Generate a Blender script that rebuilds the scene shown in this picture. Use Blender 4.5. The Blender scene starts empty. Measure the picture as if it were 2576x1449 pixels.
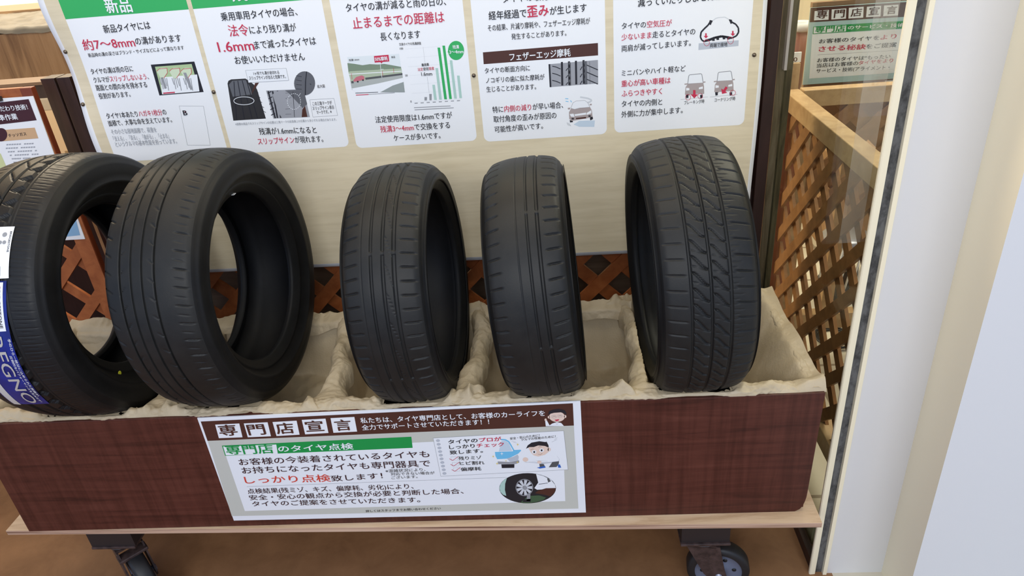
import bpy, math, random
import numpy as np
from mathutils import Vector, Matrix

# ------------------------------------------------------------------ camera, world, lights, exposure
sc = bpy.context.scene
COL = sc.collection
FLOOR = -0.185
cd = bpy.data.cameras.new('camera'); cam = bpy.data.objects.new('camera', cd); COL.objects.link(cam)
R_ = ((0.99613406, 0.0400222, -0.07819946), (-0.04932922, -0.4817379, -0.87492584), (-0.0726881, 0.87540095, -0.47790127))
M3 = Matrix(((R_[0][0], -R_[1][0], -R_[2][0]), (R_[0][1], -R_[1][1], -R_[2][1]), (R_[0][2], -R_[1][2], -R_[2][2])))
cam.matrix_world = Matrix.Translation((0.3795, -1.1628, 1.30)) @ M3.to_4x4()
cd.sensor_width = 36.0; cd.lens = 1811.57 / 2576 * 36.0; cd.clip_start = 0.02; cd.clip_end = 60
sc.camera = cam
sc.view_settings.view_transform = 'Standard'; sc.view_settings.look = 'None'
sc.view_settings.exposure = 0.2; sc.view_settings.gamma = 1.0; sc.view_settings.use_curve_mapping = False
w = bpy.data.worlds.new('daylight'); sc.world = w; w.use_nodes = True
w.node_tree.nodes['Background'].inputs[0].default_value = (0.64, 0.81, 1.18, 1)
w.node_tree.nodes['Background'].inputs[1].default_value = 0.66
def area(name, loc, target, sx, sy, power, color):
    l = bpy.data.lights.new(name, 'AREA'); l.shape = 'RECTANGLE'; l.size = sx; l.size_y = sy; l.energy = power; l.color = color
    o = bpy.data.objects.new(name, l); COL.objects.link(o); o.location = loc
    o.rotation_euler = (Vector(target) - Vector(loc)).to_track_quat('-Z', 'Y').to_euler(); return o
area('ceiling_lamp', (0.05, -0.15, 2.42), (0.05, 0.45, 0.4), 2.4, 0.45, 15, (1.0, 0.94, 0.80))
area('front_fill', (0.15, -3.2, 2.45), (0.05, 0.45, 0.55), 3.4, 0.8, 62, (1.0, 0.98, 0.93))  # unseen fill light added in front to lift the banner and sign
area('shop_lamp', (-1.6, 2.3, 2.5), (-1.6, 2.5, 0), 1.6, 1.2, 130, (1.0, 0.86, 0.64))
area('walkway_lamp', (1.9, 1.5, 2.5), (1.7, 1.4, 0), 1.2, 1.2, 52, (1.0, 0.91, 0.76))
area('back_fill', (0.1, 1.25, 2.5), (0.1, 1.3, 0), 1.2, 0.4, 9, (1.0, 0.84, 0.6))  # unseen fill added to lighten the floor and plank behind the cart

# ------------------------------------------------------------------ materials
MATS = {}
def mat(name, col, rough=0.6, spec=0.5, metal=0.0, trans=0.0, alpha=1.0, coat=0.0):
    if name in MATS: return MATS[name]
    m = bpy.data.materials.new(name); m.use_nodes = True
    b = m.node_tree.nodes['Principled BSDF']
    b.inputs['Base Color'].default_value = (*col, 1); b.inputs['Roughness'].default_value = rough
    b.inputs['Specular IOR Level'].default_value = spec; b.inputs['Metallic'].default_value = metal
    b.inputs['Alpha'].default_value = alpha; b.inputs['Coat Weight'].default_value = coat
    MATS[name] = m; return m
class NT:
    def __init__(s, m): s.t = m.node_tree; s.b = s.t.nodes['Principled BSDF']
    def n(s, ty, **kw):
        k = s.t.nodes.new(ty)
        for a, v in kw.items():
            if a in k.inputs: k.inputs[a].default_value = v
            else: setattr(k, a, v)
        return k
    def l(s, a, b): s.t.links.new(a, b)
    def coords(s, scale, rot=(0, 0, 0)):
        c = s.n('ShaderNodeTexCoord'); mp = s.n('ShaderNodeMapping'); mp.inputs['Scale'].default_value = scale; mp.inputs['Rotation'].default_value = rot
        s.l(c.outputs['Object'], mp.inputs['Vector']); return mp.outputs['Vector']
    def ramp(s, fac, stops):
        r = s.n('ShaderNodeValToRGB'); e = r.color_ramp.elements
        while len(e) < len(stops): e.new(0.5)
        for k, (p, c) in enumerate(stops): e[k].position = p; e[k].color = (*c, 1)
        s.l(fac, r.inputs['Fac']); return r.outputs['Color']
def grain(name, stops, scale, rough=0.5, noise=6.0, detail=6, dist=0.6, spec=0.4, second=None, bump=0.0):
    m = mat(name, (1, 1, 1), rough, spec); t = NT(m)
    v = t.coords(scale); nz = t.n('ShaderNodeTexNoise', Scale=noise, Detail=detail, Roughness=0.65, Distortion=dist); t.l(v, nz.inputs['Vector'])
    c = t.ramp(nz.outputs['Fac'], stops)
    if second:
        v2 = t.coords(second[0]); n2 = t.n('ShaderNodeTexNoise', Scale=second[1], Detail=4, Roughness=0.6, Distortion=0.2); t.l(v2, n2.inputs['Vector'])
        c2 = t.ramp(n2.outputs['Fac'], second[2]); mx = t.n('ShaderNodeMixRGB', blend_type='MULTIPLY'); mx.inputs['Fac'].default_value = second[3]
        t.l(c, mx.inputs['Color1']); t.l(c2, mx.inputs['Color2']); c = mx.outputs['Color']
    t.l(c, t.b.inputs['Base Color'])
    if bump:
        bp = t.n('ShaderNodeBump', Strength=bump, Distance=0.002); t.l(nz.outputs['Fac'], bp.inputs['Height']); t.l(bp.outputs['Normal'], t.b.inputs['Normal'])
    return m
M_panel = grain('brown_wood_print', [(0.28, (0.046, 0.0125, 0.008)), (0.44, (0.083, 0.0225, 0.0145)), (0.58, (0.100, 0.0285, 0.0185)), (0.78, (0.125, 0.039, 0.026))],
                (0.9, 1, 14), 0.45, 3.2, 7, 1.1, 0.32, second=((22, 1, 1.2), 3.0, [(0.35, (0.62, 0.55, 0.52)), (0.6, (1, 1, 1))], 0.8))
M_edge = mat('red_brown_edge', (0.10, 0.025, 0.016), 0.5)
M_ply = grain('pale_plywood', [(0.25, (0.50, 0.31, 0.17)), (0.5, (0.74, 0.53, 0.33)), (0.8, (0.82, 0.64, 0.44))], (1.2, 9, 9), 0.55, 4, 6, 0.9)
M_plyedge = grain('plywood_edge', [(0.35, (0.16, 0.075, 0.045)), (0.5, (0.55, 0.36, 0.25)), (0.7, (0.66, 0.47, 0.34))], (0.7, 30, 130), 0.6, 2.0, 4, 0.4)
M_timber = mat('dark_timber', (0.02, 0.013, 0.012), 0.6)
M_dark = grain('dark_brown_stain', [(0.3, (0.018, 0.0075, 0.006)), (0.7, (0.04, 0.018, 0.015))], (8, 8, 1), 0.45, 5, 5)
M_backplank = grain('grey_brown_plank', [(0.3, (0.10, 0.072, 0.050)), (0.7, (0.16, 0.115, 0.08))], (1, 1, 12), 0.6, 4, 5)
M_orange = grain('orange_stain', [(0.3, (0.27, 0.072, 0.020)), (0.55, (0.37, 0.112, 0.033)), (0.8, (0.45, 0.15, 0.048))], (6, 6, 6), 0.45, 4, 5, 0.5)
M_redpost = mat('red_brown_wood', (0.18, 0.034, 0.010), 0.5)  # post wood, redder and darker than the orange lattice
M_honey = grain('honey_pine', [(0.3, (0.36, 0.22, 0.105)), (0.55, (0.47, 0.31, 0.16)), (0.8, (0.56, 0.39, 0.22))], (5, 5, 5), 0.5, 4, 5, 0.5)
M_slat = grain('shaded_pine_slats', [(0.3, (0.19, 0.083, 0.028)), (0.55, (0.27, 0.125, 0.045)), (0.8, (0.35, 0.18, 0.072))], (5, 5, 5), 0.5, 4, 5, 0.5)  # same pine as the rails, shade of the unlit side in the colour
M_tan = mat('tan_board', (0.40, 0.27, 0.14), 0.6)
M_cream = mat('cream_laminate', (0.85, 0.72, 0.50), 0.55)
M_crate = grain('brown_plank_print', [(0.25, (0.14, 0.066, 0.024)), (0.5, (0.30, 0.165, 0.068)), (0.8, (0.42, 0.25, 0.115))], (14, 14, 1.2), 0.5, 2.2, 6, 0.8)
M_floor = grain('brown_vinyl_floor', [(0.3, (0.21, 0.105, 0.047)), (0.7, (0.31, 0.16, 0.073))], (2, 2, 2), 0.5, 5, 6, 0.3, 0.35)
M_white = mat('white_paper', (0.86, 0.88, 0.90), 0.42, 0.4)
M_gloss = mat('laminated_white', (0.83, 0.86, 0.90), 0.22, 0.5)
M_alu = mat('white_painted_aluminium', (0.72, 0.72, 0.72), 0.32, 0.5)
M_aluwarm = mat('warm_lit_aluminium', (0.92, 0.84, 0.62), 0.35, 0.5)  # white aluminium with warm indoor light painted into the colour
M_wall = mat('cream_wall', (0.85, 0.74, 0.54), 0.8)
M_iron = grain('worn_brown_steel', [(0.35, (0.025, 0.016, 0.015)), (0.7, (0.08, 0.05, 0.045))], (9, 9, 9), 0.42, 6, 5, 0.3, 0.5)
M_steel = mat('dull_zinc', (0.30, 0.31, 0.36), 0.35, 0.5, 0.7)
M_disc = mat('grey_blue_wheel_disc', (0.16, 0.19, 0.27), 0.4, 0.5, 0.2)
M_black = mat('black_rubber', (0.012, 0.012, 0.013), 0.5)
M_screw = mat('screw_metal', (0.16, 0.13, 0.10), 0.35, 0.5, 0.8)
# banner ground: beige printed wood
M_beige = grain('beige_wood_print', [(0.3, (0.66, 0.57, 0.39)), (0.55, (0.74, 0.65, 0.46)), (0.8, (0.79, 0.70, 0.51))], (1.4, 1, 16), 0.42, 3.5, 5, 0.4, 0.4)
# light tile walkway
M_tile = mat('pale_floor_tile', (0.62, 0.57, 0.47), 0.35); t = NT(M_tile)
bk = t.n('ShaderNodeTexBrick', Scale=1.0); bk.offset = 0; bk.inputs['Color1'].default_value = (0.66, 0.61, 0.50, 1); bk.inputs['Color2'].default_value = (0.60, 0.55, 0.45, 1)
bk.inputs['Mortar'].default_value = (0.30, 0.25, 0.19, 1); bk.inputs['Mortar Size'].default_value = 0.006; bk.inputs['Brick Width'].default_value = 0.3; bk.inputs['Row Height'].default_value = 0.3
t.l(t.coords((1, 1, 1)), bk.inputs['Vector']); t.l(bk.outputs['Color'], t.b.inputs['Base Color'])
# kraft paper, embossed
M_paper = mat('embossed_kraft_paper', (0.56, 0.46, 0.33), 0.5, 0.35); t = NT(M_paper)
v = t.coords((1, 1, 1)); ch = t.n('ShaderNodeTexVoronoi', Scale=210.0); t.l(v, ch.inputs['Vector'])
nz = t.n('ShaderNodeTexNoise', Scale=14.0, Detail=5.0); t.l(v, nz.inputs['Vector'])
ad = t.n('ShaderNodeMath', operation='MULTIPLY_ADD'); ad.inputs[1].default_value = 0.35; t.l(ch.outputs['Distance'], ad.inputs[0]); t.l(nz.outputs['Fac'], ad.inputs[2])
bp = t.n('ShaderNodeBump', Strength=0.35, Distance=0.003); t.l(ad.outputs[0], bp.inputs['Height']); t.l(bp.outputs['Normal'], t.b.inputs['Normal'])
t.l(t.ramp(nz.outputs['Fac'], [(0.3, (0.45, 0.36, 0.230)), (0.7, (0.57, 0.47, 0.320))]), t.b.inputs['Base Color'])
# rubber
def rubber(name, a, b, rough, spec=0.5):
    m = mat(name, a, rough, spec); t = NT(m); v = t.coords((1, 1, 1))
    nz = t.n('ShaderNodeTexNoise', Scale=22.0, Detail=6.0, Roughness=0.6); t.l(v, nz.inputs['Vector'])
    t.l(t.ramp(nz.outputs['Fac'], [(0.35, a), (0.7, b)]), t.b.inputs['Base Color'])
    mr = t.n('ShaderNodeMapRange'); mr.inputs['To Min'].default_value = rough - 0.07; mr.inputs['To Max'].default_value = rough + 0.1
    t.l(nz.outputs['Fac'], mr.inputs['Value']); t.l(mr.outputs['Result'], t.b.inputs['Roughness'])
    n2 = t.n('ShaderNodeTexNoise', Scale=420.0, Detail=2.0); t.l(v, n2.inputs['Vector'])
    bp = t.n('ShaderNodeBump', Strength=0.12, Distance=0.001); t.l(n2.outputs['Fac'], bp.inputs['Height']); t.l(bp.outputs['Normal'], t.b.inputs['Normal'])
    return m
M_tread = rubber('worn_tread_rubber', (0.0105, 0.011, 0.011), (0.017, 0.017, 0.016), 0.48, 0.30)
M_newtread = rubber('new_tread_rubber', (0.007, 0.0075, 0.0085), (0.011, 0.0115, 0.0125), 0.45, 0.30)
M_side = rubber('sidewall_rubber', (0.006, 0.0062, 0.0066), (0.009, 0.009, 0.009), 0.50, 0.22)
M_liner = rubber('inner_liner_rubber', (0.005, 0.005, 0.0055), (0.008, 0.008, 0.0085), 0.5, 0.25)
# glass pane, thin
M_glass = bpy.data.materials.new('clear_glass'); M_glass.use_nodes = True
nt = M_glass.node_tree; nt.nodes.clear(); o = nt.nodes.new('ShaderNodeOutputMaterial'); mx = nt.nodes.new('ShaderNodeMixShader')
tr = nt.nodes.new('ShaderNodeBsdfTransparent'); gl = nt.nodes.new('ShaderNodeBsdfGlossy'); gl.inputs['Roughness'].default_value = 0.02
tr.inputs['Color'].default_value = (0.93, 0.96, 0.93, 1); mx.inputs['Fac'].default_value = 0.055
nt.links.new(tr.outputs[0], mx.inputs[1]); nt.links.new(gl.outputs[0], mx.inputs[2]); nt.links.new(mx.outputs[0], o.inputs[0])
M_reflection = bpy.data.materials.new('reflection_haze'); M_reflection.use_nodes = True  # pale haze of a reflection, made as a see-through material
nt = M_reflection.node_tree; nt.nodes.clear(); o = nt.nodes.new('ShaderNodeOutputMaterial'); mx = nt.nodes.new('ShaderNodeMixShader')
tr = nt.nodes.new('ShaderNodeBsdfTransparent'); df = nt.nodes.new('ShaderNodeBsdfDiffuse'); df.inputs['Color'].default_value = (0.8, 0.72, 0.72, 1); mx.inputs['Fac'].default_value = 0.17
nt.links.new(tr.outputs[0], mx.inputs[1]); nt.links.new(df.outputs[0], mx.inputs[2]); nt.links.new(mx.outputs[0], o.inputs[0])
INK = {'K': (0.018, 0.018, 0.025), 'R': (0.56, 0.028, 0.075), 'W': (0.84, 0.87, 0.90), 'G': (0.035, 0.42, 0.115), 'G2': (0.008, 0.30, 0.065), 'BR': (0.075, 0.026, 0.018),
       'B2': (0.045, 0.015, 0.02), 'O': (0.66, 0.055, 0.032), 'M': (0.36, 0.38, 0.42), 'GR': (0.30, 0.31, 0.33), 'DG': (0.09, 0.095, 0.10), 'LG': (0.62, 0.65, 0.68), 'LG2': (0.50, 0.54, 0.60),
       'MT': (0.42, 0.62, 0.55), 'PG': (0.42, 0.56, 0.30), 'MG': (0.62, 0.72, 0.52), 'TD': (0.03, 0.029, 0.031), 'TM': (0.12, 0.125, 0.14), 'TL': (0.33, 0.34, 0.37), 'SK': (0.74, 0.80, 0.82),
       'TR': (0.20, 0.27, 0.19), 'FD': (0.42, 0.50, 0.36), 'RD': (0.42, 0.45, 0.43), 'RD2': (0.30, 0.34, 0.33), 'PK': (0.55, 0.16, 0.20), 'LB': (0.55, 0.66, 0.76), 'SB': (0.16, 0.52, 0.80),
       'SB2': (0.25, 0.45, 0.66), 'TP': (0.40, 0.34, 0.33), 'BG': (0.56, 0.57, 0.51), 'SN': (0.80, 0.62, 0.52), 'YL': (0.75, 0.58, 0.10), 'BL': (0.03, 0.13, 0.50), 'DK2': (0.018, 0.018, 0.022),
       'GN': (0.055, 0.11, 0.055), 'MR': (0.055, 0.012, 0.018), 'TN': (0.62, 0.40, 0.22), 'LY': (0.62, 0.66, 0.34), 'SV': (0.50, 0.48, 0.45)}
INKID = {k: i for i, k in enumerate(INK)}
INKM = [mat('print_' + n, c, 0.42, 0.4) for n, c in zip(
    ['black', 'crimson', 'white', 'green', 'deep_green', 'brown', 'brown_black', 'vermilion', 'mid_grey', 'grey', 'dark_grey', 'light_grey', 'cool_grey', 'mint', 'lime', 'pale_lime', 'charcoal',
     'slate', 'ash', 'pale_sky', 'tree_green', 'field_green', 'road_grey', 'road_dark', 'rose', 'pale_blue', 'sky_blue', 'soft_blue', 'taupe', 'beige_grey', 'skin', 'yellow', 'blue', 'near_black',
     'moss', 'maroon', 'tan', 'pale_lime_yellow', 'silver'], INK.values())]

# ------------------------------------------------------------------ mesh helpers
class MB:
    def __init__(s): s.v = []; s.f = []; s.m = []
    def add(s, vs, fs, m=0):
        o = len(s.v); s.v += [tuple(map(float, q)) for q in vs]; s.f += [[o + i for i in f] for f in fs]; s.m += [m] * len(fs); return s
    def box(s, x0, x1, y0, y1, z0, z1, m=0, mtx=None):
        vs = [(x, y, z) for x in (x0, x1) for y in (y0, y1) for z in (z0, z1)]
        if mtx is not None: vs = [tuple(mtx @ Vector(q)) for q in vs]
        return s.add(vs, [(0, 1, 3, 2), (4, 6, 7, 5), (0, 4, 5, 1), (2, 3, 7, 6), (0, 2, 6, 4), (1, 5, 7, 3)], m)
    def prism(s, poly, f, d0, d1, m=0):
        n = len(poly); a = sum(poly[i][0] * poly[(i + 1) % n][1] - poly[(i + 1) % n][0] * poly[i][1] for i in range(n))
        if a < 0: poly = poly[::-1]
        vs = [f(u, v_, d0) for u, v_ in poly] + [f(u, v_, d1) for u, v_ in poly]
        return s.add(vs, [list(range(n))[::-1], list(range(n, 2 * n))] + [(i, (i + 1) % n, n + (i + 1) % n, n + i) for i in range(n)], m)
    def lathe(s, prof, seg=48, axis='z', org=(0, 0, 0), m=0, closed=False):
        vs = []; n = len(prof)
        for k in range(seg):
            a = 2 * math.pi * k / seg; c, sn = math.cos(a), math.sin(a)
            for r, h in prof:
                q = {'z': (r * c, r * sn, h), 'x': (h, r * c, r * sn), 'y': (r * sn, h, r * c)}[axis]
                vs.append((q[0] + org[0], q[1] + org[1], q[2] + org[2]))
        fs = []
        for k in range(seg):
            k2 = (k + 1) % seg
            for i in range(n if closed else n - 1):
                j = (i + 1) % n; fs.append((k * n + i, k2 * n + i, k2 * n + j, k * n + j))
        return s.add(vs, fs, m)
    def tube(s, pts, r, seg=8, m=0):
        P = [Vector(q) for q in pts]; vs = []; n = len(P); up = Vector((0, 0, 1))
        for i, q in enumerate(P):
            d = (P[min(i + 1, n - 1)] - P[max(i - 1, 0)]).normalized(); a = d.cross(up)
            if a.length < 1e-3: a = d.cross(Vector((1, 0, 0)))
            a.normalize(); b = d.cross(a)
            vs += [q + r * (math.cos(2 * math.pi * k / seg) * a + math.sin(2 * math.pi * k / seg) * b) for k in range(seg)]
        fs = [(i * seg + k, i * seg + (k + 1) % seg, (i + 1) * seg + (k + 1) % seg, (i + 1) * seg + k) for i in range(n - 1) for k in range(seg)]
        fs += [tuple(range(seg))[::-1], tuple(range((n - 1) * seg, n * seg))]
        return s.add(vs, fs, m)
    def grid(s, f, nu, nv, m=0):
        vs = [f(i / nu, j / nv) for i in range(nu + 1) for j in range(nv + 1)]
        return s.add(vs, [(i * (nv + 1) + j, (i + 1) * (nv + 1) + j, (i + 1) * (nv + 1) + j + 1, i * (nv + 1) + j + 1) for i in range(nu) for j in range(nv)], m)
    def build(s, name, mats, parent=None, smooth=False, bevel=0.0, solid=0.0):
        me = bpy.data.meshes.new(name); off = Vector(parent.get('base', (0, 0, 0))) if parent else Vector((0, 0, 0))
        me.from_pydata([(q[0] - off[0], q[1] - off[1], q[2] - off[2]) for q in s.v], [], s.f)
        mats = mats if isinstance(mats, list) else [mats]
        for m in mats: me.materials.append(m)
        me.polygons.foreach_set('material_index', s.m); me.polygons.foreach_set('use_smooth', [smooth] * len(s.f)); me.update()
        o = bpy.data.objects.new(name, me); COL.objects.link(o)
        if parent: o.parent = parent
        if solid: md = o.modifiers.new('thickness', 'SOLIDIFY'); md.thickness = solid; md.offset = 0
        if bevel: md = o.modifiers.new('bevel', 'BEVEL'); md.width = bevel; md.segments = 2; md.limit_method = 'ANGLE'
        return o
def tag(o, label, cat, group=None, kind=None):
    if label: o['label'] = label
    if cat: o['category'] = cat
    if group: o['group'] = group
    if kind: o['kind'] = kind
    return o
def thing(name, label, cat, base, group=None):
    o = bpy.data.objects.new(name, None); COL.objects.link(o); o.empty_display_size = 0.05; o.location = base; o['base'] = base
    return tag(o, label, cat, group)
def local(name, label, cat, base, rot=(0, 0, 0), group=None):           # parts given in the thing's own axes
    o = bpy.data.objects.new(name, None); COL.objects.link(o); o.empty_display_size = 0.05; o.location = base; o.rotation_euler = rot
    return tag(o, label, cat, group)
def struct(o, label=None): o['kind'] = 'structure'; return o

# ------------------------------------------------------------------ printing (lettering and flat print) on a surface
_tc = bpy.data.curves.new('lettering', 'FONT'); _tc.size = 1; _tc.resolution_u = 3; _to = bpy.data.objects.new('lettering', _tc); COL.objects.link(_to)
for i_ in range(3): _tc.materials.append(INKM[i_])
def glyphs(body, bold, spans):
    _tc.body = body
    for i in range(len(body)):
        k = 0
        for q, (a, b, c) in enumerate(spans):
            if a <= i < b: k = q + 1
        _tc.body_format[i].material_index = k
    bpy.context.view_layer.update(); dg = bpy.context.evaluated_depsgraph_get()
    me = bpy.data.meshes.new_from_object(_to.evaluated_get(dg)); n = len(me.vertices); co = np.empty(n * 3); me.vertices.foreach_get('co', co); co = co.reshape(n, 3)[:, :2]
    fs = [tuple(q.vertices) for q in me.polygons]; mi = [q.material_index for q in me.polygons]; bpy.data.meshes.remove(me); return co, fs, mi
def put_text(mb, f, body, u0, v0, u1, v1, h, col, bold=0, spans=(), lay=12):
    co, fs, mi = glyphs(body, bold, spans)
    if not len(co): return
    x0, x1 = co[:, 0].min(), co[:, 0].max(); sy = h / 0.85
    cjk = any(ord(c) > 0x2000 for c in body); y0 = -0.06 if cjk else 0.0
    if not cjk: sy = h / 0.70
    tx = (co[:, 0] - x0) / (x1 - x0); U = u0 + tx * (u1 - u0); V = v0 + tx * (v1 - v0) + (co[:, 1] - y0) * sy
    cols = [INKID[col]] + [INKID[s[2]] for s in spans]; o = len(mb.v)
    ex = (u1 - u0) / (x1 - x0); d = 0.020 * bold
    shifts = [(-0.008, 0.004, 0), (0.008, -0.004, .2)] if not bold else [(-d, 0, 0), (d, 0, .2), (0, d * .7, .4), (0, -d * .7, .6)]      # heavier strokes
    for dx, dy, dl in shifts:
        o = len(mb.v); mb.v += [f(a + dx * ex, b + dy * sy, lay + dl) for a, b in zip(U.tolist(), V.tolist())]; mb.f += [[o + i for i in q] for q in fs]; mb.m += [cols[k] for k in mi]
def put_poly(mb, f, col, pts, lay):
    a = sum(pts[i][0] * pts[(i + 1) % len(pts)][1] - pts[(i + 1) % len(pts)][0] * pts[i][1] for i in range(len(pts)))
    if a < 0: pts = pts[::-1]
    if len(pts) == 4 and max(max(q[0] for q in pts) - min(q[0] for q in pts), max(q[1] for q in pts) - min(q[1] for q in pts)) > 0.04:
        (ax, ay), (bx, by), (cx, cy), (dx, dy) = pts                    # large quads follow the sheet's waviness
        mb.grid(lambda s_, t_: f((ax * (1 - s_) + bx * s_) * (1 - t_) + (dx * (1 - s_) + cx * s_) * t_, (ay * (1 - s_) + by * s_) * (1 - t_) + (dy * (1 - s_) + cy * s_) * t_, lay), 10, 4, INKID[col]); return
    mb.add([f(u, v_, lay) for u, v_ in pts], [list(range(len(pts)))], INKID[col])
def prints(ops, f):
    a, b = MB(), MB()
    for q in ops:
        if q[0] == 't': put_text(a, f, *q[1:])
        else: put_poly(b, f, q[1], [tuple(z) for z in q[2]], q[3])
    return a, b
def compact(mb):                                                        # only the inks in use
    use = sorted(set(mb.m)); mb.m = [use.index(k) for k in mb.m]; return [INKM[k] for k in use]
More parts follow.
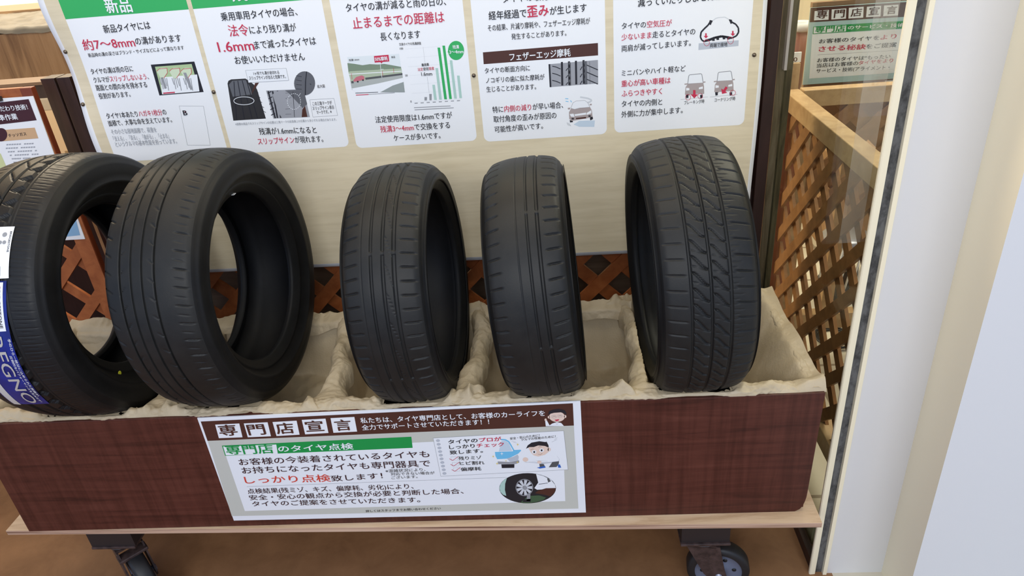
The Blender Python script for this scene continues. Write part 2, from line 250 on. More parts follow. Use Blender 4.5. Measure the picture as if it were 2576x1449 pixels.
# every print: 't' text, ink left and right ends on its base line (metres across, up), ink height, ink, weight, spans; 'g' filled shape, ink, outline, layer
PRINTS={
"P1":[
["t","新品",-0.6211,1.1368,-0.561,1.1355,0.0296,"W",1,[]],
["t","新品タイヤには",-0.6437,1.0947,-0.5313,1.0964,0.0165,"K",0,[]],
["t","約7～8mm",-0.7055,1.0606,-0.5803,1.0599,0.0231,"R",0,[]],
["t","の溝があります",-0.5777,1.064,-0.4681,1.0642,0.0159,"K",0,[]],
["t","新品時の溝の深さはブランド・サイズなどによって異なります",-0.7012,1.0447,-0.4678,1.0465,0.0086,"K",0,[]],
["t","タイヤの溝は雨の日に",-0.7093,1.0056,-0.6046,1.0061,0.0129,"K",0,[]],
["t","クルマがスリップしないよう、",-0.7098,0.9859,-0.5729,0.9857,0.013,"K",0,[[4,13,"R"]]],
["t","路面との間の水を排水する",-0.7106,0.9674,-0.5829,0.9675,0.0132,"K",0,[]],
["t","役割があります。",-0.7102,0.9481,-0.6314,0.9485,0.0128,"K",0,[]],
["t","タイヤ1本あたりハガキ1枚分の",-0.7081,0.8995,-0.5566,0.9002,0.0137,"K",0,[[8,14,"R"]]],
["t","面積で、大事な命を支えています。",-0.7094,0.8816,-0.5489,0.8813,0.0133,"K",0,[]],
["t","その小さな接地面積で、荷重を",-0.7095,0.8614,-0.5947,0.8598,0.012,"M",0,[]],
["t","「支える」、「走る」、「曲がる」、「止まる」",-0.71,0.8443,-0.5687,0.8429,0.0121,"M",0,[]],
["t","というクルマの基本性能を担っています。",-0.7099,0.8298,-0.5525,0.8287,0.0122,"M",0,[]],
["g","K",[[-0.5586,1.0182],[-0.4525,1.0182],[-0.4505,0.9475],[-0.5607,0.9465]],1],
["g","PG",[[-0.55,1.0129],[-0.4604,1.0132],[-0.4603,0.9496],[-0.553,0.9488]],2],
["g","W",[[-0.5448,0.988],[-0.4546,0.9887],[-0.4603,0.9496],[-0.553,0.9488]],3],
["g","MG",[[-0.5491,1.0023],[-0.5363,1.0097],[-0.5219,1.0087],[-0.5234,0.9977],[-0.537,0.9846],[-0.5443,0.9851]],4],
["g","R",[[-0.5488,1.0019],[-0.5413,1.0069],[-0.5418,1.0077],[-0.5494,1.0027]],5],
["g","R",[[-0.5416,1.0068],[-0.5222,1.0076],[-0.522,1.0087],[-0.5414,1.0078]],5],
["g","R",[[-0.5227,1.0081],[-0.5246,0.9977],[-0.5234,0.9978],[-0.5215,1.0082]],5],
["g","R",[[-0.5244,0.9981],[-0.537,0.9864],[-0.5362,0.9857],[-0.5236,0.9974]],5],
["g","GR",[[-0.5485,0.9866],[-0.5482,0.971],[-0.5464,0.9715],[-0.5467,0.987]],5],
["g","GR",[[-0.5442,0.9864],[-0.5472,0.9606],[-0.5453,0.9608],[-0.5424,0.9866]],5],
["g","GR",[[-0.5398,0.9861],[-0.5416,0.9639],[-0.5398,0.9641],[-0.538,0.9863]],5],
["g","GR",[[-0.5355,0.9857],[-0.5361,0.9671],[-0.5343,0.9675],[-0.5337,0.986]],5],
["g","GR",[[-0.5311,0.9855],[-0.535,0.9566],[-0.5332,0.9568],[-0.5293,0.9857]],5],
["g","MG",[[-0.5188,1.0002],[-0.5061,1.0076],[-0.4918,1.0066],[-0.4931,0.9956],[-0.5066,0.9825],[-0.5138,0.983]],4],
["g","R",[[-0.5185,0.9997],[-0.511,1.0048],[-0.5116,1.0056],[-0.5191,1.0006]],5],
["g","R",[[-0.5114,1.0046],[-0.492,1.0055],[-0.4918,1.0066],[-0.5112,1.0057]],5],
["g","R",[[-0.4925,1.006],[-0.4943,0.9956],[-0.4931,0.9956],[-0.4913,1.0061]],5],
["g","R",[[-0.4941,0.9959],[-0.5066,0.9842],[-0.5058,0.9836],[-0.4933,0.9953]],5],
["g","GR",[[-0.5181,0.9845],[-0.5176,0.9689],[-0.5158,0.9693],[-0.5163,0.9849]],5],
["g","GR",[[-0.5137,0.9843],[-0.5165,0.9584],[-0.5147,0.9587],[-0.5119,0.9845]],5],
["g","GR",[[-0.5094,0.9839],[-0.511,0.9617],[-0.5092,0.962],[-0.5076,0.9842]],5],
["g","GR",[[-0.5051,0.9836],[-0.5055,0.965],[-0.5037,0.9653],[-0.5032,0.9839]],5],
["g","GR",[[-0.5007,0.9834],[-0.5043,0.9545],[-0.5025,0.9547],[-0.4989,0.9835]],5],
["g","MG",[[-0.4914,0.9982],[-0.4788,1.0057],[-0.4645,1.0047],[-0.4657,0.9937],[-0.4791,0.9806],[-0.4863,0.9811]],4],
["g","R",[[-0.4911,0.9978],[-0.4837,1.0029],[-0.4843,1.0037],[-0.4917,0.9986]],5],
["g","R",[[-0.4841,1.0027],[-0.4647,1.0036],[-0.4645,1.0047],[-0.4839,1.0038]],5],
["g","R",[[-0.4652,1.0041],[-0.4669,0.9937],[-0.4657,0.9937],[-0.464,1.0042]],5],
["g","R",[[-0.4667,0.994],[-0.4791,0.9823],[-0.4783,0.9817],[-0.4659,0.9934]],5],
["g","GR",[[-0.4906,0.9826],[-0.49,0.967],[-0.4882,0.9674],[-0.4888,0.983]],5],
["g","GR",[[-0.4862,0.9824],[-0.4888,0.9565],[-0.487,0.9567],[-0.4844,0.9826]],5],
["g","GR",[[-0.4819,0.982],[-0.4833,0.9598],[-0.4815,0.9601],[-0.4801,0.9823]],5],
["g","GR",[[-0.4776,0.9817],[-0.4779,0.9631],[-0.4761,0.9634],[-0.4758,0.982]],5],
["g","GR",[[-0.4732,0.9815],[-0.4766,0.9526],[-0.4748,0.9528],[-0.4714,0.9816]],5],
["g","GR",[[-0.5434,0.9879],[-0.5376,0.9875],[-0.5369,0.962],[-0.5431,0.961]],4],
["g","GR",[[-0.4865,0.9951],[-0.4793,0.9946],[-0.475,0.9549],[-0.481,0.9547]],4],
["g","R",[[-0.5497,0.9526],[-0.5203,0.9529],[-0.5206,0.95],[-0.5495,0.9497]],4],
["g","GR",[[-0.5199,0.9188],[-0.4608,0.9142],[-0.4606,0.9148],[-0.5197,0.9194]],2],
["g","GR",[[-0.4611,0.9145],[-0.4716,0.8187],[-0.4709,0.8188],[-0.4604,0.9145]],2],
["g","GR",[[-0.4711,0.8191],[-0.5286,0.8229],[-0.5288,0.8222],[-0.4713,0.8184]],2],
["g","GR",[[-0.5284,0.8226],[-0.5195,0.9191],[-0.5201,0.9191],[-0.5291,0.8225]],2],
["t","B",-0.5148,0.8962,-0.5054,0.8962,0.0116,"K",1,[]],
["g","R",[[-0.5112,0.9048],[-0.5064,0.9056],[-0.5108,0.9012]],4]],
"P2":[
["t","残",-0.3269,1.1402,-0.2916,1.1399,0.0281,"W",1,[]],
["t","乗用車用タイヤの場合、",-0.3627,1.1013,-0.1875,1.1003,0.017,"K",0,[]],
["t","法令",-0.3534,1.0667,-0.3077,1.0663,0.0234,"R",0,[]],
["t","により残り溝が",-0.3051,1.0685,-0.1976,1.0668,0.0169,"K",0,[]],
["t","1.6mm",-0.3877,1.0351,-0.3038,1.0333,0.0221,"R",0,[]],
["t","まで減ったタイヤは",-0.3025,1.0352,-0.1585,1.0347,0.0172,"K",0,[]],
["t","お使いいただけません",-0.3565,1.0052,-0.192,1.002,0.0171,"K",0,[]],
["g","TD",[[-0.388,0.9629],[-0.3842,0.969],[-0.3767,0.9718],[-0.3423,0.9712],[-0.3325,0.9629],[-0.3263,0.956],[-0.3213,0.9441],[-0.3173,0.8742],[-0.3978,0.8748]],1],
["g","TM",[[-0.3853,0.9601],[-0.375,0.9684],[-0.3431,0.9679],[-0.3367,0.9516],[-0.3361,0.9335],[-0.3837,0.9316]],2],
["g","K",[[-0.3724,0.9668],[-0.3901,0.8764],[-0.3882,0.8764],[-0.3705,0.9668]],3],
["g","K",[[-0.3629,0.9674],[-0.3709,0.8763],[-0.369,0.8765],[-0.361,0.9675]],3],
["g","K",[[-0.3522,0.9673],[-0.3518,0.8763],[-0.3498,0.8766],[-0.3503,0.9676]],3],
["g","K",[[-0.3419,0.9658],[-0.3382,0.8759],[-0.3363,0.8763],[-0.34,0.9662]],3],
["g","K",[[-0.3312,0.9533],[-0.322,0.9476],[-0.3213,0.9484],[-0.3305,0.9542]],3],
["g","K",[[-0.3294,0.9416],[-0.3204,0.9359],[-0.3197,0.9367],[-0.3287,0.9425]],3],
["g","K",[[-0.3276,0.9299],[-0.3189,0.9241],[-0.3181,0.9249],[-0.3269,0.9307]],3],
["g","K",[[-0.3258,0.918],[-0.3173,0.9122],[-0.3165,0.9131],[-0.325,0.9189]],3],
["g","K",[[-0.324,0.9061],[-0.3157,0.9002],[-0.3149,0.9011],[-0.3232,0.9069]],3],
["g","K",[[-0.3221,0.8941],[-0.3141,0.8882],[-0.3133,0.8891],[-0.3214,0.8949]],3],
["g","W",[[-0.3357,0.9188],[-0.3368,0.9168],[-0.3356,0.9163],[-0.3345,0.9184]],4],
["g","W",[[-0.3366,0.917],[-0.3389,0.9152],[-0.3381,0.9143],[-0.3358,0.9161]],4],
["g","W",[[-0.3387,0.9153],[-0.3421,0.9137],[-0.3417,0.9126],[-0.3383,0.9141]],4],
["g","W",[[-0.342,0.9138],[-0.3462,0.9126],[-0.3461,0.9113],[-0.3418,0.9125]],4],
["g","W",[[-0.3461,0.9126],[-0.3511,0.9118],[-0.3511,0.9105],[-0.3461,0.9113]],4],
["g","W",[[-0.351,0.9118],[-0.3563,0.9115],[-0.3565,0.9102],[-0.3511,0.9105]],4],
["g","W",[[-0.3563,0.9115],[-0.3618,0.9116],[-0.3621,0.9103],[-0.3566,0.9102]],4],
["g","W",[[-0.3617,0.9116],[-0.3671,0.9122],[-0.3675,0.9109],[-0.3621,0.9103]],4],
["g","W",[[-0.367,0.9122],[-0.372,0.9132],[-0.3725,0.912],[-0.3676,0.9109]],4],
["g","W",[[-0.372,0.9132],[-0.3763,0.9146],[-0.377,0.9134],[-0.3726,0.912]],4],
["g","W",[[-0.3762,0.9146],[-0.3797,0.9163],[-0.3805,0.9152],[-0.377,0.9134]],4],
["g","W",[[-0.3796,0.9163],[-0.382,0.9182],[-0.383,0.9172],[-0.3806,0.9152]],4],
["g","W",[[-0.3819,0.9181],[-0.3832,0.9202],[-0.3844,0.9194],[-0.3832,0.9173]],4],
["g","W",[[-0.3831,0.9199],[-0.3832,0.922],[-0.3846,0.9218],[-0.3845,0.9197]],4],
["g","W",[[-0.3833,0.9217],[-0.3821,0.9237],[-0.3833,0.9241],[-0.3845,0.9221]],4],
["g","W",[[-0.3823,0.9235],[-0.38,0.9253],[-0.3808,0.9262],[-0.3831,0.9244]],4],
["g","W",[[-0.3802,0.9252],[-0.3768,0.9267],[-0.3772,0.9279],[-0.3806,0.9263]],4],
["g","W",[[-0.3769,0.9267],[-0.3727,0.9279],[-0.3728,0.9291],[-0.3771,0.9279]],4],
["g","W",[[-0.3728,0.9279],[-0.3678,0.9287],[-0.3678,0.9299],[-0.3727,0.9291]],4],
["g","W",[[-0.3679,0.9286],[-0.3626,0.929],[-0.3624,0.9303],[-0.3677,0.9299]],4],
["g","W",[[-0.3626,0.929],[-0.3572,0.9288],[-0.3569,0.9301],[-0.3624,0.9303]],4],
["g","W",[[-0.3572,0.9288],[-0.3519,0.9282],[-0.3515,0.9295],[-0.3568,0.9301]],4],
["g","W",[[-0.3519,0.9282],[-0.347,0.9272],[-0.3465,0.9285],[-0.3514,0.9295]],4],
["g","W",[[-0.347,0.9272],[-0.3427,0.9258],[-0.3421,0.927],[-0.3464,0.9285]],4],
["g","W",[[-0.3428,0.9258],[-0.3393,0.9241],[-0.3385,0.9253],[-0.342,0.927]],4],
["g","W",[[-0.3394,0.9242],[-0.3369,0.9222],[-0.336,0.9233],[-0.3384,0.9252]],4],
["g","W",[[-0.3371,0.9224],[-0.3358,0.9203],[-0.3346,0.9211],[-0.3359,0.9231]],4],
["g","W",[[-0.3358,0.9205],[-0.3358,0.9184],[-0.3344,0.9187],[-0.3345,0.9208]],4],
["g","W",[[-0.3374,0.9898],[-0.241,0.9876],[-0.2411,0.9598],[-0.3374,0.9614]],4],
["g","GR",[[-0.3375,0.9895],[-0.241,0.9873],[-0.2409,0.9879],[-0.3373,0.9901]],5],
["g","GR",[[-0.2413,0.9875],[-0.2415,0.9598],[-0.2408,0.9599],[-0.2407,0.9876]],5],
["g","GR",[[-0.2411,0.9601],[-0.3373,0.9617],[-0.3375,0.9611],[-0.2412,0.9595]],5],
["g","GR",[[-0.3371,0.9615],[-0.3371,0.9898],[-0.3377,0.9897],[-0.3377,0.9614]],5],
["t","1ヶ所でも溝が途切れる",-0.3201,0.9777,-0.2594,0.9763,0.0073,"K",0,[]],
["t","スリップサインが出ると危険です。",-0.3335,0.9673,-0.2462,0.9653,0.0083,"K",0,[]],
["g","BR",[[-0.3221,0.9596],[-0.3128,0.9597],[-0.3382,0.9336]],5],
["g","TL",[[-0.3006,0.9401],[-0.2295,0.9378],[-0.2197,0.9281],[-0.2104,0.9223],[-0.2097,0.8702],[-0.2994,0.873]],1],
["g","K",[[-0.2977,0.9382],[-0.2962,0.8729],[-0.2926,0.8735],[-0.2942,0.9388]],2],
["g","K",[[-0.2872,0.9376],[-0.2907,0.8734],[-0.2871,0.8738],[-0.2837,0.938]],2],
["g","K",[[-0.2753,0.9374],[-0.2826,0.8733],[-0.279,0.8735],[-0.2718,0.9376]],2],
["g","K",[[-0.2653,0.9368],[-0.2744,0.8733],[-0.2709,0.8734],[-0.2618,0.9368]],2],
["g","K",[[-0.2983,0.9326],[-0.288,0.9365],[-0.2885,0.9384],[-0.2988,0.9345]],3],
["g","TM",[[-0.256,0.9301],[-0.2415,0.9317],[-0.2414,0.9327],[-0.2559,0.9311]],3],
["g","K",[[-0.2993,0.9196],[-0.289,0.9236],[-0.2895,0.9255],[-0.2998,0.9215]],3],
["g","TM",[[-0.2589,0.9178],[-0.2444,0.9189],[-0.2444,0.9199],[-0.2588,0.9188]],3],
["g","K",[[-0.3004,0.9066],[-0.29,0.9106],[-0.2905,0.9125],[-0.3009,0.9085]],3],
["g","TM",[[-0.2618,0.9055],[-0.2474,0.9061],[-0.2473,0.9071],[-0.2617,0.9065]],3],
["g","K",[[-0.3014,0.8935],[-0.291,0.8976],[-0.2915,0.8995],[-0.302,0.8954]],3],
["g","TM",[[-0.2647,0.893],[-0.2504,0.8931],[-0.2503,0.8941],[-0.2646,0.8941]],3],
["g","K",[[-0.3025,0.8803],[-0.292,0.8844],[-0.2926,0.8863],[-0.303,0.8822]],3],
["g","TM",[[-0.2677,0.8805],[-0.2535,0.8801],[-0.2533,0.8811],[-0.2675,0.8815]],3],
["g","TM",[[-0.255,0.937],[-0.2311,0.9366],[-0.2197,0.9281],[-0.2104,0.9223],[-0.2096,0.9014],[-0.2252,0.8919],[-0.2325,0.8712],[-0.2674,0.8725]],2],
["g","BR",[[-0.2244,0.8892],[-0.2158,0.8979],[-0.2157,0.8714],[-0.2297,0.8715]],3],
["g","K",[[-0.2378,0.9332],[-0.2476,0.8727],[-0.2465,0.8727],[-0.2367,0.9332]],4],
["g","W",[[-0.2247,0.909],[-0.2254,0.9064],[-0.2241,0.9062],[-0.2234,0.9088]],5],
["g","W",[[-0.2264,0.904],[-0.2278,0.9015],[-0.2266,0.9011],[-0.2253,0.9035]],5],
["g","W",[[-0.2293,0.8994],[-0.2311,0.8974],[-0.2302,0.8966],[-0.2283,0.8986]],5],
["g","W",[[-0.233,0.8957],[-0.2352,0.8943],[-0.2345,0.8932],[-0.2323,0.8947]],5],
["g","W",[[-0.2373,0.8932],[-0.2396,0.8924],[-0.2393,0.8912],[-0.237,0.892]],5],
["g","W",[[-0.2417,0.892],[-0.244,0.892],[-0.2442,0.8907],[-0.2419,0.8907]],5],
["g","W",[[-0.246,0.8923],[-0.2481,0.893],[-0.2488,0.8918],[-0.2467,0.8911]],5],
["g","W",[[-0.2499,0.894],[-0.2516,0.8954],[-0.2525,0.8944],[-0.2508,0.893]],5],
["g","W",[[-0.2529,0.897],[-0.2541,0.899],[-0.2553,0.8982],[-0.2541,0.8962]],5],
["g","W",[[-0.2549,0.9011],[-0.2554,0.9035],[-0.2567,0.903],[-0.2562,0.9006]],5],
["g","W",[[-0.2556,0.9059],[-0.2555,0.9085],[-0.2568,0.9083],[-0.257,0.9057]],5],
["g","W",[[-0.2551,0.911],[-0.2543,0.9136],[-0.2556,0.9138],[-0.2564,0.9111]],5],
["g","W",[[-0.2533,0.916],[-0.2519,0.9184],[-0.2531,0.9189],[-0.2544,0.9165]],5],
["g","W",[[-0.2504,0.9205],[-0.2485,0.9225],[-0.2495,0.9233],[-0.2513,0.9213]],5],
["g","W",[[-0.2467,0.9241],[-0.2445,0.9256],[-0.2452,0.9266],[-0.2473,0.9251]],5],
["g","W",[[-0.2424,0.9266],[-0.2401,0.9274],[-0.2404,0.9286],[-0.2427,0.9278]],5],
["g","W",[[-0.238,0.9277],[-0.2357,0.9278],[-0.2356,0.9291],[-0.2378,0.929]],5],
["g","W",[[-0.2338,0.9275],[-0.2317,0.9268],[-0.2311,0.928],[-0.2331,0.9287]],5],
["g","W",[[-0.23,0.9258],[-0.2283,0.9244],[-0.2273,0.9254],[-0.229,0.9268]],5],
["g","W",[[-0.2269,0.9229],[-0.2258,0.9209],[-0.2246,0.9216],[-0.2258,0.9236]],5],
["g","W",[[-0.225,0.9188],[-0.2244,0.9165],[-0.2231,0.9169],[-0.2236,0.9193]],5],
["g","W",[[-0.2242,0.9141],[-0.2243,0.9115],[-0.2229,0.9116],[-0.2228,0.9142]],5],
["g","TM",[[-0.1803,0.9485],[-0.1822,0.9424],[-0.1853,0.9366],[-0.1895,0.9315],[-0.1944,0.9274],[-0.1999,0.9244],[-0.2057,0.9227],[-0.2114,0.9224],[-0.2169,0.9234],[-0.2217,0.9259],[-0.2258,0.9295],[-0.2287,0.9342],[-0.2305,0.9397],[-0.231,0.9457],[-0.2303,0.9519],[-0.2282,0.958],[-0.2251,0.9637],[-0.2209,0.9687],[-0.216,0.9728],[-0.2106,0.9757],[-0.2049,0.9773],[-0.1992,0.9776],[-0.1938,0.9766],[-0.189,0.9742],[-0.185,0.9706],[-0.182,0.966],[-0.1802,0.9606],[-0.1796,0.9547]],4],
["g","K",[[-0.1955,0.977],[-0.2029,0.9553],[-0.2007,0.9549],[-0.1933,0.9766]],5],
["g","K",[[-0.203,0.9552],[-0.2107,0.9228],[-0.2083,0.9226],[-0.2006,0.955]],5],
["g","K",[[-0.2213,0.9686],[-0.2089,0.9652],[-0.2085,0.9662],[-0.2209,0.9696]],5],
["g","K",[[-0.2235,0.9586],[-0.211,0.9557],[-0.2106,0.9567],[-0.2231,0.9596]],5],
["g","K",[[-0.2258,0.9486],[-0.2131,0.9462],[-0.2128,0.9472],[-0.2254,0.9496]],5],
["g","K",[[-0.2281,0.9385],[-0.2152,0.9366],[-0.2149,0.9376],[-0.2278,0.9395]],5],
["g","K",[[-0.1933,0.9494],[-0.1896,0.9471],[-0.1915,0.9454]],5],
["g","W",[[-0.22,0.9284],[-0.2251,0.9235],[-0.2246,0.923],[-0.2195,0.9279]],5],
["t","拡大図",-0.1765,0.9375,-0.1588,0.9375,0.007,"K",0,[]],
["g","GR",[[-0.2014,0.9109],[-0.1429,0.9103],[-0.1428,0.911],[-0.2013,0.9116]],2],
["g","GR",[[-0.1432,0.9106],[-0.142,0.8698],[-0.1413,0.8699],[-0.1425,0.9107]],2],
["g","GR",[[-0.1416,0.8702],[-0.2024,0.8703],[-0.2025,0.8696],[-0.1417,0.8695]],2],
["g","GR",[[-0.2021,0.87],[-0.201,0.9113],[-0.2017,0.9112],[-0.2028,0.8699]],2],
["t","この三角マークが",-0.1966,0.8973,-0.1495,0.8973,0.0085,"K",0,[]],
["t","スリップサイン表示",-0.1989,0.8864,-0.1464,0.886,0.0086,"K",0,[]],
["t","マークです。※",-0.191,0.8758,-0.1546,0.876,0.0086,"K",0,[]],
["t","※実際の商品でのスリップサインの位置は三角マークの延長線上の位置から多少ずれる場合があります。",-0.3948,0.8633,-0.1462,0.8579,0.0059,"M",0,[]],
["t","残溝が1.6mmになると",-0.3413,0.8363,-0.2006,0.8307,0.0158,"K",0,[]],
["t","スリップサインが現れます。",-0.3508,0.8121,-0.1889,0.808,0.0155,"K",0,[[0,7,"R"]]]],
"P3":[
["t","タイヤの溝が減ると雨の日の、",-0.0759,1.0993,0.1497,1.0975,0.0167,"K",0,[]],
["t","止まるまでの距離は",-0.0666,1.0625,0.1418,1.062,0.023,"R",0,[]],
["t","長くなります",-0.0085,1.0328,0.0832,1.0326,0.0165,"K",0,[]],
["t","交換タイヤの残溝調査",0.032,1.0191,0.0824,1.0183,0.0057,"K",0,[]],
["t","100",0.0319,1.0106,0.0396,1.0105,0.0044,"K",0,[]],
["t","50",0.0353,0.9498,0.0409,0.9499,0.0045,"K",0,[]],
["t","0",0.0386,0.8889,0.0414,0.8892,0.0047,"K",0,[]],
["g","LG",[[0.044,1.0105],[0.1378,1.0107],[0.1379,1.011],[0.044,1.0108]],1],
["g","LG",[[0.0441,0.9908],[0.1414,0.9909],[0.1414,0.9912],[0.0442,0.9911]],1],
["g","LG",[[0.0443,0.9708],[0.145,0.9708],[0.1451,0.9712],[0.0443,0.9712]],1],
["g","LG",[[0.0445,0.9507],[0.1487,0.9505],[0.1487,0.9509],[0.0445,0.951]],1],
["g","LG",[[0.0447,0.9303],[0.1524,0.93],[0.1524,0.9304],[0.0447,0.9306]],1],
["g","LG",[[0.0449,0.9096],[0.1561,0.9093],[0.1562,0.9096],[0.0449,0.91]],1],
["g","LG",[[0.0451,0.8888],[0.1599,0.8883],[0.16,0.8887],[0.0451,0.8891]],1],
["g","GR",[[0.0856,1.0127],[0.0851,0.9775],[0.0854,0.9776],[0.0859,1.0128]],2],
["g","GR",[[0.086,0.9456],[0.0854,0.9082],[0.0858,0.9083],[0.0864,0.9456]],2],
["g","GR",[[0.0721,0.8913],[0.0778,0.8909],[0.0794,0.8989],[0.0732,0.8993]],2],
["g","GR",[[0.084,0.891],[0.0892,0.8906],[0.0914,0.9054],[0.0853,0.9058]],2],
["g","MT",[[0.0952,0.8909],[0.1016,0.8905],[0.1016,0.926],[0.0955,0.9265]],2],
["g","MT",[[0.1072,0.8909],[0.1136,0.8904],[0.1137,0.9633],[0.1077,0.9638]],2],
["g","G",[[0.1193,0.8908],[0.1257,0.8903],[0.1244,1.0084],[0.1184,1.0088]],2],
["g","G",[[0.1312,0.8907],[0.1374,0.8903],[0.1361,1.0119],[0.1301,1.0123]],2],
["g","MT",[[0.1429,0.8909],[0.1493,0.8904],[0.1488,0.9784],[0.1429,0.9789]],2],
["g","MT",[[0.1553,0.8912],[0.1614,0.8908],[0.1617,0.9429],[0.1556,0.9434]],2],
["g","G",[[0.1783,0.9981],[0.1773,0.9935],[0.1755,0.9891],[0.1728,0.9853],[0.1695,0.9821],[0.1658,0.9798],[0.1617,0.9785],[0.1575,0.9783],[0.1535,0.9791],[0.1498,0.981],[0.1466,0.9837],[0.1441,0.9873],[0.1424,0.9915],[0.1415,0.996],[0.1416,1.0007],[0.1427,1.0054],[0.1446,1.0097],[0.1472,1.0135],[0.1505,1.0166],[0.1543,1.0188],[0.1583,1.0201],[0.1624,1.0203],[0.1664,1.0195],[0.1701,1.0177],[0.1732,1.015],[0.1758,1.0115],[0.1775,1.0073],[0.1784,1.0028]],3],
["g","G",[[0.1451,1.0012],[0.1398,0.9976],[0.1456,0.9954]],3],
["t","残溝",0.1532,1.0034,0.1676,1.0035,0.0074,"W",1,[]],
["t","3～4mm",0.1445,0.9927,0.1764,0.992,0.0088,"W",1,[]],
["t","乗用車",0.0768,0.9697,0.0939,0.9699,0.0063,"K",1,[]],
["t","法定使用限度",0.0662,0.96,0.1048,0.9602,0.0068,"R",0,[[2,4,"K"]]],
["t","1.6mm",0.0734,0.9484,0.0983,0.9478,0.0086,"K",0,[]],
["g","SK",[[-0.0933,1.0023],[0.0285,1.0014],[0.0285,0.9134],[-0.096,0.928]],1],
["g","TR",[[-0.0951,0.9891],[-0.0796,0.9863],[-0.0607,0.9819],[-0.0433,0.9831],[-0.0241,0.981],[-0.0093,0.9814],[0.0048,0.978],[0.0284,0.9721],[0.0284,0.9662],[-0.0964,0.969]],2],
["g","FD",[[-0.0967,0.9702],[0.0288,0.9686],[0.0288,0.9543],[-0.0948,0.9449]],2],
["g","W",[[-0.0963,0.9629],[0.028,0.9614],[0.0281,0.9631],[-0.0961,0.9646]],3],
["g","RD",[[-0.0959,0.9498],[0.0292,0.9567],[0.0285,0.9134],[-0.0348,0.9177],[-0.096,0.928]],2],
["g","DG",[[-0.0597,0.9533],[0.0294,0.9579],[0.0292,0.9536],[-0.0593,0.9485]],3],
["g","W",[[-0.0963,0.9305],[-0.0314,0.9381],[0.0294,0.9471],[0.0292,0.9376],[-0.0194,0.9203],[-0.035,0.9165],[-0.088,0.9214]],3],
["g","RD2",[[-0.0299,0.9174],[0.0022,0.931],[0.0292,0.9376],[0.0286,0.9139]],4],
["g","PK",[[-0.0885,0.9493],[-0.0802,0.9564],[-0.0661,0.9593],[-0.061,0.9558],[-0.0623,0.9487],[-0.0872,0.9456]],4],
["g","DG",[[-0.0943,0.9473],[-0.0887,0.9481],[-0.0883,0.9426],[-0.094,0.9425]],4],
["g","K",[[-0.0763,0.9454],[-0.0768,0.9443],[-0.0777,0.9436],[-0.0789,0.9434],[-0.08,0.9437],[-0.0806,0.9446],[-0.0807,0.9457],[-0.0802,0.9467],[-0.0793,0.9474],[-0.0781,0.9476],[-0.0771,0.9473],[-0.0764,0.9464]],5],
["g","K",[[-0.0636,0.9481],[-0.0641,0.9472],[-0.0649,0.9465],[-0.0659,0.9463],[-0.0669,0.9466],[-0.0675,0.9474],[-0.0676,0.9484],[-0.0671,0.9493],[-0.0663,0.9499],[-0.0652,0.9501],[-0.0643,0.9498],[-0.0637,0.9491]],5],
["g","W",[[-0.0194,0.9825],[-0.0203,0.9505],[-0.0194,0.9506],[-0.0184,0.9826]],5],
["g","R",[[-0.0172,0.9658],[-0.0175,0.9551],[-0.0167,0.9552],[-0.0164,0.9659]],5],
["g","R",[[0.0102,0.971],[0.0093,0.9592],[0.01,0.9592],[0.0109,0.971]],5],
["g","R",[[-0.0904,0.9662],[-0.0914,0.9519],[-0.0906,0.9519],[-0.0897,0.9662]],5],
["g","R",[[-0.0305,1.0004],[0.0037,1.001],[0.0032,0.9861],[-0.0311,0.9857]],4],
["g","R",[[-0.0183,0.986],[-0.0122,0.9863],[-0.0152,0.9827]],4],
["t","50%摩耗",-0.0291,0.9891,0.0005,0.9891,0.0085,"W",1,[]],
["t","残溝1.6mm",-0.0902,0.9929,-0.066,0.9934,0.0045,"K",0,[]],
["t","新品",0.0097,0.9929,0.0182,0.9933,0.0044,"K",0,[]],
["g","DG",[[-0.0892,0.9188],[-0.0348,0.9175],[-0.0347,0.9189],[-0.089,0.9202]],5],
["g","R",[[-0.0888,0.914],[-0.0585,0.9136],[-0.0583,0.9153],[-0.0886,0.9157]],5],
["g","DG",[[-0.0584,0.9141],[0.0045,0.9139],[0.0045,0.9147],[-0.0584,0.9148]],5],
["g","GR",[[0.0476,0.8853],[0.0551,0.8853],[0.0553,0.8873],[0.0478,0.8873]],2],
["g","GR",[[0.0621,0.8852],[0.0696,0.8852],[0.0697,0.8871],[0.0622,0.8871]],2],
["g","GR",[[0.0766,0.8851],[0.084,0.885],[0.0842,0.887],[0.0767,0.887]],2],
["g","GR",[[0.091,0.8849],[0.0985,0.8849],[0.0986,0.8869],[0.0911,0.8869]],2],
["g","GR",[[0.1054,0.8848],[0.1129,0.8848],[0.113,0.8868],[0.1056,0.8868]],2],
["g","GR",[[0.1199,0.8847],[0.1273,0.8847],[0.1274,0.8866],[0.12,0.8867]],2],
["g","GR",[[0.1343,0.8846],[0.1417,0.8846],[0.1418,0.8865],[0.1344,0.8865]],2],
["g","GR",[[0.1486,0.8845],[0.1561,0.8844],[0.1562,0.8864],[0.1487,0.8864]],2],
["g","GR",[[0.0449,0.8752],[0.1322,0.8735],[0.1323,0.8752],[0.045,0.8769]],2],
["g","GR",[[0.0454,0.8699],[0.1391,0.8686],[0.1392,0.8703],[0.0455,0.8717]],2],
["t","法定使用限度は1.6mmですが",-0.0526,0.8459,0.1332,0.8451,0.015,"K",0,[]],
["t","残溝3～4mmで交換をする",-0.044,0.8218,0.1251,0.8215,0.0152,"K",0,[[0,7,"R"]]],
["t","ケースが多いです。",-0.0151,0.7986,0.0989,0.7984,0.0143,"K",0,[]]],
"P4":[
["t","タイヤの取付",0.2746,1.0928,0.376,1.0916,0.0164,"K",0,[]],
["t","経年経過で",0.2413,1.0597,0.3253,1.0596,0.0168,"K",0.6,[]],
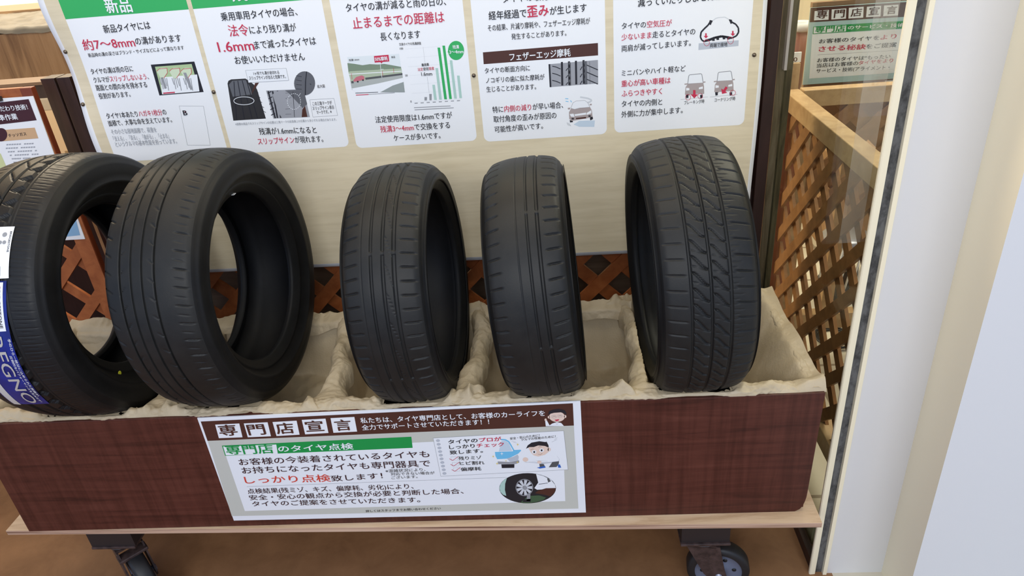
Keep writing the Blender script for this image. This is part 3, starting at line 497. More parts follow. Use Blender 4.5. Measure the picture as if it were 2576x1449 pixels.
["t","歪み",0.3275,1.0588,0.3742,1.0593,0.0233,"R",1,[]],
["t","が生じます",0.3772,1.0601,0.458,1.0617,0.0162,"K",0.6,[]],
["t","その結果、片減り摩耗や、フェザーエッジ摩耗が",0.2368,1.0358,0.4651,1.0351,0.0128,"K",0,[]],
["t","発生することがあります。",0.2882,1.0143,0.4116,1.0138,0.012,"K",0,[]],
["g","BR",[[0.2207,0.9909],[0.4815,0.9928],[0.4814,0.9657],[0.2199,0.9645]],1],
["t","フェザーエッジ摩耗",0.2804,0.968,0.419,0.969,0.0159,"W",1,[]],
["t","タイヤの断面方向に",0.2209,0.9434,0.3252,0.943,0.0121,"K",0,[]],
["t","ノコギリの歯に似た摩耗が",0.2216,0.9211,0.3574,0.9205,0.0123,"K",0,[]],
["t","生じることがあります。",0.2209,0.9007,0.3366,0.8998,0.0124,"K",0,[]],
["g","TL",[[0.3681,0.9541],[0.4807,0.9557],[0.4803,0.9027],[0.3681,0.9021]],1],
["g","K",[[0.3965,0.957],[0.4012,0.9571],[0.3998,0.9041],[0.3951,0.904]],2],
["g","K",[[0.4127,0.9572],[0.4174,0.9573],[0.4162,0.9042],[0.4115,0.9041]],2],
["g","K",[[0.4285,0.9574],[0.4331,0.9575],[0.4321,0.9043],[0.4275,0.9042]],2],
["g","K",[[0.4458,0.9577],[0.4504,0.9578],[0.4497,0.9044],[0.445,0.9043]],2],
["g","K",[[0.3681,0.9541],[0.3721,0.9543],[0.3721,0.902],[0.3681,0.9021]],2],
["g","TM",[[0.4138,0.9548],[0.4189,0.9549],[0.4178,0.9024],[0.4128,0.9022]],2],
["g","TM",[[0.4484,0.955],[0.4554,0.9552],[0.4553,0.9026],[0.4487,0.9026]],2],
["g","K",[[0.3762,0.9486],[0.3853,0.9457],[0.3859,0.9474],[0.3767,0.9503]],3],
["g","K",[[0.3852,0.9457],[0.3947,0.9409],[0.3955,0.9426],[0.386,0.9473]],3],
["g","K",[[0.4547,0.9453],[0.4661,0.9395],[0.467,0.9413],[0.4556,0.9471]],3],
["g","K",[[0.4661,0.9395],[0.4798,0.9326],[0.4807,0.9344],[0.4669,0.9413]],3],
["g","K",[[0.4079,0.9365],[0.4127,0.9419],[0.4115,0.9429],[0.4066,0.9376]],3],
["g","K",[[0.4405,0.9354],[0.4454,0.943],[0.4438,0.944],[0.439,0.9364]],3],
["g","K",[[0.3754,0.9326],[0.3846,0.9297],[0.3851,0.9314],[0.3759,0.9344]],3],
["g","K",[[0.3844,0.9298],[0.394,0.9249],[0.3948,0.9266],[0.3852,0.9314]],3],
["g","K",[[0.4542,0.9294],[0.4657,0.9235],[0.4666,0.9254],[0.4551,0.9312]],3],
["g","K",[[0.4657,0.9235],[0.4795,0.9166],[0.4803,0.9184],[0.4665,0.9254]],3],
["g","K",[[0.4072,0.9205],[0.4121,0.9259],[0.4109,0.927],[0.406,0.9215]],3],
["g","K",[[0.44,0.9194],[0.4449,0.9271],[0.4433,0.9281],[0.4384,0.9204]],3],
["g","K",[[0.3745,0.9165],[0.3838,0.9136],[0.3843,0.9153],[0.3751,0.9183]],3],
["g","K",[[0.3836,0.9136],[0.3933,0.9088],[0.3941,0.9104],[0.3844,0.9153]],3],
["g","K",[[0.4538,0.9133],[0.4653,0.9074],[0.4662,0.9093],[0.4546,0.9151]],3],
["g","K",[[0.4653,0.9074],[0.4791,0.9004],[0.48,0.9023],[0.4661,0.9093]],3],
["g","K",[[0.4065,0.9043],[0.4114,0.9097],[0.4102,0.9108],[0.4053,0.9054]],3],
["g","K",[[0.4395,0.9032],[0.4444,0.911],[0.4428,0.912],[0.4379,0.9042]],3],
["g","DG",[[0.4614,0.9537],[0.461,0.9026],[0.4617,0.9026],[0.4621,0.9536]],3],
["t","特に内側の減りが早い場合、",0.2307,0.8514,0.3972,0.8522,0.0142,"K",0,[[2,7,"R"]]],
["t","取付角度の歪みが原因の",0.231,0.8284,0.3803,0.8287,0.0144,"K",0,[]],
["t","可能性が高いです。",0.2312,0.8037,0.3472,0.8059,0.0141,"K",0,[]],
["g","LB",[[0.4335,0.8183],[0.4706,0.817],[0.469,0.8012],[0.433,0.8041],[0.42,0.8106]],1],
["g","LG",[[0.4373,0.8726],[0.4549,0.8683],[0.4557,0.872],[0.4381,0.8763]],1],
["g","LG",[[0.4545,0.8685],[0.4633,0.8639],[0.465,0.8672],[0.4561,0.8719]],1],
["g","LG",[[0.4625,0.8666],[0.4605,0.8631],[0.4638,0.8611],[0.4658,0.8645]],1],
["g","LG",[[0.4616,0.864],[0.4497,0.8605],[0.4508,0.8568],[0.4628,0.8603]],1],
["g","W",[[0.4148,0.8498],[0.4207,0.8626],[0.4292,0.8663],[0.4481,0.8659],[0.455,0.8602],[0.4595,0.8492],[0.4381,0.849],[0.4237,0.8468]],2],
["g","GR",[[0.4151,0.8497],[0.4211,0.8624],[0.4204,0.8627],[0.4144,0.85]],3],
["g","GR",[[0.4209,0.8622],[0.4293,0.866],[0.429,0.8666],[0.4206,0.8629]],3],
["g","GR",[[0.4292,0.8659],[0.4481,0.8656],[0.4481,0.8663],[0.4292,0.8666]],3],
["g","GR",[[0.4479,0.8657],[0.4548,0.86],[0.4552,0.8605],[0.4483,0.8662]],3],
["g","GR",[[0.4547,0.8601],[0.4591,0.8491],[0.4598,0.8493],[0.4554,0.8604]],3],
["g","GR",[[0.4595,0.8495],[0.4381,0.8493],[0.4381,0.8486],[0.4595,0.8488]],3],
["g","GR",[[0.438,0.8493],[0.4237,0.8472],[0.4238,0.8465],[0.4381,0.8486]],3],
["g","GR",[[0.4238,0.8471],[0.4149,0.8502],[0.4147,0.8495],[0.4236,0.8465]],3],
["g","TP",[[0.4103,0.8405],[0.4155,0.849],[0.4381,0.8494],[0.4595,0.8499],[0.464,0.8417],[0.4655,0.8259],[0.4576,0.824],[0.4167,0.8194],[0.4104,0.8247]],2],
["g","W",[[0.4118,0.8363],[0.4209,0.8366],[0.4231,0.8287],[0.4147,0.8298]],3],
["g","W",[[0.4515,0.836],[0.4628,0.8418],[0.4627,0.8345],[0.4518,0.8312]],3],
["g","W",[[0.4228,0.8348],[0.4501,0.8371],[0.4507,0.8322],[0.4243,0.8306]],3],
["g","BR",[[0.4258,0.8261],[0.4498,0.8269],[0.4504,0.8232],[0.4264,0.8231]],4],
["g","K",[[0.4219,0.8244],[0.4214,0.8235],[0.4202,0.8229],[0.4185,0.8227],[0.4168,0.8231],[0.4156,0.8239],[0.4152,0.8249],[0.4157,0.8258],[0.417,0.8264],[0.4187,0.8266],[0.4203,0.8262],[0.4215,0.8254]],4],
["g","K",[[0.4618,0.8281],[0.4613,0.8271],[0.4601,0.8265],[0.4584,0.8263],[0.4567,0.8267],[0.4555,0.8275],[0.4551,0.8285],[0.4556,0.8294],[0.4568,0.8301],[0.4585,0.8302],[0.4602,0.8298],[0.4614,0.8291]],4],
["g","K",[[0.4113,0.8222],[0.4191,0.8188],[0.4183,0.8164],[0.4118,0.8161]],3],
["g","K",[[0.4588,0.8251],[0.4656,0.8263],[0.4664,0.8205],[0.4598,0.8177]],3],
["g","TP",[[0.4077,0.851],[0.4132,0.8516],[0.4135,0.8475],[0.4085,0.8471]],2],
["g","TP",[[0.4592,0.8564],[0.4639,0.8572],[0.4643,0.8536],[0.4596,0.8532]],2],
["g","SB",[[0.4028,0.8725],[0.4099,0.8715],[0.4101,0.8732],[0.403,0.8741]],2],
["g","SB",[[0.4034,0.8663],[0.41,0.8649],[0.4103,0.8665],[0.4037,0.8679]],2],
["g","SB",[[0.4143,0.8678],[0.4165,0.8636],[0.418,0.8644],[0.4157,0.8686]],2],
["g","GR",[[0.4042,0.8165],[0.4053,0.8127],[0.406,0.8129],[0.4049,0.8167]],2],
["g","GR",[[0.4053,0.8126],[0.4076,0.8088],[0.4082,0.8092],[0.4059,0.813]],2],
["g","GR",[[0.4071,0.8153],[0.4081,0.8115],[0.4088,0.8117],[0.4078,0.8155]],2],
["g","GR",[[0.4082,0.8114],[0.4104,0.8079],[0.411,0.8082],[0.4088,0.8118]],2],
["g","GR",[[0.4099,0.8141],[0.411,0.8104],[0.4116,0.8106],[0.4106,0.8143]],2],
["g","GR",[[0.411,0.8103],[0.4133,0.8069],[0.4139,0.8073],[0.4116,0.8107]],2]],
"P5":[
["t","減っていたりしませんか",0.5702,1.0627,0.7529,1.0645,0.0164,"K",0.6,[]],
["t","タイヤの空気圧が",0.5348,1.0185,0.6451,1.0175,0.0131,"K",0,[[4,8,"R"]]],
["t","少ないまま走るとタイヤの",0.5342,0.9943,0.6971,0.9954,0.0133,"K",0,[[0,5,"R"]]],
["t","両肩が減ってしまいます。",0.5341,0.9696,0.6886,0.9718,0.0135,"K",0,[]],
["t","ミニバンやハイト軽など",0.5342,0.9153,0.6789,0.9164,0.013,"K",0,[]],
["t","重心が高い車種は",0.5336,0.8913,0.6456,0.8916,0.0136,"R",0.6,[]],
["t","ふらつきやすく",0.5339,0.8684,0.6268,0.868,0.0138,"R",0.6,[]],
["t","タイヤの内側と",0.5338,0.8444,0.6278,0.8429,0.014,"K",0,[]],
["t","外側に力が集中します。",0.5332,0.8193,0.6757,0.8205,0.0142,"K",0,[]],
["g","LG2",[[0.706,0.9758],[0.7935,0.9765],[0.7938,0.9641],[0.706,0.9612]],1],
["t","両端で接地",0.7309,0.9653,0.769,0.9655,0.0086,"K",0,[]],
["g","K",[[0.7333,1.0225],[0.7291,1.0222],[0.7298,1.0188],[0.734,1.0191]],3],
["g","K",[[0.7279,1.0216],[0.7231,1.0144],[0.7261,1.0123],[0.731,1.0194]],3],
["g","K",[[0.7233,1.0147],[0.7153,1.0076],[0.7179,1.0049],[0.7259,1.012]],3],
["g","K",[[0.7152,1.0075],[0.7088,1.0008],[0.7116,0.9983],[0.718,1.005]],3],
["g","K",[[0.7084,1.0],[0.7072,0.9898],[0.7108,0.989],[0.712,0.9991]],3],
["g","K",[[0.7074,0.9888],[0.7109,0.9817],[0.7141,0.9829],[0.7106,0.99]],3],
["g","K",[[0.7117,0.9809],[0.7171,0.9776],[0.7187,0.9805],[0.7133,0.9838]],3],
["g","K",[[0.7184,0.9773],[0.731,0.9793],[0.73,0.9828],[0.7174,0.9808]],3],
["g","K",[[0.7313,0.9794],[0.7417,0.9834],[0.74,0.9867],[0.7297,0.9827]],3],
["g","K",[[0.7413,0.9833],[0.7559,0.9858],[0.7549,0.9892],[0.7403,0.9868]],3],
["g","K",[[0.7553,0.9858],[0.7659,0.9836],[0.7662,0.987],[0.7556,0.9892]],3],
["g","K",[[0.7659,0.9836],[0.7787,0.9806],[0.779,0.984],[0.7662,0.987]],3],
["g","K",[[0.7798,0.9807],[0.7889,0.9848],[0.7871,0.988],[0.7779,0.9839]],3],
["g","K",[[0.7896,0.9854],[0.7937,0.9927],[0.7905,0.9947],[0.7864,0.9874]],3],
["g","K",[[0.7939,0.9936],[0.7928,1.0028],[0.7893,1.0029],[0.7903,0.9937]],3],
["g","K",[[0.7924,1.0038],[0.7862,1.0119],[0.7835,1.0101],[0.7897,1.002]],3],
["g","K",[[0.7856,1.0125],[0.7774,1.0171],[0.7759,1.0142],[0.7841,1.0096]],3],
["g","K",[[0.7778,1.0168],[0.7716,1.0227],[0.7693,1.0204],[0.7755,1.0145]],3],
["g","LG",[[0.7341,1.0209],[0.7411,1.0256],[0.7401,1.027],[0.733,1.0223]],2],
["g","LG",[[0.7409,1.0255],[0.7471,1.0271],[0.7465,1.0287],[0.7403,1.0271]],2],
["g","LG",[[0.7469,1.0271],[0.7604,1.0269],[0.7602,1.0285],[0.7467,1.0287]],2],
["g","LG",[[0.7599,1.027],[0.7701,1.0209],[0.7708,1.0222],[0.7606,1.0284]],2],
["g","K",[[0.7207,0.9779],[0.7312,0.9798],[0.7297,0.9847],[0.7192,0.9828]],3],
["g","K",[[0.7315,0.9799],[0.7419,0.9833],[0.7397,0.988],[0.7294,0.9847]],3],
["g","K",[[0.7414,0.9832],[0.7561,0.985],[0.7548,0.99],[0.7402,0.9881]],3],
["g","K",[[0.7552,0.9851],[0.7659,0.9829],[0.7663,0.9877],[0.7556,0.9899]],3],
["g","K",[[0.7658,0.9829],[0.7775,0.98],[0.7781,0.9848],[0.7664,0.9877]],3],
["g","K",[[0.7346,0.9834],[0.7405,0.9834],[0.7412,0.9788],[0.7355,0.9788]],3],
["g","K",[[0.744,0.9848],[0.7499,0.9848],[0.7506,0.9802],[0.7449,0.9802]],3],
["g","K",[[0.7576,0.9853],[0.7635,0.9853],[0.7642,0.9807],[0.7586,0.9807]],3],
["g","K",[[0.7672,0.9842],[0.7731,0.9842],[0.7738,0.9796],[0.7681,0.9796]],3],
["g","K",[[0.7278,1.024],[0.7342,1.0222],[0.7305,1.0129],[0.7255,1.0157]],3],
["g","K",[[0.7689,1.0223],[0.7759,1.0211],[0.7772,1.014],[0.7737,1.0122]],3],
["g","R",[[0.7192,0.9967],[0.7225,0.9964],[0.7228,0.9907],[0.7262,0.9904],[0.7214,0.9854],[0.7161,0.9911],[0.7194,0.9909]],5],
["g","R",[[0.7776,0.9976],[0.781,0.9973],[0.7814,0.9916],[0.7847,0.9913],[0.7801,0.9863],[0.7746,0.9921],[0.778,0.9918]],5],
["g","R",[[0.7291,0.9756],[0.729,0.9739],[0.7298,0.9737],[0.7299,0.9755]],5],
["g","R",[[0.729,0.974],[0.7285,0.9724],[0.7293,0.9721],[0.7298,0.9737]],5],
["g","R",[[0.7285,0.9725],[0.7276,0.9712],[0.7283,0.9707],[0.7292,0.972]],5],
["g","R",[[0.7277,0.9713],[0.7264,0.9703],[0.727,0.9696],[0.7282,0.9706]],5],
["g","R",[[0.7265,0.9704],[0.7251,0.9698],[0.7255,0.969],[0.7269,0.9696]],5],
["g","R",[[0.7252,0.9698],[0.7236,0.9697],[0.7238,0.9689],[0.7254,0.969]],5],
["g","R",[[0.7237,0.9697],[0.7221,0.9701],[0.722,0.9692],[0.7236,0.9689]],5],
["g","R",[[0.7222,0.97],[0.7207,0.9708],[0.7204,0.9701],[0.7219,0.9693]],5],
["g","R",[[0.7208,0.9707],[0.7195,0.9719],[0.719,0.9713],[0.7203,0.9701]],5],
["g","R",[[0.7196,0.9718],[0.7185,0.9732],[0.7178,0.9728],[0.7189,0.9714]],5],
["g","R",[[0.7186,0.9731],[0.7179,0.9748],[0.7171,0.9746],[0.7178,0.9729]],5],
["g","R",[[0.7179,0.9747],[0.7176,0.9764],[0.7168,0.9764],[0.7171,0.9747]],5],
["g","R",[[0.7176,0.9763],[0.7177,0.978],[0.7169,0.9782],[0.7168,0.9765]],5],
["g","R",[[0.7177,0.9779],[0.7183,0.9795],[0.7175,0.9799],[0.7169,0.9783]],5],
["g","R",[[0.7182,0.9794],[0.7191,0.9807],[0.7184,0.9812],[0.7175,0.9799]],5],
["g","R",[[0.7191,0.9806],[0.7203,0.9816],[0.7197,0.9823],[0.7185,0.9813]],5],
["g","R",[[0.7202,0.9816],[0.7216,0.9821],[0.7212,0.9829],[0.7198,0.9823]],5],
["g","R",[[0.7215,0.9821],[0.7231,0.9822],[0.7229,0.983],[0.7214,0.9829]],5],
["g","R",[[0.723,0.9822],[0.7246,0.9819],[0.7247,0.9827],[0.7231,0.983]],5],
["g","R",[[0.7245,0.9819],[0.726,0.9811],[0.7263,0.9819],[0.7248,0.9826]],5],
["g","R",[[0.7259,0.9812],[0.7272,0.9801],[0.7277,0.9807],[0.7264,0.9818]],5],
["g","R",[[0.7271,0.9801],[0.7282,0.9787],[0.7289,0.9791],[0.7278,0.9806]],5],
["g","R",[[0.7281,0.9788],[0.7288,0.9772],[0.7296,0.9774],[0.7289,0.979]],5],
["g","R",[[0.7288,0.9773],[0.7291,0.9755],[0.7299,0.9756],[0.7296,0.9773]],5],
["g","R",[[0.7815,0.977],[0.7814,0.9751],[0.7823,0.975],[0.7824,0.9769]],5],
["g","R",[[0.7815,0.9752],[0.7809,0.9734],[0.7818,0.9731],[0.7823,0.9749]],5],
["g","R",[[0.781,0.9735],[0.7801,0.9721],[0.7808,0.9716],[0.7817,0.973]],5],
["g","R",[[0.7801,0.9721],[0.7789,0.971],[0.7795,0.9704],[0.7808,0.9715]],5],
["g","R",[[0.779,0.9711],[0.7775,0.9705],[0.7779,0.9697],[0.7794,0.9703]],5],
["g","R",[[0.7776,0.9705],[0.776,0.9703],[0.7762,0.9695],[0.7778,0.9697]],5],
["g","R",[[0.7761,0.9703],[0.7745,0.9707],[0.7744,0.9699],[0.7761,0.9695]],5],
["g","R",[[0.7746,0.9707],[0.773,0.9715],[0.7727,0.9708],[0.7743,0.9699]],5],
["g","R",[[0.7731,0.9714],[0.7717,0.9727],[0.7712,0.9722],[0.7726,0.9709]],5],
["g","R",[[0.7718,0.9726],[0.7707,0.9743],[0.77,0.9739],[0.7711,0.9722]],5],
["g","R",[[0.7707,0.9742],[0.77,0.976],[0.7692,0.9758],[0.77,0.974]],5],
["g","R",[[0.77,0.9759],[0.7697,0.9779],[0.7688,0.9778],[0.7692,0.9759]],5],
["g","R",[[0.7697,0.9778],[0.7698,0.9797],[0.7689,0.9799],[0.7688,0.9779]],5],
["g","R",[[0.7698,0.9796],[0.7703,0.9814],[0.7695,0.9817],[0.7689,0.9799]],5],
["g","R",[[0.7702,0.9813],[0.7712,0.9827],[0.7704,0.9832],[0.7695,0.9818]],5],
["g","R",[[0.7711,0.9827],[0.7723,0.9838],[0.7717,0.9844],[0.7705,0.9833]],5],
["g","R",[[0.7722,0.9837],[0.7737,0.9843],[0.7733,0.9851],[0.7718,0.9845]],5],
["g","R",[[0.7736,0.9843],[0.7752,0.9844],[0.775,0.9853],[0.7734,0.9851]],5],
["g","R",[[0.7751,0.9844],[0.7767,0.9841],[0.7768,0.9849],[0.7752,0.9853]],5],
["g","R",[[0.7766,0.9841],[0.7782,0.9833],[0.7785,0.984],[0.7769,0.9848]],5],
["g","R",[[0.7781,0.9833],[0.7795,0.9821],[0.78,0.9826],[0.7786,0.9839]],5],
["g","R",[[0.7794,0.9822],[0.7805,0.9805],[0.7812,0.9809],[0.7801,0.9826]],5],
["g","R",[[0.7805,0.9806],[0.7812,0.9788],[0.782,0.979],[0.7812,0.9808]],5],
["g","R",[[0.7812,0.9789],[0.7815,0.9769],[0.7824,0.977],[0.782,0.9789]],5],
["g","W",[[0.685,0.8872],[0.6869,0.9055],[0.689,0.9075],[0.7138,0.9084],[0.716,0.9067],[0.7202,0.8869]],1],
["g","GR",[[0.6857,0.887],[0.6876,0.9054],[0.6861,0.9057],[0.6842,0.8873]],2],
["g","GR",[[0.6874,0.9049],[0.6895,0.907],[0.6884,0.9081],[0.6863,0.9061]],2],
["g","GR",[[0.6891,0.9068],[0.7139,0.9076],[0.7137,0.9092],[0.6888,0.9083]],2],
["g","GR",[[0.7134,0.9078],[0.7156,0.9061],[0.7164,0.9073],[0.7142,0.909]],2],
["g","GR",[[0.7153,0.9067],[0.7195,0.8868],[0.721,0.887],[0.7168,0.9068]],2],
["g","GR",[[0.7201,0.8877],[0.6849,0.8879],[0.685,0.8864],[0.7203,0.8861]],2],
["g","TP",[[0.6797,0.8633],[0.6804,0.8798],[0.685,0.8869],[0.7202,0.8876],[0.7223,0.8791],[0.7236,0.8625],[0.7182,0.8607],[0.7148,0.8631],[0.6907,0.8625],[0.6864,0.8595]],3],
["g","W",[[0.6818,0.8786],[0.689,0.8775],[0.6895,0.8726],[0.682,0.872]],4],
["g","W",[[0.7109,0.8773],[0.7195,0.8793],[0.72,0.8738],[0.7108,0.8733]],4],
["g","TP",[[0.678,0.8857],[0.6852,0.8861],[0.6847,0.8887],[0.6776,0.8883]],3],
["g","TP",[[0.72,0.8872],[0.7252,0.8879],[0.7246,0.8905],[0.7194,0.8898]],3],
["g","K",[[0.6815,0.8621],[0.6877,0.8625],[0.6879,0.8554],[0.6827,0.8544]],4],
["g","K",[[0.7141,0.8598],[0.7202,0.8603],[0.7205,0.8532],[0.7153,0.8522]],4],
["g","GR",[[0.6702,0.8519],[0.7324,0.8539],[0.7323,0.8544],[0.6702,0.8524]],2],
["g","W",[[0.7511,0.8887],[0.7527,0.907],[0.7547,0.909],[0.7794,0.9098],[0.7816,0.9082],[0.7862,0.8884]],1],
["g","GR",[[0.7519,0.8885],[0.7534,0.9068],[0.7519,0.9071],[0.7504,0.8888]],2],
["g","GR",[[0.7533,0.9064],[0.7553,0.9084],[0.7542,0.9096],[0.7521,0.9075]],2],
["g","GR",[[0.7548,0.9082],[0.7795,0.9091],[0.7793,0.9106],[0.7546,0.9097]],2],
["g","GR",[[0.779,0.9093],[0.7813,0.9076],[0.782,0.9088],[0.7798,0.9104]],2],
["g","GR",[[0.7809,0.9081],[0.7854,0.8884],[0.7869,0.8885],[0.7824,0.9083]],2],
["g","GR",[[0.7861,0.8892],[0.7511,0.8895],[0.7512,0.8879],[0.7863,0.8877]],2],
["g","TP",[[0.7464,0.8649],[0.7468,0.8814],[0.7512,0.8885],[0.7861,0.8891],[0.7884,0.8807],[0.79,0.8641],[0.7847,0.8623],[0.7813,0.8647],[0.7573,0.8642],[0.7531,0.8611]],3],
["g","W",[[0.7482,0.8802],[0.7554,0.879],[0.7559,0.8742],[0.7485,0.8736]],4],
["g","W",[[0.7771,0.8788],[0.7856,0.8809],[0.7862,0.8754],[0.7771,0.8749]],4],
["g","TP",[[0.7442,0.8872],[0.7514,0.8876],[0.7509,0.8902],[0.7438,0.8898]],3],
["g","TP",[[0.786,0.8887],[0.7911,0.8894],[0.7904,0.892],[0.7853,0.8913]],3],
["g","K",[[0.7482,0.8637],[0.7543,0.8642],[0.7547,0.8571],[0.7495,0.8561]],4],
["g","K",[[0.7806,0.8615],[0.7867,0.8619],[0.7871,0.8548],[0.782,0.8539]],4],
["g","GR",[[0.7372,0.8535],[0.7989,0.8555],[0.7988,0.8561],[0.7371,0.8541]],2],
["g","R",[[0.6978,0.8724],[0.7034,0.872],[0.7039,0.862],[0.7095,0.8617],[0.7014,0.853],[0.6926,0.8628],[0.6982,0.8624]],5],
["g","R",[[0.7714,0.8761],[0.7762,0.8726],[0.7712,0.8648],[0.776,0.8613],[0.7641,0.8593],[0.7616,0.8718],[0.7664,0.8683]],5],
["g","R",[[0.6925,0.8563],[0.6924,0.8546],[0.6933,0.8544],[0.6934,0.8561]],6],
["g","R",[[0.6924,0.8547],[0.6919,0.8532],[0.6927,0.8528],[0.6932,0.8543]],6],
["g","R",[[0.6919,0.8533],[0.691,0.852],[0.6918,0.8514],[0.6926,0.8527]],6],
["g","R",[[0.6911,0.8521],[0.6899,0.8511],[0.6905,0.8504],[0.6917,0.8514]],6],
["g","R",[[0.69,0.8512],[0.6886,0.8506],[0.689,0.8498],[0.6904,0.8503]],6],
["g","R",[[0.6887,0.8507],[0.6872,0.8505],[0.6873,0.8497],[0.6889,0.8498]],6],
["g","R",[[0.6873,0.8505],[0.6857,0.8509],[0.6857,0.85],[0.6872,0.8497]],6],
["g","R",[[0.6859,0.8508],[0.6844,0.8516],[0.6841,0.8508],[0.6855,0.85]],6],
["g","R",[[0.6845,0.8515],[0.6832,0.8526],[0.6827,0.852],[0.684,0.8508]],6],
["g","R",[[0.6833,0.8525],[0.6823,0.8539],[0.6816,0.8535],[0.6826,0.8521]],6],
["g","R",[[0.6824,0.8538],[0.6817,0.8554],[0.6809,0.8552],[0.6816,0.8536]],6],
["g","R",[[0.6817,0.8553],[0.6815,0.857],[0.6806,0.857],[0.6809,0.8553]],6],
["g","R",[[0.6815,0.8569],[0.6816,0.8586],[0.6808,0.8587],[0.6806,0.8571]],6],
["g","R",[[0.6816,0.8585],[0.6821,0.86],[0.6813,0.8604],[0.6808,0.8588]],6],
["g","R",[[0.6821,0.8599],[0.683,0.8612],[0.6823,0.8617],[0.6814,0.8605]],6],
["g","R",[[0.6829,0.8611],[0.6841,0.862],[0.6835,0.8627],[0.6823,0.8618]],6],
["g","R",[[0.684,0.862],[0.6854,0.8625],[0.685,0.8633],[0.6836,0.8628]],6],
["g","R",[[0.6853,0.8625],[0.6868,0.8626],[0.6867,0.8635],[0.6851,0.8634]],6],
["g","R",[[0.6867,0.8626],[0.6883,0.8623],[0.6883,0.8632],[0.6868,0.8635]],6],
["g","R",[[0.6881,0.8623],[0.6896,0.8616],[0.6899,0.8624],[0.6885,0.8631]],6],
["g","R",[[0.6895,0.8617],[0.6908,0.8605],[0.6913,0.8612],[0.69,0.8623]],6],
["g","R",[[0.6907,0.8606],[0.6917,0.8592],[0.6924,0.8597],[0.6914,0.8611]],6],
["g","R",[[0.6916,0.8593],[0.6923,0.8577],[0.6931,0.858],[0.6924,0.8596]],6],
["g","R",[[0.6922,0.8578],[0.6925,0.8562],[0.6934,0.8562],[0.6931,0.8579]],6],
["g","R",[[0.7197,0.8573],[0.7196,0.8557],[0.7204,0.8556],[0.7206,0.8571]],6],
["g","R",[[0.7196,0.8558],[0.7191,0.8544],[0.7199,0.8541],[0.7204,0.8555]],6],
["g","R",[[0.7191,0.8545],[0.7183,0.8533],[0.7191,0.8528],[0.7199,0.854]],6],
["g","R",[[0.7184,0.8534],[0.7173,0.8525],[0.7179,0.8518],[0.719,0.8527]],6],
["g","R",[[0.7174,0.8526],[0.7161,0.8521],[0.7165,0.8512],[0.7178,0.8518]],6],
["g","R",[[0.7162,0.8521],[0.7148,0.852],[0.715,0.8511],[0.7164,0.8512]],6],
["g","R",[[0.7149,0.852],[0.7135,0.8523],[0.7134,0.8514],[0.7149,0.8511]],6],
["g","R",[[0.7136,0.8523],[0.7123,0.853],[0.7119,0.8522],[0.7133,0.8515]],6],
["g","R",[[0.7124,0.8529],[0.7112,0.8539],[0.7107,0.8533],[0.7118,0.8522]],6],
["g","R",[[0.7113,0.8538],[0.7103,0.8551],[0.7096,0.8547],[0.7106,0.8534]],6],
["g","R",[[0.7104,0.855],[0.7098,0.8565],[0.709,0.8563],[0.7096,0.8548]],6],
["g","R",[[0.7098,0.8564],[0.7096,0.858],[0.7087,0.8579],[0.7089,0.8564]],6],
["g","R",[[0.7096,0.8579],[0.7097,0.8594],[0.7088,0.8596],[0.7087,0.858]],6],
["g","R",[[0.7097,0.8593],[0.7101,0.8607],[0.7093,0.8611],[0.7088,0.8597]],6],
["g","R",[[0.7101,0.8606],[0.7109,0.8618],[0.7102,0.8624],[0.7094,0.8612]],6],
["g","R",[[0.7108,0.8617],[0.7119,0.8626],[0.7113,0.8633],[0.7102,0.8625]],6],
["g","R",[[0.7118,0.8626],[0.7131,0.8631],[0.7127,0.8639],[0.7114,0.8634]],6],
["g","R",[[0.713,0.863],[0.7144,0.8631],[0.7143,0.864],[0.7128,0.8639]],6],
["g","R",[[0.7143,0.8631],[0.7157,0.8628],[0.7158,0.8637],[0.7144,0.864]],6],
["g","R",[[0.7156,0.8629],[0.717,0.8622],[0.7173,0.863],[0.7159,0.8637]],6],
["g","R",[[0.7169,0.8623],[0.718,0.8612],[0.7186,0.8619],[0.7174,0.8629]],6],
["g","R",[[0.718,0.8613],[0.7189,0.86],[0.7196,0.8605],[0.7186,0.8618]],6],
["g","R",[[0.7188,0.8601],[0.7194,0.8586],[0.7203,0.8589],[0.7196,0.8604]],6],
["g","R",[[0.7194,0.8587],[0.7197,0.8572],[0.7205,0.8572],[0.7203,0.8588]],6],
["g","R",[[0.7942,0.8599],[0.7941,0.8583],[0.795,0.8582],[0.7951,0.8597]],6],
["g","R",[[0.7941,0.8584],[0.7936,0.857],[0.7944,0.8566],[0.7949,0.858]],6],
["g","R",[[0.7937,0.8571],[0.7928,0.8559],[0.7935,0.8553],[0.7944,0.8565]],6],
["g","R",[[0.7928,0.8559],[0.7916,0.855],[0.7922,0.8543],[0.7934,0.8552]],6],
["g","R",[[0.7917,0.8551],[0.7903,0.8546],[0.7907,0.8537],[0.7921,0.8542]],6],
["g","R",[[0.7904,0.8546],[0.7888,0.8545],[0.789,0.8536],[0.7906,0.8537]],6],
["g","R",[[0.789,0.8545],[0.7874,0.8548],[0.7873,0.8539],[0.7889,0.8536]],6],
["g","R",[[0.7875,0.8548],[0.7859,0.8555],[0.7857,0.8547],[0.7872,0.854]],6],
["g","R",[[0.786,0.8554],[0.7847,0.8565],[0.7842,0.8558],[0.7856,0.8547]],6],
["g","R",[[0.7848,0.8564],[0.7837,0.8578],[0.7831,0.8573],[0.7841,0.8559]],6],
["g","R",[[0.7838,0.8577],[0.7831,0.8592],[0.7823,0.8589],[0.783,0.8574]],6],
["g","R",[[0.7831,0.8591],[0.7828,0.8607],[0.782,0.8606],[0.7823,0.859]],6],
["g","R",[[0.7828,0.8606],[0.7829,0.8622],[0.7821,0.8624],[0.782,0.8608]],6],
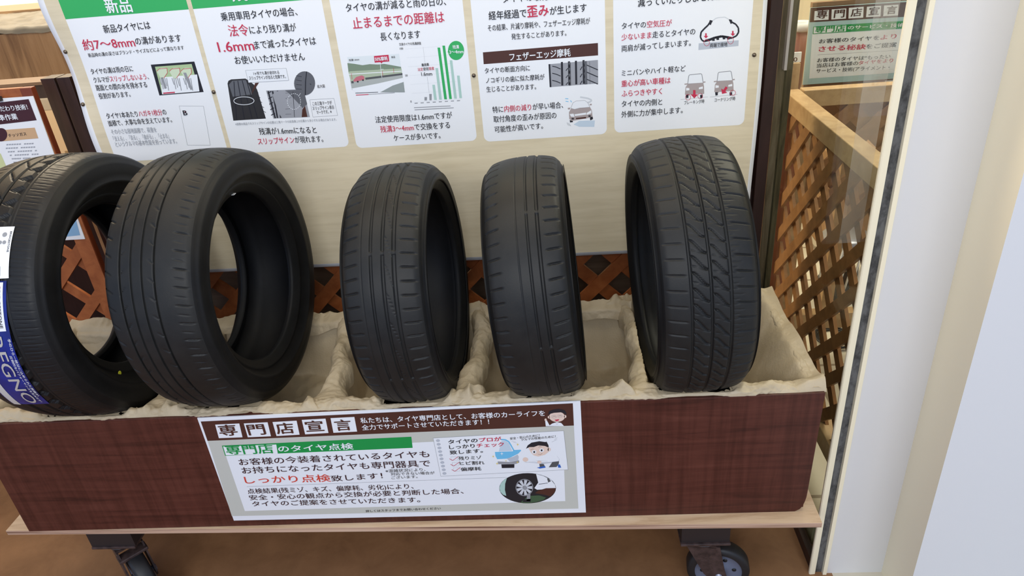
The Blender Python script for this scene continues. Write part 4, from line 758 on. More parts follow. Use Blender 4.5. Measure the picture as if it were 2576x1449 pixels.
["g","R",[[0.7829,0.8621],[0.7834,0.8635],[0.7826,0.8639],[0.7821,0.8625]],6],
["g","R",[[0.7834,0.8634],[0.7843,0.8646],[0.7835,0.8652],[0.7826,0.864]],6],
["g","R",[[0.7842,0.8646],[0.7854,0.8655],[0.7848,0.8662],[0.7836,0.8653]],6],
["g","R",[[0.7853,0.8654],[0.7867,0.8659],[0.7863,0.8668],[0.7849,0.8663]],6],
["g","R",[[0.7866,0.8659],[0.7882,0.866],[0.788,0.8669],[0.7864,0.8668]],6],
["g","R",[[0.7881,0.866],[0.7897,0.8657],[0.7897,0.8666],[0.7881,0.8669]],6],
["g","R",[[0.7896,0.8657],[0.7911,0.865],[0.7913,0.8658],[0.7898,0.8665]],6],
["g","R",[[0.791,0.8651],[0.7923,0.864],[0.7928,0.8647],[0.7914,0.8657]],6],
["g","R",[[0.7922,0.8641],[0.7933,0.8627],[0.7939,0.8632],[0.7929,0.8646]],6],
["g","R",[[0.7932,0.8629],[0.7939,0.8613],[0.7947,0.8616],[0.794,0.8631]],6],
["g","R",[[0.7939,0.8614],[0.7942,0.8598],[0.7951,0.8599],[0.7947,0.8615]],6],
["t","ブレーキング時",0.6784,0.84,0.7246,0.8408,0.0084,"K",0,[]],
["t","コーナリング時",0.7477,0.842,0.7947,0.8428,0.0083,"K",0,[]]],
"SIGN":[
["g","BG",[[-0.3935,0.3337],[0.3845,0.3407],[0.3859,0.1063],[-0.4006,0.1119]],2],
["g","BR",[[-0.3933,0.3855],[0.3846,0.3967],[0.3846,0.3397],[-0.3937,0.3332]],3],
["g","W",[[-0.3647,0.376],[-0.3123,0.3768],[-0.3151,0.3397],[-0.3669,0.3395]],4],
["g","W",[[-0.3026,0.3764],[-0.2512,0.3773],[-0.2532,0.3398],[-0.3036,0.3392]],4],
["g","W",[[-0.2406,0.3773],[-0.1888,0.3786],[-0.1908,0.3413],[-0.241,0.3398]],4],
["g","W",[[-0.1775,0.3801],[-0.1268,0.3812],[-0.1283,0.3431],[-0.1787,0.3416]],4],
["g","W",[[-0.116,0.3819],[-0.0656,0.3828],[-0.0669,0.3441],[-0.1177,0.3431]],4],
["t","専",-0.3607,0.3456,-0.3222,0.3474,0.0269,"BR",1,[]],
["t","門",-0.2984,0.3454,-0.2617,0.3463,0.0268,"BR",1,[]],
["t","店",-0.2371,0.3459,-0.1997,0.3468,0.0266,"BR",1,[]],
["t","宣",-0.1731,0.3489,-0.1355,0.3497,0.0265,"BR",1,[]],
["t","言",-0.1101,0.349,-0.0765,0.35,0.0264,"BR",1,[]],
["t","私たちは、タイヤ専門店として、お客様のカーライフを",-0.0543,0.3664,0.3272,0.3683,0.0133,"W",0.8,[]],
["t","全力でサポートさせていただきます！！",-0.0547,0.348,0.2118,0.3518,0.013,"W",0.8,[]],
["g","W",[[-0.3652,0.2923],[0.0428,0.2953],[0.0444,0.309],[0.3611,0.3145],[0.3581,0.13],[-0.3662,0.1268]],3],
["g","G2",[[-0.3661,0.3189],[0.0452,0.3253],[0.0436,0.2951],[-0.3668,0.2905]],4],
["g","W",[[-0.3641,0.3165],[-0.2471,0.3171],[-0.2498,0.2913],[-0.3647,0.292]],5],
["t","専門店",-0.3604,0.2947,-0.2571,0.2942,0.0233,"G2",1,[]],
["t","のタイヤ点検",-0.2452,0.2968,-0.0826,0.2976,0.0161,"W",1,[]],
["t","お客様の今装着されているタイヤも",-0.3414,0.2629,0.0764,0.2686,0.0174,"B2",0,[]],
["t","お持ちになったタイヤも専門器具で",-0.3411,0.2387,0.075,0.2425,0.0177,"B2",0,[]],
["t","しっかり点検",-0.3418,0.2097,-0.1496,0.2083,0.0198,"O",0,[]],
["t","致します！",-0.1481,0.2083,-0.0337,0.2127,0.0161,"B2",0,[]],
["t","※混雑状況により、",-0.0248,0.229,0.0622,0.2303,0.0083,"DG",0,[]],
["t","対応できない場合が",-0.0149,0.22,0.0811,0.2201,0.0079,"DG",0,[]],
["t","ございます。",-0.0151,0.2098,0.0425,0.211,0.0075,"DG",0,[]],
["g","GR",[[-0.3423,0.1996],[0.2353,0.2038],[0.2354,0.2046],[-0.3421,0.2004]],4],
["t","点検結果(残ミゾ、キズ、偏摩耗、劣化)により、",-0.3444,0.1794,0.0294,0.1802,0.0142,"B2",0,[]],
["t","安全・安心の観点から交換が必要と判断した場合、",-0.3451,0.1602,0.1375,0.1616,0.0144,"B2",0,[]],
["t","タイヤのご提案をさせていただきます。",-0.3436,0.141,0.0382,0.1395,0.0146,"B2",0,[]],
["t","詳しくはスタッフまでお問い合わせください",-0.089,0.1134,0.0811,0.1157,0.0066,"K",0,[]],
["g","W",[[0.0906,0.3197],[0.3632,0.3272],[0.3678,0.221],[0.0934,0.2132]],5],
["g","GR",[[0.0906,0.3193],[0.3632,0.3268],[0.3632,0.3275],[0.0906,0.3201]],6],
["g","GR",[[0.3629,0.3271],[0.3675,0.2209],[0.3681,0.221],[0.3635,0.3272]],6],
["g","GR",[[0.3678,0.2214],[0.0934,0.2136],[0.0934,0.2128],[0.3678,0.2206]],6],
["g","GR",[[0.0937,0.2132],[0.0909,0.3198],[0.0903,0.3197],[0.0931,0.2131]],6],
["g","LG2",[[0.1038,0.3124],[0.1034,0.3113],[0.1026,0.3104],[0.1015,0.3098],[0.1002,0.3094],[0.0988,0.3095],[0.0976,0.3099],[0.0966,0.3107],[0.0961,0.3117],[0.096,0.3127],[0.0963,0.3138],[0.0971,0.3147],[0.0983,0.3154],[0.0996,0.3157],[0.101,0.3156],[0.1022,0.3152],[0.1031,0.3144],[0.1037,0.3135]],6],
["g","GR",[[0.1037,0.3125],[0.1033,0.3114],[0.1036,0.3113],[0.1039,0.3123]],7],
["g","GR",[[0.1033,0.3115],[0.1025,0.3105],[0.1027,0.3103],[0.1035,0.3112]],7],
["g","GR",[[0.1026,0.3106],[0.1015,0.3099],[0.1015,0.3096],[0.1027,0.3102]],7],
["g","GR",[[0.1015,0.3099],[0.1002,0.3096],[0.1002,0.3093],[0.1015,0.3096]],7],
["g","GR",[[0.1002,0.3096],[0.0988,0.3097],[0.0988,0.3093],[0.1001,0.3093]],7],
["g","GR",[[0.0989,0.3097],[0.0976,0.3101],[0.0975,0.3098],[0.0987,0.3093]],7],
["g","GR",[[0.0977,0.3101],[0.0967,0.3108],[0.0965,0.3105],[0.0975,0.3098]],7],
["g","GR",[[0.0967,0.3108],[0.0962,0.3118],[0.0959,0.3115],[0.0965,0.3106]],7],
["g","GR",[[0.0962,0.3117],[0.0961,0.3128],[0.0958,0.3127],[0.0959,0.3116]],7],
["g","GR",[[0.0961,0.3127],[0.0965,0.3137],[0.0962,0.3139],[0.0958,0.3128]],7],
["g","GR",[[0.0964,0.3137],[0.0972,0.3146],[0.097,0.3148],[0.0962,0.3139]],7],
["g","GR",[[0.0972,0.3145],[0.0983,0.3152],[0.0982,0.3155],[0.0971,0.3149]],7],
["g","GR",[[0.0983,0.3152],[0.0996,0.3155],[0.0996,0.3159],[0.0983,0.3155]],7],
["g","GR",[[0.0996,0.3155],[0.1009,0.3154],[0.101,0.3158],[0.0996,0.3159]],7],
["g","GR",[[0.1009,0.3154],[0.1021,0.315],[0.1022,0.3154],[0.101,0.3158]],7],
["g","GR",[[0.1021,0.315],[0.1031,0.3143],[0.1032,0.3146],[0.1023,0.3154]],7],
["g","GR",[[0.103,0.3143],[0.1036,0.3134],[0.1038,0.3136],[0.1033,0.3146]],7],
["g","GR",[[0.1036,0.3134],[0.1037,0.3123],[0.104,0.3124],[0.1039,0.3135]],7],
["g","LG2",[[0.1041,0.3025],[0.1037,0.3014],[0.1029,0.3005],[0.1018,0.2998],[0.1004,0.2995],[0.0991,0.2996],[0.0978,0.3],[0.0969,0.3008],[0.0963,0.3017],[0.0962,0.3028],[0.0966,0.3039],[0.0974,0.3048],[0.0985,0.3055],[0.0999,0.3058],[0.1012,0.3057],[0.1025,0.3053],[0.1034,0.3046],[0.104,0.3036]],6],
["g","GR",[[0.1039,0.3026],[0.1036,0.3015],[0.1038,0.3014],[0.1042,0.3024]],7],
["g","GR",[[0.1036,0.3016],[0.1028,0.3006],[0.103,0.3004],[0.1038,0.3013]],7],
["g","GR",[[0.1029,0.3007],[0.1017,0.3],[0.1018,0.2997],[0.1029,0.3003]],7],
["g","GR",[[0.1018,0.3],[0.1004,0.2997],[0.1004,0.2993],[0.1018,0.2997]],7],
["g","GR",[[0.1005,0.2997],[0.0991,0.2998],[0.099,0.2994],[0.1004,0.2993]],7],
["g","GR",[[0.0991,0.2998],[0.0979,0.3002],[0.0978,0.2998],[0.099,0.2994]],7],
["g","GR",[[0.0979,0.3002],[0.097,0.3009],[0.0968,0.3006],[0.0977,0.2999]],7],
["g","GR",[[0.097,0.3009],[0.0964,0.3019],[0.0962,0.3016],[0.0967,0.3006]],7],
["g","GR",[[0.0964,0.3018],[0.0964,0.3029],[0.0961,0.3028],[0.0962,0.3017]],7],
["g","GR",[[0.0963,0.3028],[0.0967,0.3038],[0.0964,0.304],[0.0961,0.3029]],7],
["g","GR",[[0.0967,0.3038],[0.0975,0.3047],[0.0973,0.305],[0.0965,0.304]],7],
["g","GR",[[0.0974,0.3047],[0.0986,0.3053],[0.0985,0.3057],[0.0973,0.305]],7],
["g","GR",[[0.0985,0.3053],[0.0999,0.3056],[0.0998,0.306],[0.0985,0.3057]],7],
["g","GR",[[0.0998,0.3056],[0.1012,0.3056],[0.1012,0.3059],[0.0999,0.306]],7],
["g","GR",[[0.1012,0.3056],[0.1024,0.3051],[0.1025,0.3055],[0.1013,0.3059]],7],
["g","GR",[[0.1024,0.3051],[0.1033,0.3044],[0.1035,0.3047],[0.1025,0.3055]],7],
["g","GR",[[0.1033,0.3044],[0.1039,0.3035],[0.1041,0.3037],[0.1035,0.3047]],7],
["g","GR",[[0.1038,0.3035],[0.1039,0.3025],[0.1042,0.3025],[0.1041,0.3036]],7],
["g","LG2",[[0.1044,0.2925],[0.104,0.2915],[0.1032,0.2905],[0.102,0.2899],[0.1007,0.2895],[0.0993,0.2896],[0.0981,0.29],[0.0971,0.2908],[0.0965,0.2918],[0.0964,0.2929],[0.0968,0.294],[0.0976,0.2949],[0.0988,0.2955],[0.1001,0.2959],[0.1015,0.2958],[0.1027,0.2954],[0.1037,0.2946],[0.1042,0.2936]],6],
["g","GR",[[0.1042,0.2926],[0.1038,0.2915],[0.1041,0.2914],[0.1045,0.2925]],7],
["g","GR",[[0.1039,0.2916],[0.1031,0.2907],[0.1033,0.2904],[0.1041,0.2913]],7],
["g","GR",[[0.1031,0.2907],[0.102,0.29],[0.1021,0.2897],[0.1032,0.2904]],7],
["g","GR",[[0.102,0.2901],[0.1007,0.2897],[0.1007,0.2894],[0.102,0.2897]],7],
["g","GR",[[0.1007,0.2897],[0.0993,0.2898],[0.0993,0.2894],[0.1007,0.2894]],7],
["g","GR",[[0.0994,0.2898],[0.0981,0.2902],[0.098,0.2899],[0.0993,0.2894]],7],
["g","GR",[[0.0982,0.2902],[0.0972,0.291],[0.097,0.2906],[0.098,0.2899]],7],
["g","GR",[[0.0972,0.2909],[0.0967,0.2919],[0.0964,0.2917],[0.097,0.2907]],7],
["g","GR",[[0.0967,0.2918],[0.0966,0.2929],[0.0963,0.2928],[0.0964,0.2917]],7],
["g","GR",[[0.0966,0.2928],[0.097,0.2939],[0.0967,0.294],[0.0963,0.2929]],7],
["g","GR",[[0.0969,0.2938],[0.0977,0.2947],[0.0975,0.295],[0.0967,0.2941]],7],
["g","GR",[[0.0977,0.2947],[0.0988,0.2954],[0.0987,0.2957],[0.0976,0.295]],7],
["g","GR",[[0.0988,0.2954],[0.1001,0.2957],[0.1001,0.296],[0.0988,0.2957]],7],
["g","GR",[[0.1001,0.2957],[0.1015,0.2956],[0.1015,0.296],[0.1001,0.2961]],7],
["g","GR",[[0.1014,0.2956],[0.1027,0.2952],[0.1028,0.2956],[0.1015,0.296]],7],
["g","GR",[[0.1026,0.2952],[0.1036,0.2945],[0.1038,0.2948],[0.1028,0.2955]],7],
["g","GR",[[0.1036,0.2945],[0.1041,0.2935],[0.1044,0.2938],[0.1038,0.2947]],7],
["g","GR",[[0.1041,0.2936],[0.1042,0.2925],[0.1045,0.2926],[0.1044,0.2937]],7],
["g","LG2",[[0.1046,0.2825],[0.1042,0.2814],[0.1034,0.2805],[0.1023,0.2798],[0.1009,0.2795],[0.0996,0.2796],[0.0983,0.28],[0.0974,0.2808],[0.0968,0.2818],[0.0967,0.2829],[0.0971,0.2839],[0.0979,0.2849],[0.099,0.2855],[0.1004,0.2859],[0.1017,0.2858],[0.103,0.2854],[0.104,0.2846],[0.1045,0.2836]],6],
["g","GR",[[0.1045,0.2826],[0.1041,0.2815],[0.1044,0.2814],[0.1048,0.2825]],7],
["g","GR",[[0.1042,0.2816],[0.1033,0.2806],[0.1035,0.2804],[0.1043,0.2813]],7],
["g","GR",[[0.1034,0.2807],[0.1022,0.28],[0.1023,0.2797],[0.1035,0.2803]],7],
["g","GR",[[0.1023,0.28],[0.1009,0.2797],[0.101,0.2793],[0.1023,0.2796]],7],
["g","GR",[[0.101,0.2797],[0.0996,0.2798],[0.0995,0.2794],[0.1009,0.2793]],7],
["g","GR",[[0.0996,0.2797],[0.0984,0.2802],[0.0983,0.2798],[0.0995,0.2794]],7],
["g","GR",[[0.0984,0.2802],[0.0975,0.2809],[0.0973,0.2806],[0.0982,0.2798]],7],
["g","GR",[[0.0975,0.2809],[0.0969,0.2819],[0.0967,0.2816],[0.0972,0.2806]],7],
["g","GR",[[0.0969,0.2818],[0.0968,0.2829],[0.0965,0.2828],[0.0966,0.2817]],7],
["g","GR",[[0.0968,0.2828],[0.0972,0.2839],[0.0969,0.284],[0.0966,0.2829]],7],
["g","GR",[[0.0972,0.2838],[0.098,0.2847],[0.0978,0.285],[0.097,0.2841]],7],
["g","GR",[[0.0979,0.2847],[0.0991,0.2854],[0.099,0.2857],[0.0978,0.285]],7],
["g","GR",[[0.099,0.2853],[0.1004,0.2857],[0.1004,0.286],[0.099,0.2857]],7],
["g","GR",[[0.1004,0.2857],[0.1017,0.2856],[0.1018,0.286],[0.1004,0.2861]],7],
["g","GR",[[0.1017,0.2856],[0.1029,0.2852],[0.103,0.2856],[0.1018,0.286]],7],
["g","GR",[[0.1029,0.2852],[0.1039,0.2844],[0.104,0.2848],[0.1031,0.2855]],7],
["g","GR",[[0.1038,0.2845],[0.1044,0.2835],[0.1046,0.2837],[0.1041,0.2847]],7],
["g","GR",[[0.1044,0.2836],[0.1045,0.2825],[0.1048,0.2826],[0.1047,0.2837]],7],
["g","LG2",[[0.1049,0.2724],[0.1045,0.2713],[0.1037,0.2704],[0.1026,0.2697],[0.1012,0.2694],[0.0998,0.2695],[0.0986,0.2699],[0.0976,0.2707],[0.097,0.2717],[0.0969,0.2728],[0.0973,0.2739],[0.0981,0.2748],[0.0993,0.2755],[0.1006,0.2758],[0.102,0.2757],[0.1033,0.2753],[0.1042,0.2745],[0.1048,0.2735]],6],
["g","GR",[[0.1048,0.2725],[0.1044,0.2714],[0.1047,0.2713],[0.105,0.2724]],7],
["g","GR",[[0.1044,0.2715],[0.1036,0.2705],[0.1038,0.2703],[0.1046,0.2712]],7],
["g","GR",[[0.1037,0.2706],[0.1025,0.2699],[0.1026,0.2696],[0.1038,0.2702]],7],
["g","GR",[[0.1026,0.2699],[0.1012,0.2696],[0.1012,0.2692],[0.1026,0.2695]],7],
["g","GR",[[0.1012,0.2696],[0.0999,0.2697],[0.0998,0.2693],[0.1012,0.2692]],7],
["g","GR",[[0.0999,0.2696],[0.0986,0.2701],[0.0985,0.2697],[0.0998,0.2693]],7],
["g","GR",[[0.0987,0.2701],[0.0977,0.2708],[0.0975,0.2705],[0.0985,0.2697]],7],
["g","GR",[[0.0977,0.2708],[0.0972,0.2718],[0.0969,0.2715],[0.0975,0.2705]],7],
["g","GR",[[0.0972,0.2717],[0.0971,0.2728],[0.0968,0.2727],[0.0969,0.2716]],7],
["g","GR",[[0.0971,0.2727],[0.0975,0.2738],[0.0972,0.2739],[0.0968,0.2728]],7],
["g","GR",[[0.0974,0.2737],[0.0982,0.2747],[0.0981,0.2749],[0.0972,0.274]],7],
["g","GR",[[0.0982,0.2746],[0.0993,0.2753],[0.0992,0.2756],[0.0981,0.275]],7],
["g","GR",[[0.0993,0.2753],[0.1006,0.2756],[0.1006,0.276],[0.0993,0.2757]],7],
["g","GR",[[0.1006,0.2756],[0.102,0.2755],[0.102,0.2759],[0.1007,0.276]],7],
["g","GR",[[0.102,0.2755],[0.1032,0.2751],[0.1033,0.2755],[0.1021,0.2759]],7],
["g","GR",[[0.1032,0.2751],[0.1041,0.2744],[0.1043,0.2747],[0.1034,0.2755]],7],
["g","GR",[[0.1041,0.2744],[0.1047,0.2734],[0.1049,0.2737],[0.1044,0.2747]],7],
["g","GR",[[0.1046,0.2735],[0.1047,0.2724],[0.105,0.2725],[0.1049,0.2736]],7],
["g","LG2",[[0.1052,0.2623],[0.1048,0.2612],[0.104,0.2602],[0.1028,0.2596],[0.1015,0.2592],[0.1001,0.2593],[0.0988,0.2597],[0.0979,0.2605],[0.0973,0.2615],[0.0972,0.2626],[0.0976,0.2637],[0.0984,0.2647],[0.0996,0.2653],[0.1009,0.2657],[0.1023,0.2656],[0.1035,0.2652],[0.1045,0.2644],[0.1051,0.2634]],6],
["g","GR",[[0.105,0.2623],[0.1047,0.2612],[0.1049,0.2611],[0.1053,0.2622]],7],
["g","GR",[[0.1047,0.2613],[0.1039,0.2604],[0.1041,0.2601],[0.1049,0.261]],7],
["g","GR",[[0.1039,0.2604],[0.1028,0.2597],[0.1029,0.2594],[0.104,0.2601]],7],
["g","GR",[[0.1028,0.2598],[0.1015,0.2594],[0.1015,0.259],[0.1028,0.2594]],7],
["g","GR",[[0.1015,0.2594],[0.1001,0.2595],[0.1001,0.2591],[0.1015,0.259]],7],
["g","GR",[[0.1002,0.2595],[0.0989,0.2599],[0.0988,0.2595],[0.1,0.2591]],7],
["g","GR",[[0.0989,0.2599],[0.098,0.2607],[0.0978,0.2603],[0.0987,0.2596]],7],
["g","GR",[[0.098,0.2606],[0.0974,0.2616],[0.0972,0.2614],[0.0977,0.2604]],7],
["g","GR",[[0.0975,0.2615],[0.0974,0.2627],[0.0971,0.2626],[0.0971,0.2615]],7],
["g","GR",[[0.0973,0.2626],[0.0977,0.2637],[0.0974,0.2638],[0.0971,0.2627]],7],
["g","GR",[[0.0977,0.2636],[0.0985,0.2645],[0.0983,0.2648],[0.0975,0.2639]],7],
["g","GR",[[0.0984,0.2645],[0.0996,0.2652],[0.0995,0.2655],[0.0984,0.2648]],7],
["g","GR",[[0.0996,0.2651],[0.1009,0.2655],[0.1009,0.2659],[0.0995,0.2655]],7],
["g","GR",[[0.1009,0.2655],[0.1023,0.2654],[0.1023,0.2658],[0.1009,0.2659]],7],
["g","GR",[[0.1022,0.2654],[0.1035,0.265],[0.1036,0.2654],[0.1023,0.2658]],7],
["g","GR",[[0.1034,0.265],[0.1044,0.2642],[0.1046,0.2646],[0.1036,0.2653]],7],
["g","GR",[[0.1044,0.2643],[0.1049,0.2633],[0.1052,0.2635],[0.1046,0.2645]],7],
["g","GR",[[0.1049,0.2634],[0.105,0.2622],[0.1053,0.2623],[0.1052,0.2634]],7],
["g","LG2",[[0.1055,0.2521],[0.1051,0.251],[0.1043,0.25],[0.1031,0.2493],[0.1017,0.249],[0.1004,0.2491],[0.0991,0.2495],[0.0981,0.2503],[0.0976,0.2513],[0.0975,0.2524],[0.0978,0.2535],[0.0987,0.2545],[0.0998,0.2551],[0.1012,0.2555],[0.1026,0.2554],[0.1038,0.255],[0.1048,0.2542],[0.1054,0.2532]],6],
["g","GR",[[0.1053,0.2521],[0.1049,0.251],[0.1052,0.2509],[0.1056,0.252]],7],
["g","GR",[[0.105,0.2511],[0.1042,0.2501],[0.1044,0.2499],[0.1052,0.2508]],7],
["g","GR",[[0.1042,0.2502],[0.1031,0.2495],[0.1031,0.2492],[0.1043,0.2498]],7],
["g","GR",[[0.1031,0.2495],[0.1017,0.2492],[0.1018,0.2488],[0.1031,0.2491]],7],
["g","GR",[[0.1018,0.2492],[0.1004,0.2492],[0.1003,0.2489],[0.1017,0.2488]],7],
["g","GR",[[0.1004,0.2492],[0.0992,0.2497],[0.099,0.2493],[0.1003,0.2489]],7],
["g","GR",[[0.0992,0.2497],[0.0982,0.2504],[0.098,0.2501],[0.099,0.2493]],7],
["g","GR",[[0.0983,0.2504],[0.0977,0.2514],[0.0974,0.2511],[0.098,0.2501]],7],
["g","GR",[[0.0977,0.2513],[0.0976,0.2524],[0.0973,0.2524],[0.0974,0.2512]],7],
["g","GR",[[0.0976,0.2523],[0.098,0.2534],[0.0977,0.2536],[0.0973,0.2525]],7],
["g","GR",[[0.0979,0.2534],[0.0987,0.2543],[0.0986,0.2546],[0.0977,0.2536]],7],
["g","GR",[[0.0987,0.2543],[0.0999,0.255],[0.0998,0.2553],[0.0986,0.2546]],7],
["g","GR",[[0.0998,0.2549],[0.1012,0.2553],[0.1012,0.2557],[0.0998,0.2553]],7],
["g","GR",[[0.1011,0.2553],[0.1025,0.2552],[0.1026,0.2556],[0.1012,0.2557]],7],
["g","GR",[[0.1025,0.2552],[0.1038,0.2548],[0.1039,0.2552],[0.1026,0.2556]],7],
["g","GR",[[0.1037,0.2548],[0.1047,0.254],[0.1049,0.2544],[0.1039,0.2551]],7],
["g","GR",[[0.1047,0.2541],[0.1052,0.2531],[0.1055,0.2533],[0.1049,0.2543]],7],
["g","GR",[[0.1052,0.2531],[0.1053,0.252],[0.1056,0.2521],[0.1055,0.2532]],7],
["g","LG2",[[0.1057,0.2418],[0.1054,0.2407],[0.1045,0.2397],[0.1034,0.239],[0.102,0.2387],[0.1006,0.2388],[0.0994,0.2392],[0.0984,0.24],[0.0978,0.241],[0.0977,0.2421],[0.0981,0.2432],[0.0989,0.2442],[0.1001,0.2449],[0.1014,0.2452],[0.1028,0.2452],[0.1041,0.2447],[0.1051,0.2439],[0.1056,0.2429]],6],
["g","GR",[[0.1056,0.2418],[0.1052,0.2407],[0.1055,0.2406],[0.1059,0.2417]],7],
["g","GR",[[0.1053,0.2408],[0.1044,0.2399],[0.1046,0.2396],[0.1054,0.2405]],7],
["g","GR",[[0.1045,0.2399],[0.1033,0.2392],[0.1034,0.2389],[0.1046,0.2395]],7],
["g","GR",[[0.1034,0.2392],[0.102,0.2389],[0.102,0.2385],[0.1034,0.2388]],7],
["g","GR",[[0.102,0.2389],[0.1006,0.239],[0.1006,0.2386],[0.102,0.2385]],7],
["g","GR",[[0.1007,0.2389],[0.0994,0.2394],[0.0993,0.239],[0.1006,0.2386]],7],
["g","GR",[[0.0995,0.2394],[0.0985,0.2401],[0.0983,0.2398],[0.0993,0.239]],7],
["g","GR",[[0.0985,0.2401],[0.0979,0.2411],[0.0977,0.2409],[0.0983,0.2398]],7],
["g","GR",[[0.098,0.241],[0.0979,0.2422],[0.0976,0.2421],[0.0977,0.2409]],7],
["g","GR",[[0.0978,0.2421],[0.0982,0.2432],[0.098,0.2433],[0.0976,0.2422]],7],
["g","GR",[[0.0982,0.2431],[0.099,0.2441],[0.0988,0.2443],[0.098,0.2434]],7],
["g","GR",[[0.099,0.244],[0.1001,0.2447],[0.1,0.2451],[0.0989,0.2444]],7],
["g","GR",[[0.1001,0.2447],[0.1014,0.245],[0.1014,0.2454],[0.1001,0.2451]],7],
["g","GR",[[0.1014,0.245],[0.1028,0.245],[0.1028,0.2453],[0.1015,0.2454]],7],
["g","GR",[[0.1028,0.245],[0.104,0.2445],[0.1041,0.2449],[0.1029,0.2453]],7],
["g","GR",[[0.104,0.2445],[0.105,0.2438],[0.1052,0.2441],[0.1042,0.2449]],7],
["g","GR",[[0.1049,0.2438],[0.1055,0.2428],[0.1058,0.2431],[0.1052,0.2441]],7],
["g","GR",[[0.1055,0.2429],[0.1056,0.2417],[0.1059,0.2418],[0.1058,0.243]],7],
["g","LG2",[[0.106,0.2314],[0.1056,0.2303],[0.1048,0.2294],[0.1037,0.2287],[0.1023,0.2283],[0.1009,0.2284],[0.0996,0.2288],[0.0986,0.2296],[0.0981,0.2306],[0.098,0.2318],[0.0984,0.2329],[0.0992,0.2339],[0.1003,0.2345],[0.1017,0.2349],[0.1031,0.2348],[0.1044,0.2344],[0.1053,0.2336],[0.1059,0.2326]],6],
["g","GR",[[0.1059,0.2315],[0.1055,0.2304],[0.1058,0.2303],[0.1062,0.2314]],7],
["g","GR",[[0.1055,0.2305],[0.1047,0.2295],[0.1049,0.2292],[0.1057,0.2302]],7],
["g","GR",[[0.1048,0.2295],[0.1036,0.2288],[0.1037,0.2285],[0.1049,0.2292]],7],
["g","GR",[[0.1036,0.2289],[0.1023,0.2285],[0.1023,0.2281],[0.1037,0.2285]],7],
["g","GR",[[0.1023,0.2285],[0.1009,0.2286],[0.1009,0.2282],[0.1023,0.2281]],7],
["g","GR",[[0.1009,0.2286],[0.0997,0.229],[0.0996,0.2286],[0.1008,0.2282]],7],
["g","GR",[[0.0997,0.229],[0.0987,0.2298],[0.0985,0.2294],[0.0995,0.2287]],7],
["g","GR",[[0.0988,0.2297],[0.0982,0.2308],[0.0979,0.2305],[0.0985,0.2295]],7],
["g","GR",[[0.0982,0.2307],[0.0981,0.2318],[0.0978,0.2317],[0.0979,0.2306]],7],
["g","GR",[[0.0981,0.2317],[0.0985,0.2328],[0.0982,0.233],[0.0978,0.2318]],7],
["g","GR",[[0.0984,0.2328],[0.0993,0.2337],[0.0991,0.234],[0.0983,0.233]],7],
["g","GR",[[0.0992,0.2337],[0.1004,0.2344],[0.1003,0.2347],[0.0991,0.234]],7],
["g","GR",[[0.1003,0.2344],[0.1017,0.2347],[0.1017,0.2351],[0.1003,0.2347]],7],
["g","GR",[[0.1017,0.2347],[0.1031,0.2346],[0.1031,0.235],[0.1017,0.2351]],7],
["g","GR",[[0.103,0.2346],[0.1043,0.2342],[0.1044,0.2346],[0.1032,0.235]],7],
["g","GR",[[0.1043,0.2342],[0.1052,0.2334],[0.1054,0.2338],[0.1045,0.2346]],7],
["g","GR",[[0.1052,0.2335],[0.1058,0.2325],[0.106,0.2327],[0.1055,0.2337]],7],
["g","GR",[[0.1058,0.2325],[0.1059,0.2314],[0.1062,0.2315],[0.1061,0.2326]],7],
["g","LG2",[[0.1063,0.221],[0.1059,0.2199],[0.1051,0.2189],[0.1039,0.2182],[0.1026,0.2179],[0.1012,0.218],[0.0999,0.2184],[0.0989,0.2192],[0.0983,0.2202],[0.0982,0.2214],[0.0986,0.2225],[0.0994,0.2235],[0.1006,0.2242],[0.102,0.2245],[0.1034,0.2244],[0.1046,0.224],[0.1056,0.2232],[0.1062,0.2222]],6],
["g","GR",[[0.1062,0.2211],[0.1058,0.22],[0.1061,0.2198],[0.1064,0.221]],7],
["g","GR",[[0.1058,0.22],[0.105,0.2191],[0.1052,0.2188],[0.106,0.2198]],7],
["g","GR",[[0.105,0.2191],[0.1039,0.2184],[0.104,0.2181],[0.1051,0.2188]],7],
["g","GR",[[0.1039,0.2184],[0.1025,0.2181],[0.1026,0.2177],[0.1039,0.218]],7],
["g","GR",[[0.1026,0.2181],[0.1012,0.2182],[0.1011,0.2178],[0.1025,0.2177]],7],
["g","GR",[[0.1012,0.2181],[0.0999,0.2186],[0.0998,0.2182],[0.1011,0.2178]],7],
["g","GR",[[0.1,0.2186],[0.099,0.2194],[0.0988,0.219],[0.0998,0.2182]],7],
["g","GR",[[0.099,0.2193],[0.0985,0.2203],[0.0982,0.2201],[0.0988,0.2191]],7],
["g","GR",[[0.0985,0.2203],[0.0984,0.2214],[0.0981,0.2213],[0.0982,0.2202]],7],
["g","GR",[[0.0984,0.2213],[0.0988,0.2224],[0.0985,0.2226],[0.0981,0.2214]],7],
["g","GR",[[0.0987,0.2224],[0.0995,0.2233],[0.0993,0.2236],[0.0985,0.2226]],7],
["g","GR",[[0.0995,0.2233],[0.1007,0.224],[0.1006,0.2243],[0.0994,0.2236]],7],
["g","GR",[[0.1006,0.224],[0.102,0.2243],[0.102,0.2247],[0.1006,0.2244]],7],
["g","GR",[[0.1019,0.2243],[0.1033,0.2242],[0.1034,0.2246],[0.102,0.2247]],7],
["g","GR",[[0.1033,0.2242],[0.1046,0.2238],[0.1047,0.2242],[0.1034,0.2246]],7],
["g","GR",[[0.1045,0.2238],[0.1055,0.223],[0.1057,0.2234],[0.1047,0.2242]],7],
["g","GR",[[0.1055,0.2231],[0.1061,0.2221],[0.1063,0.2223],[0.1057,0.2233]],7],
["g","GR",[[0.106,0.2221],[0.1062,0.221],[0.1065,0.2211],[0.1064,0.2222]],7],
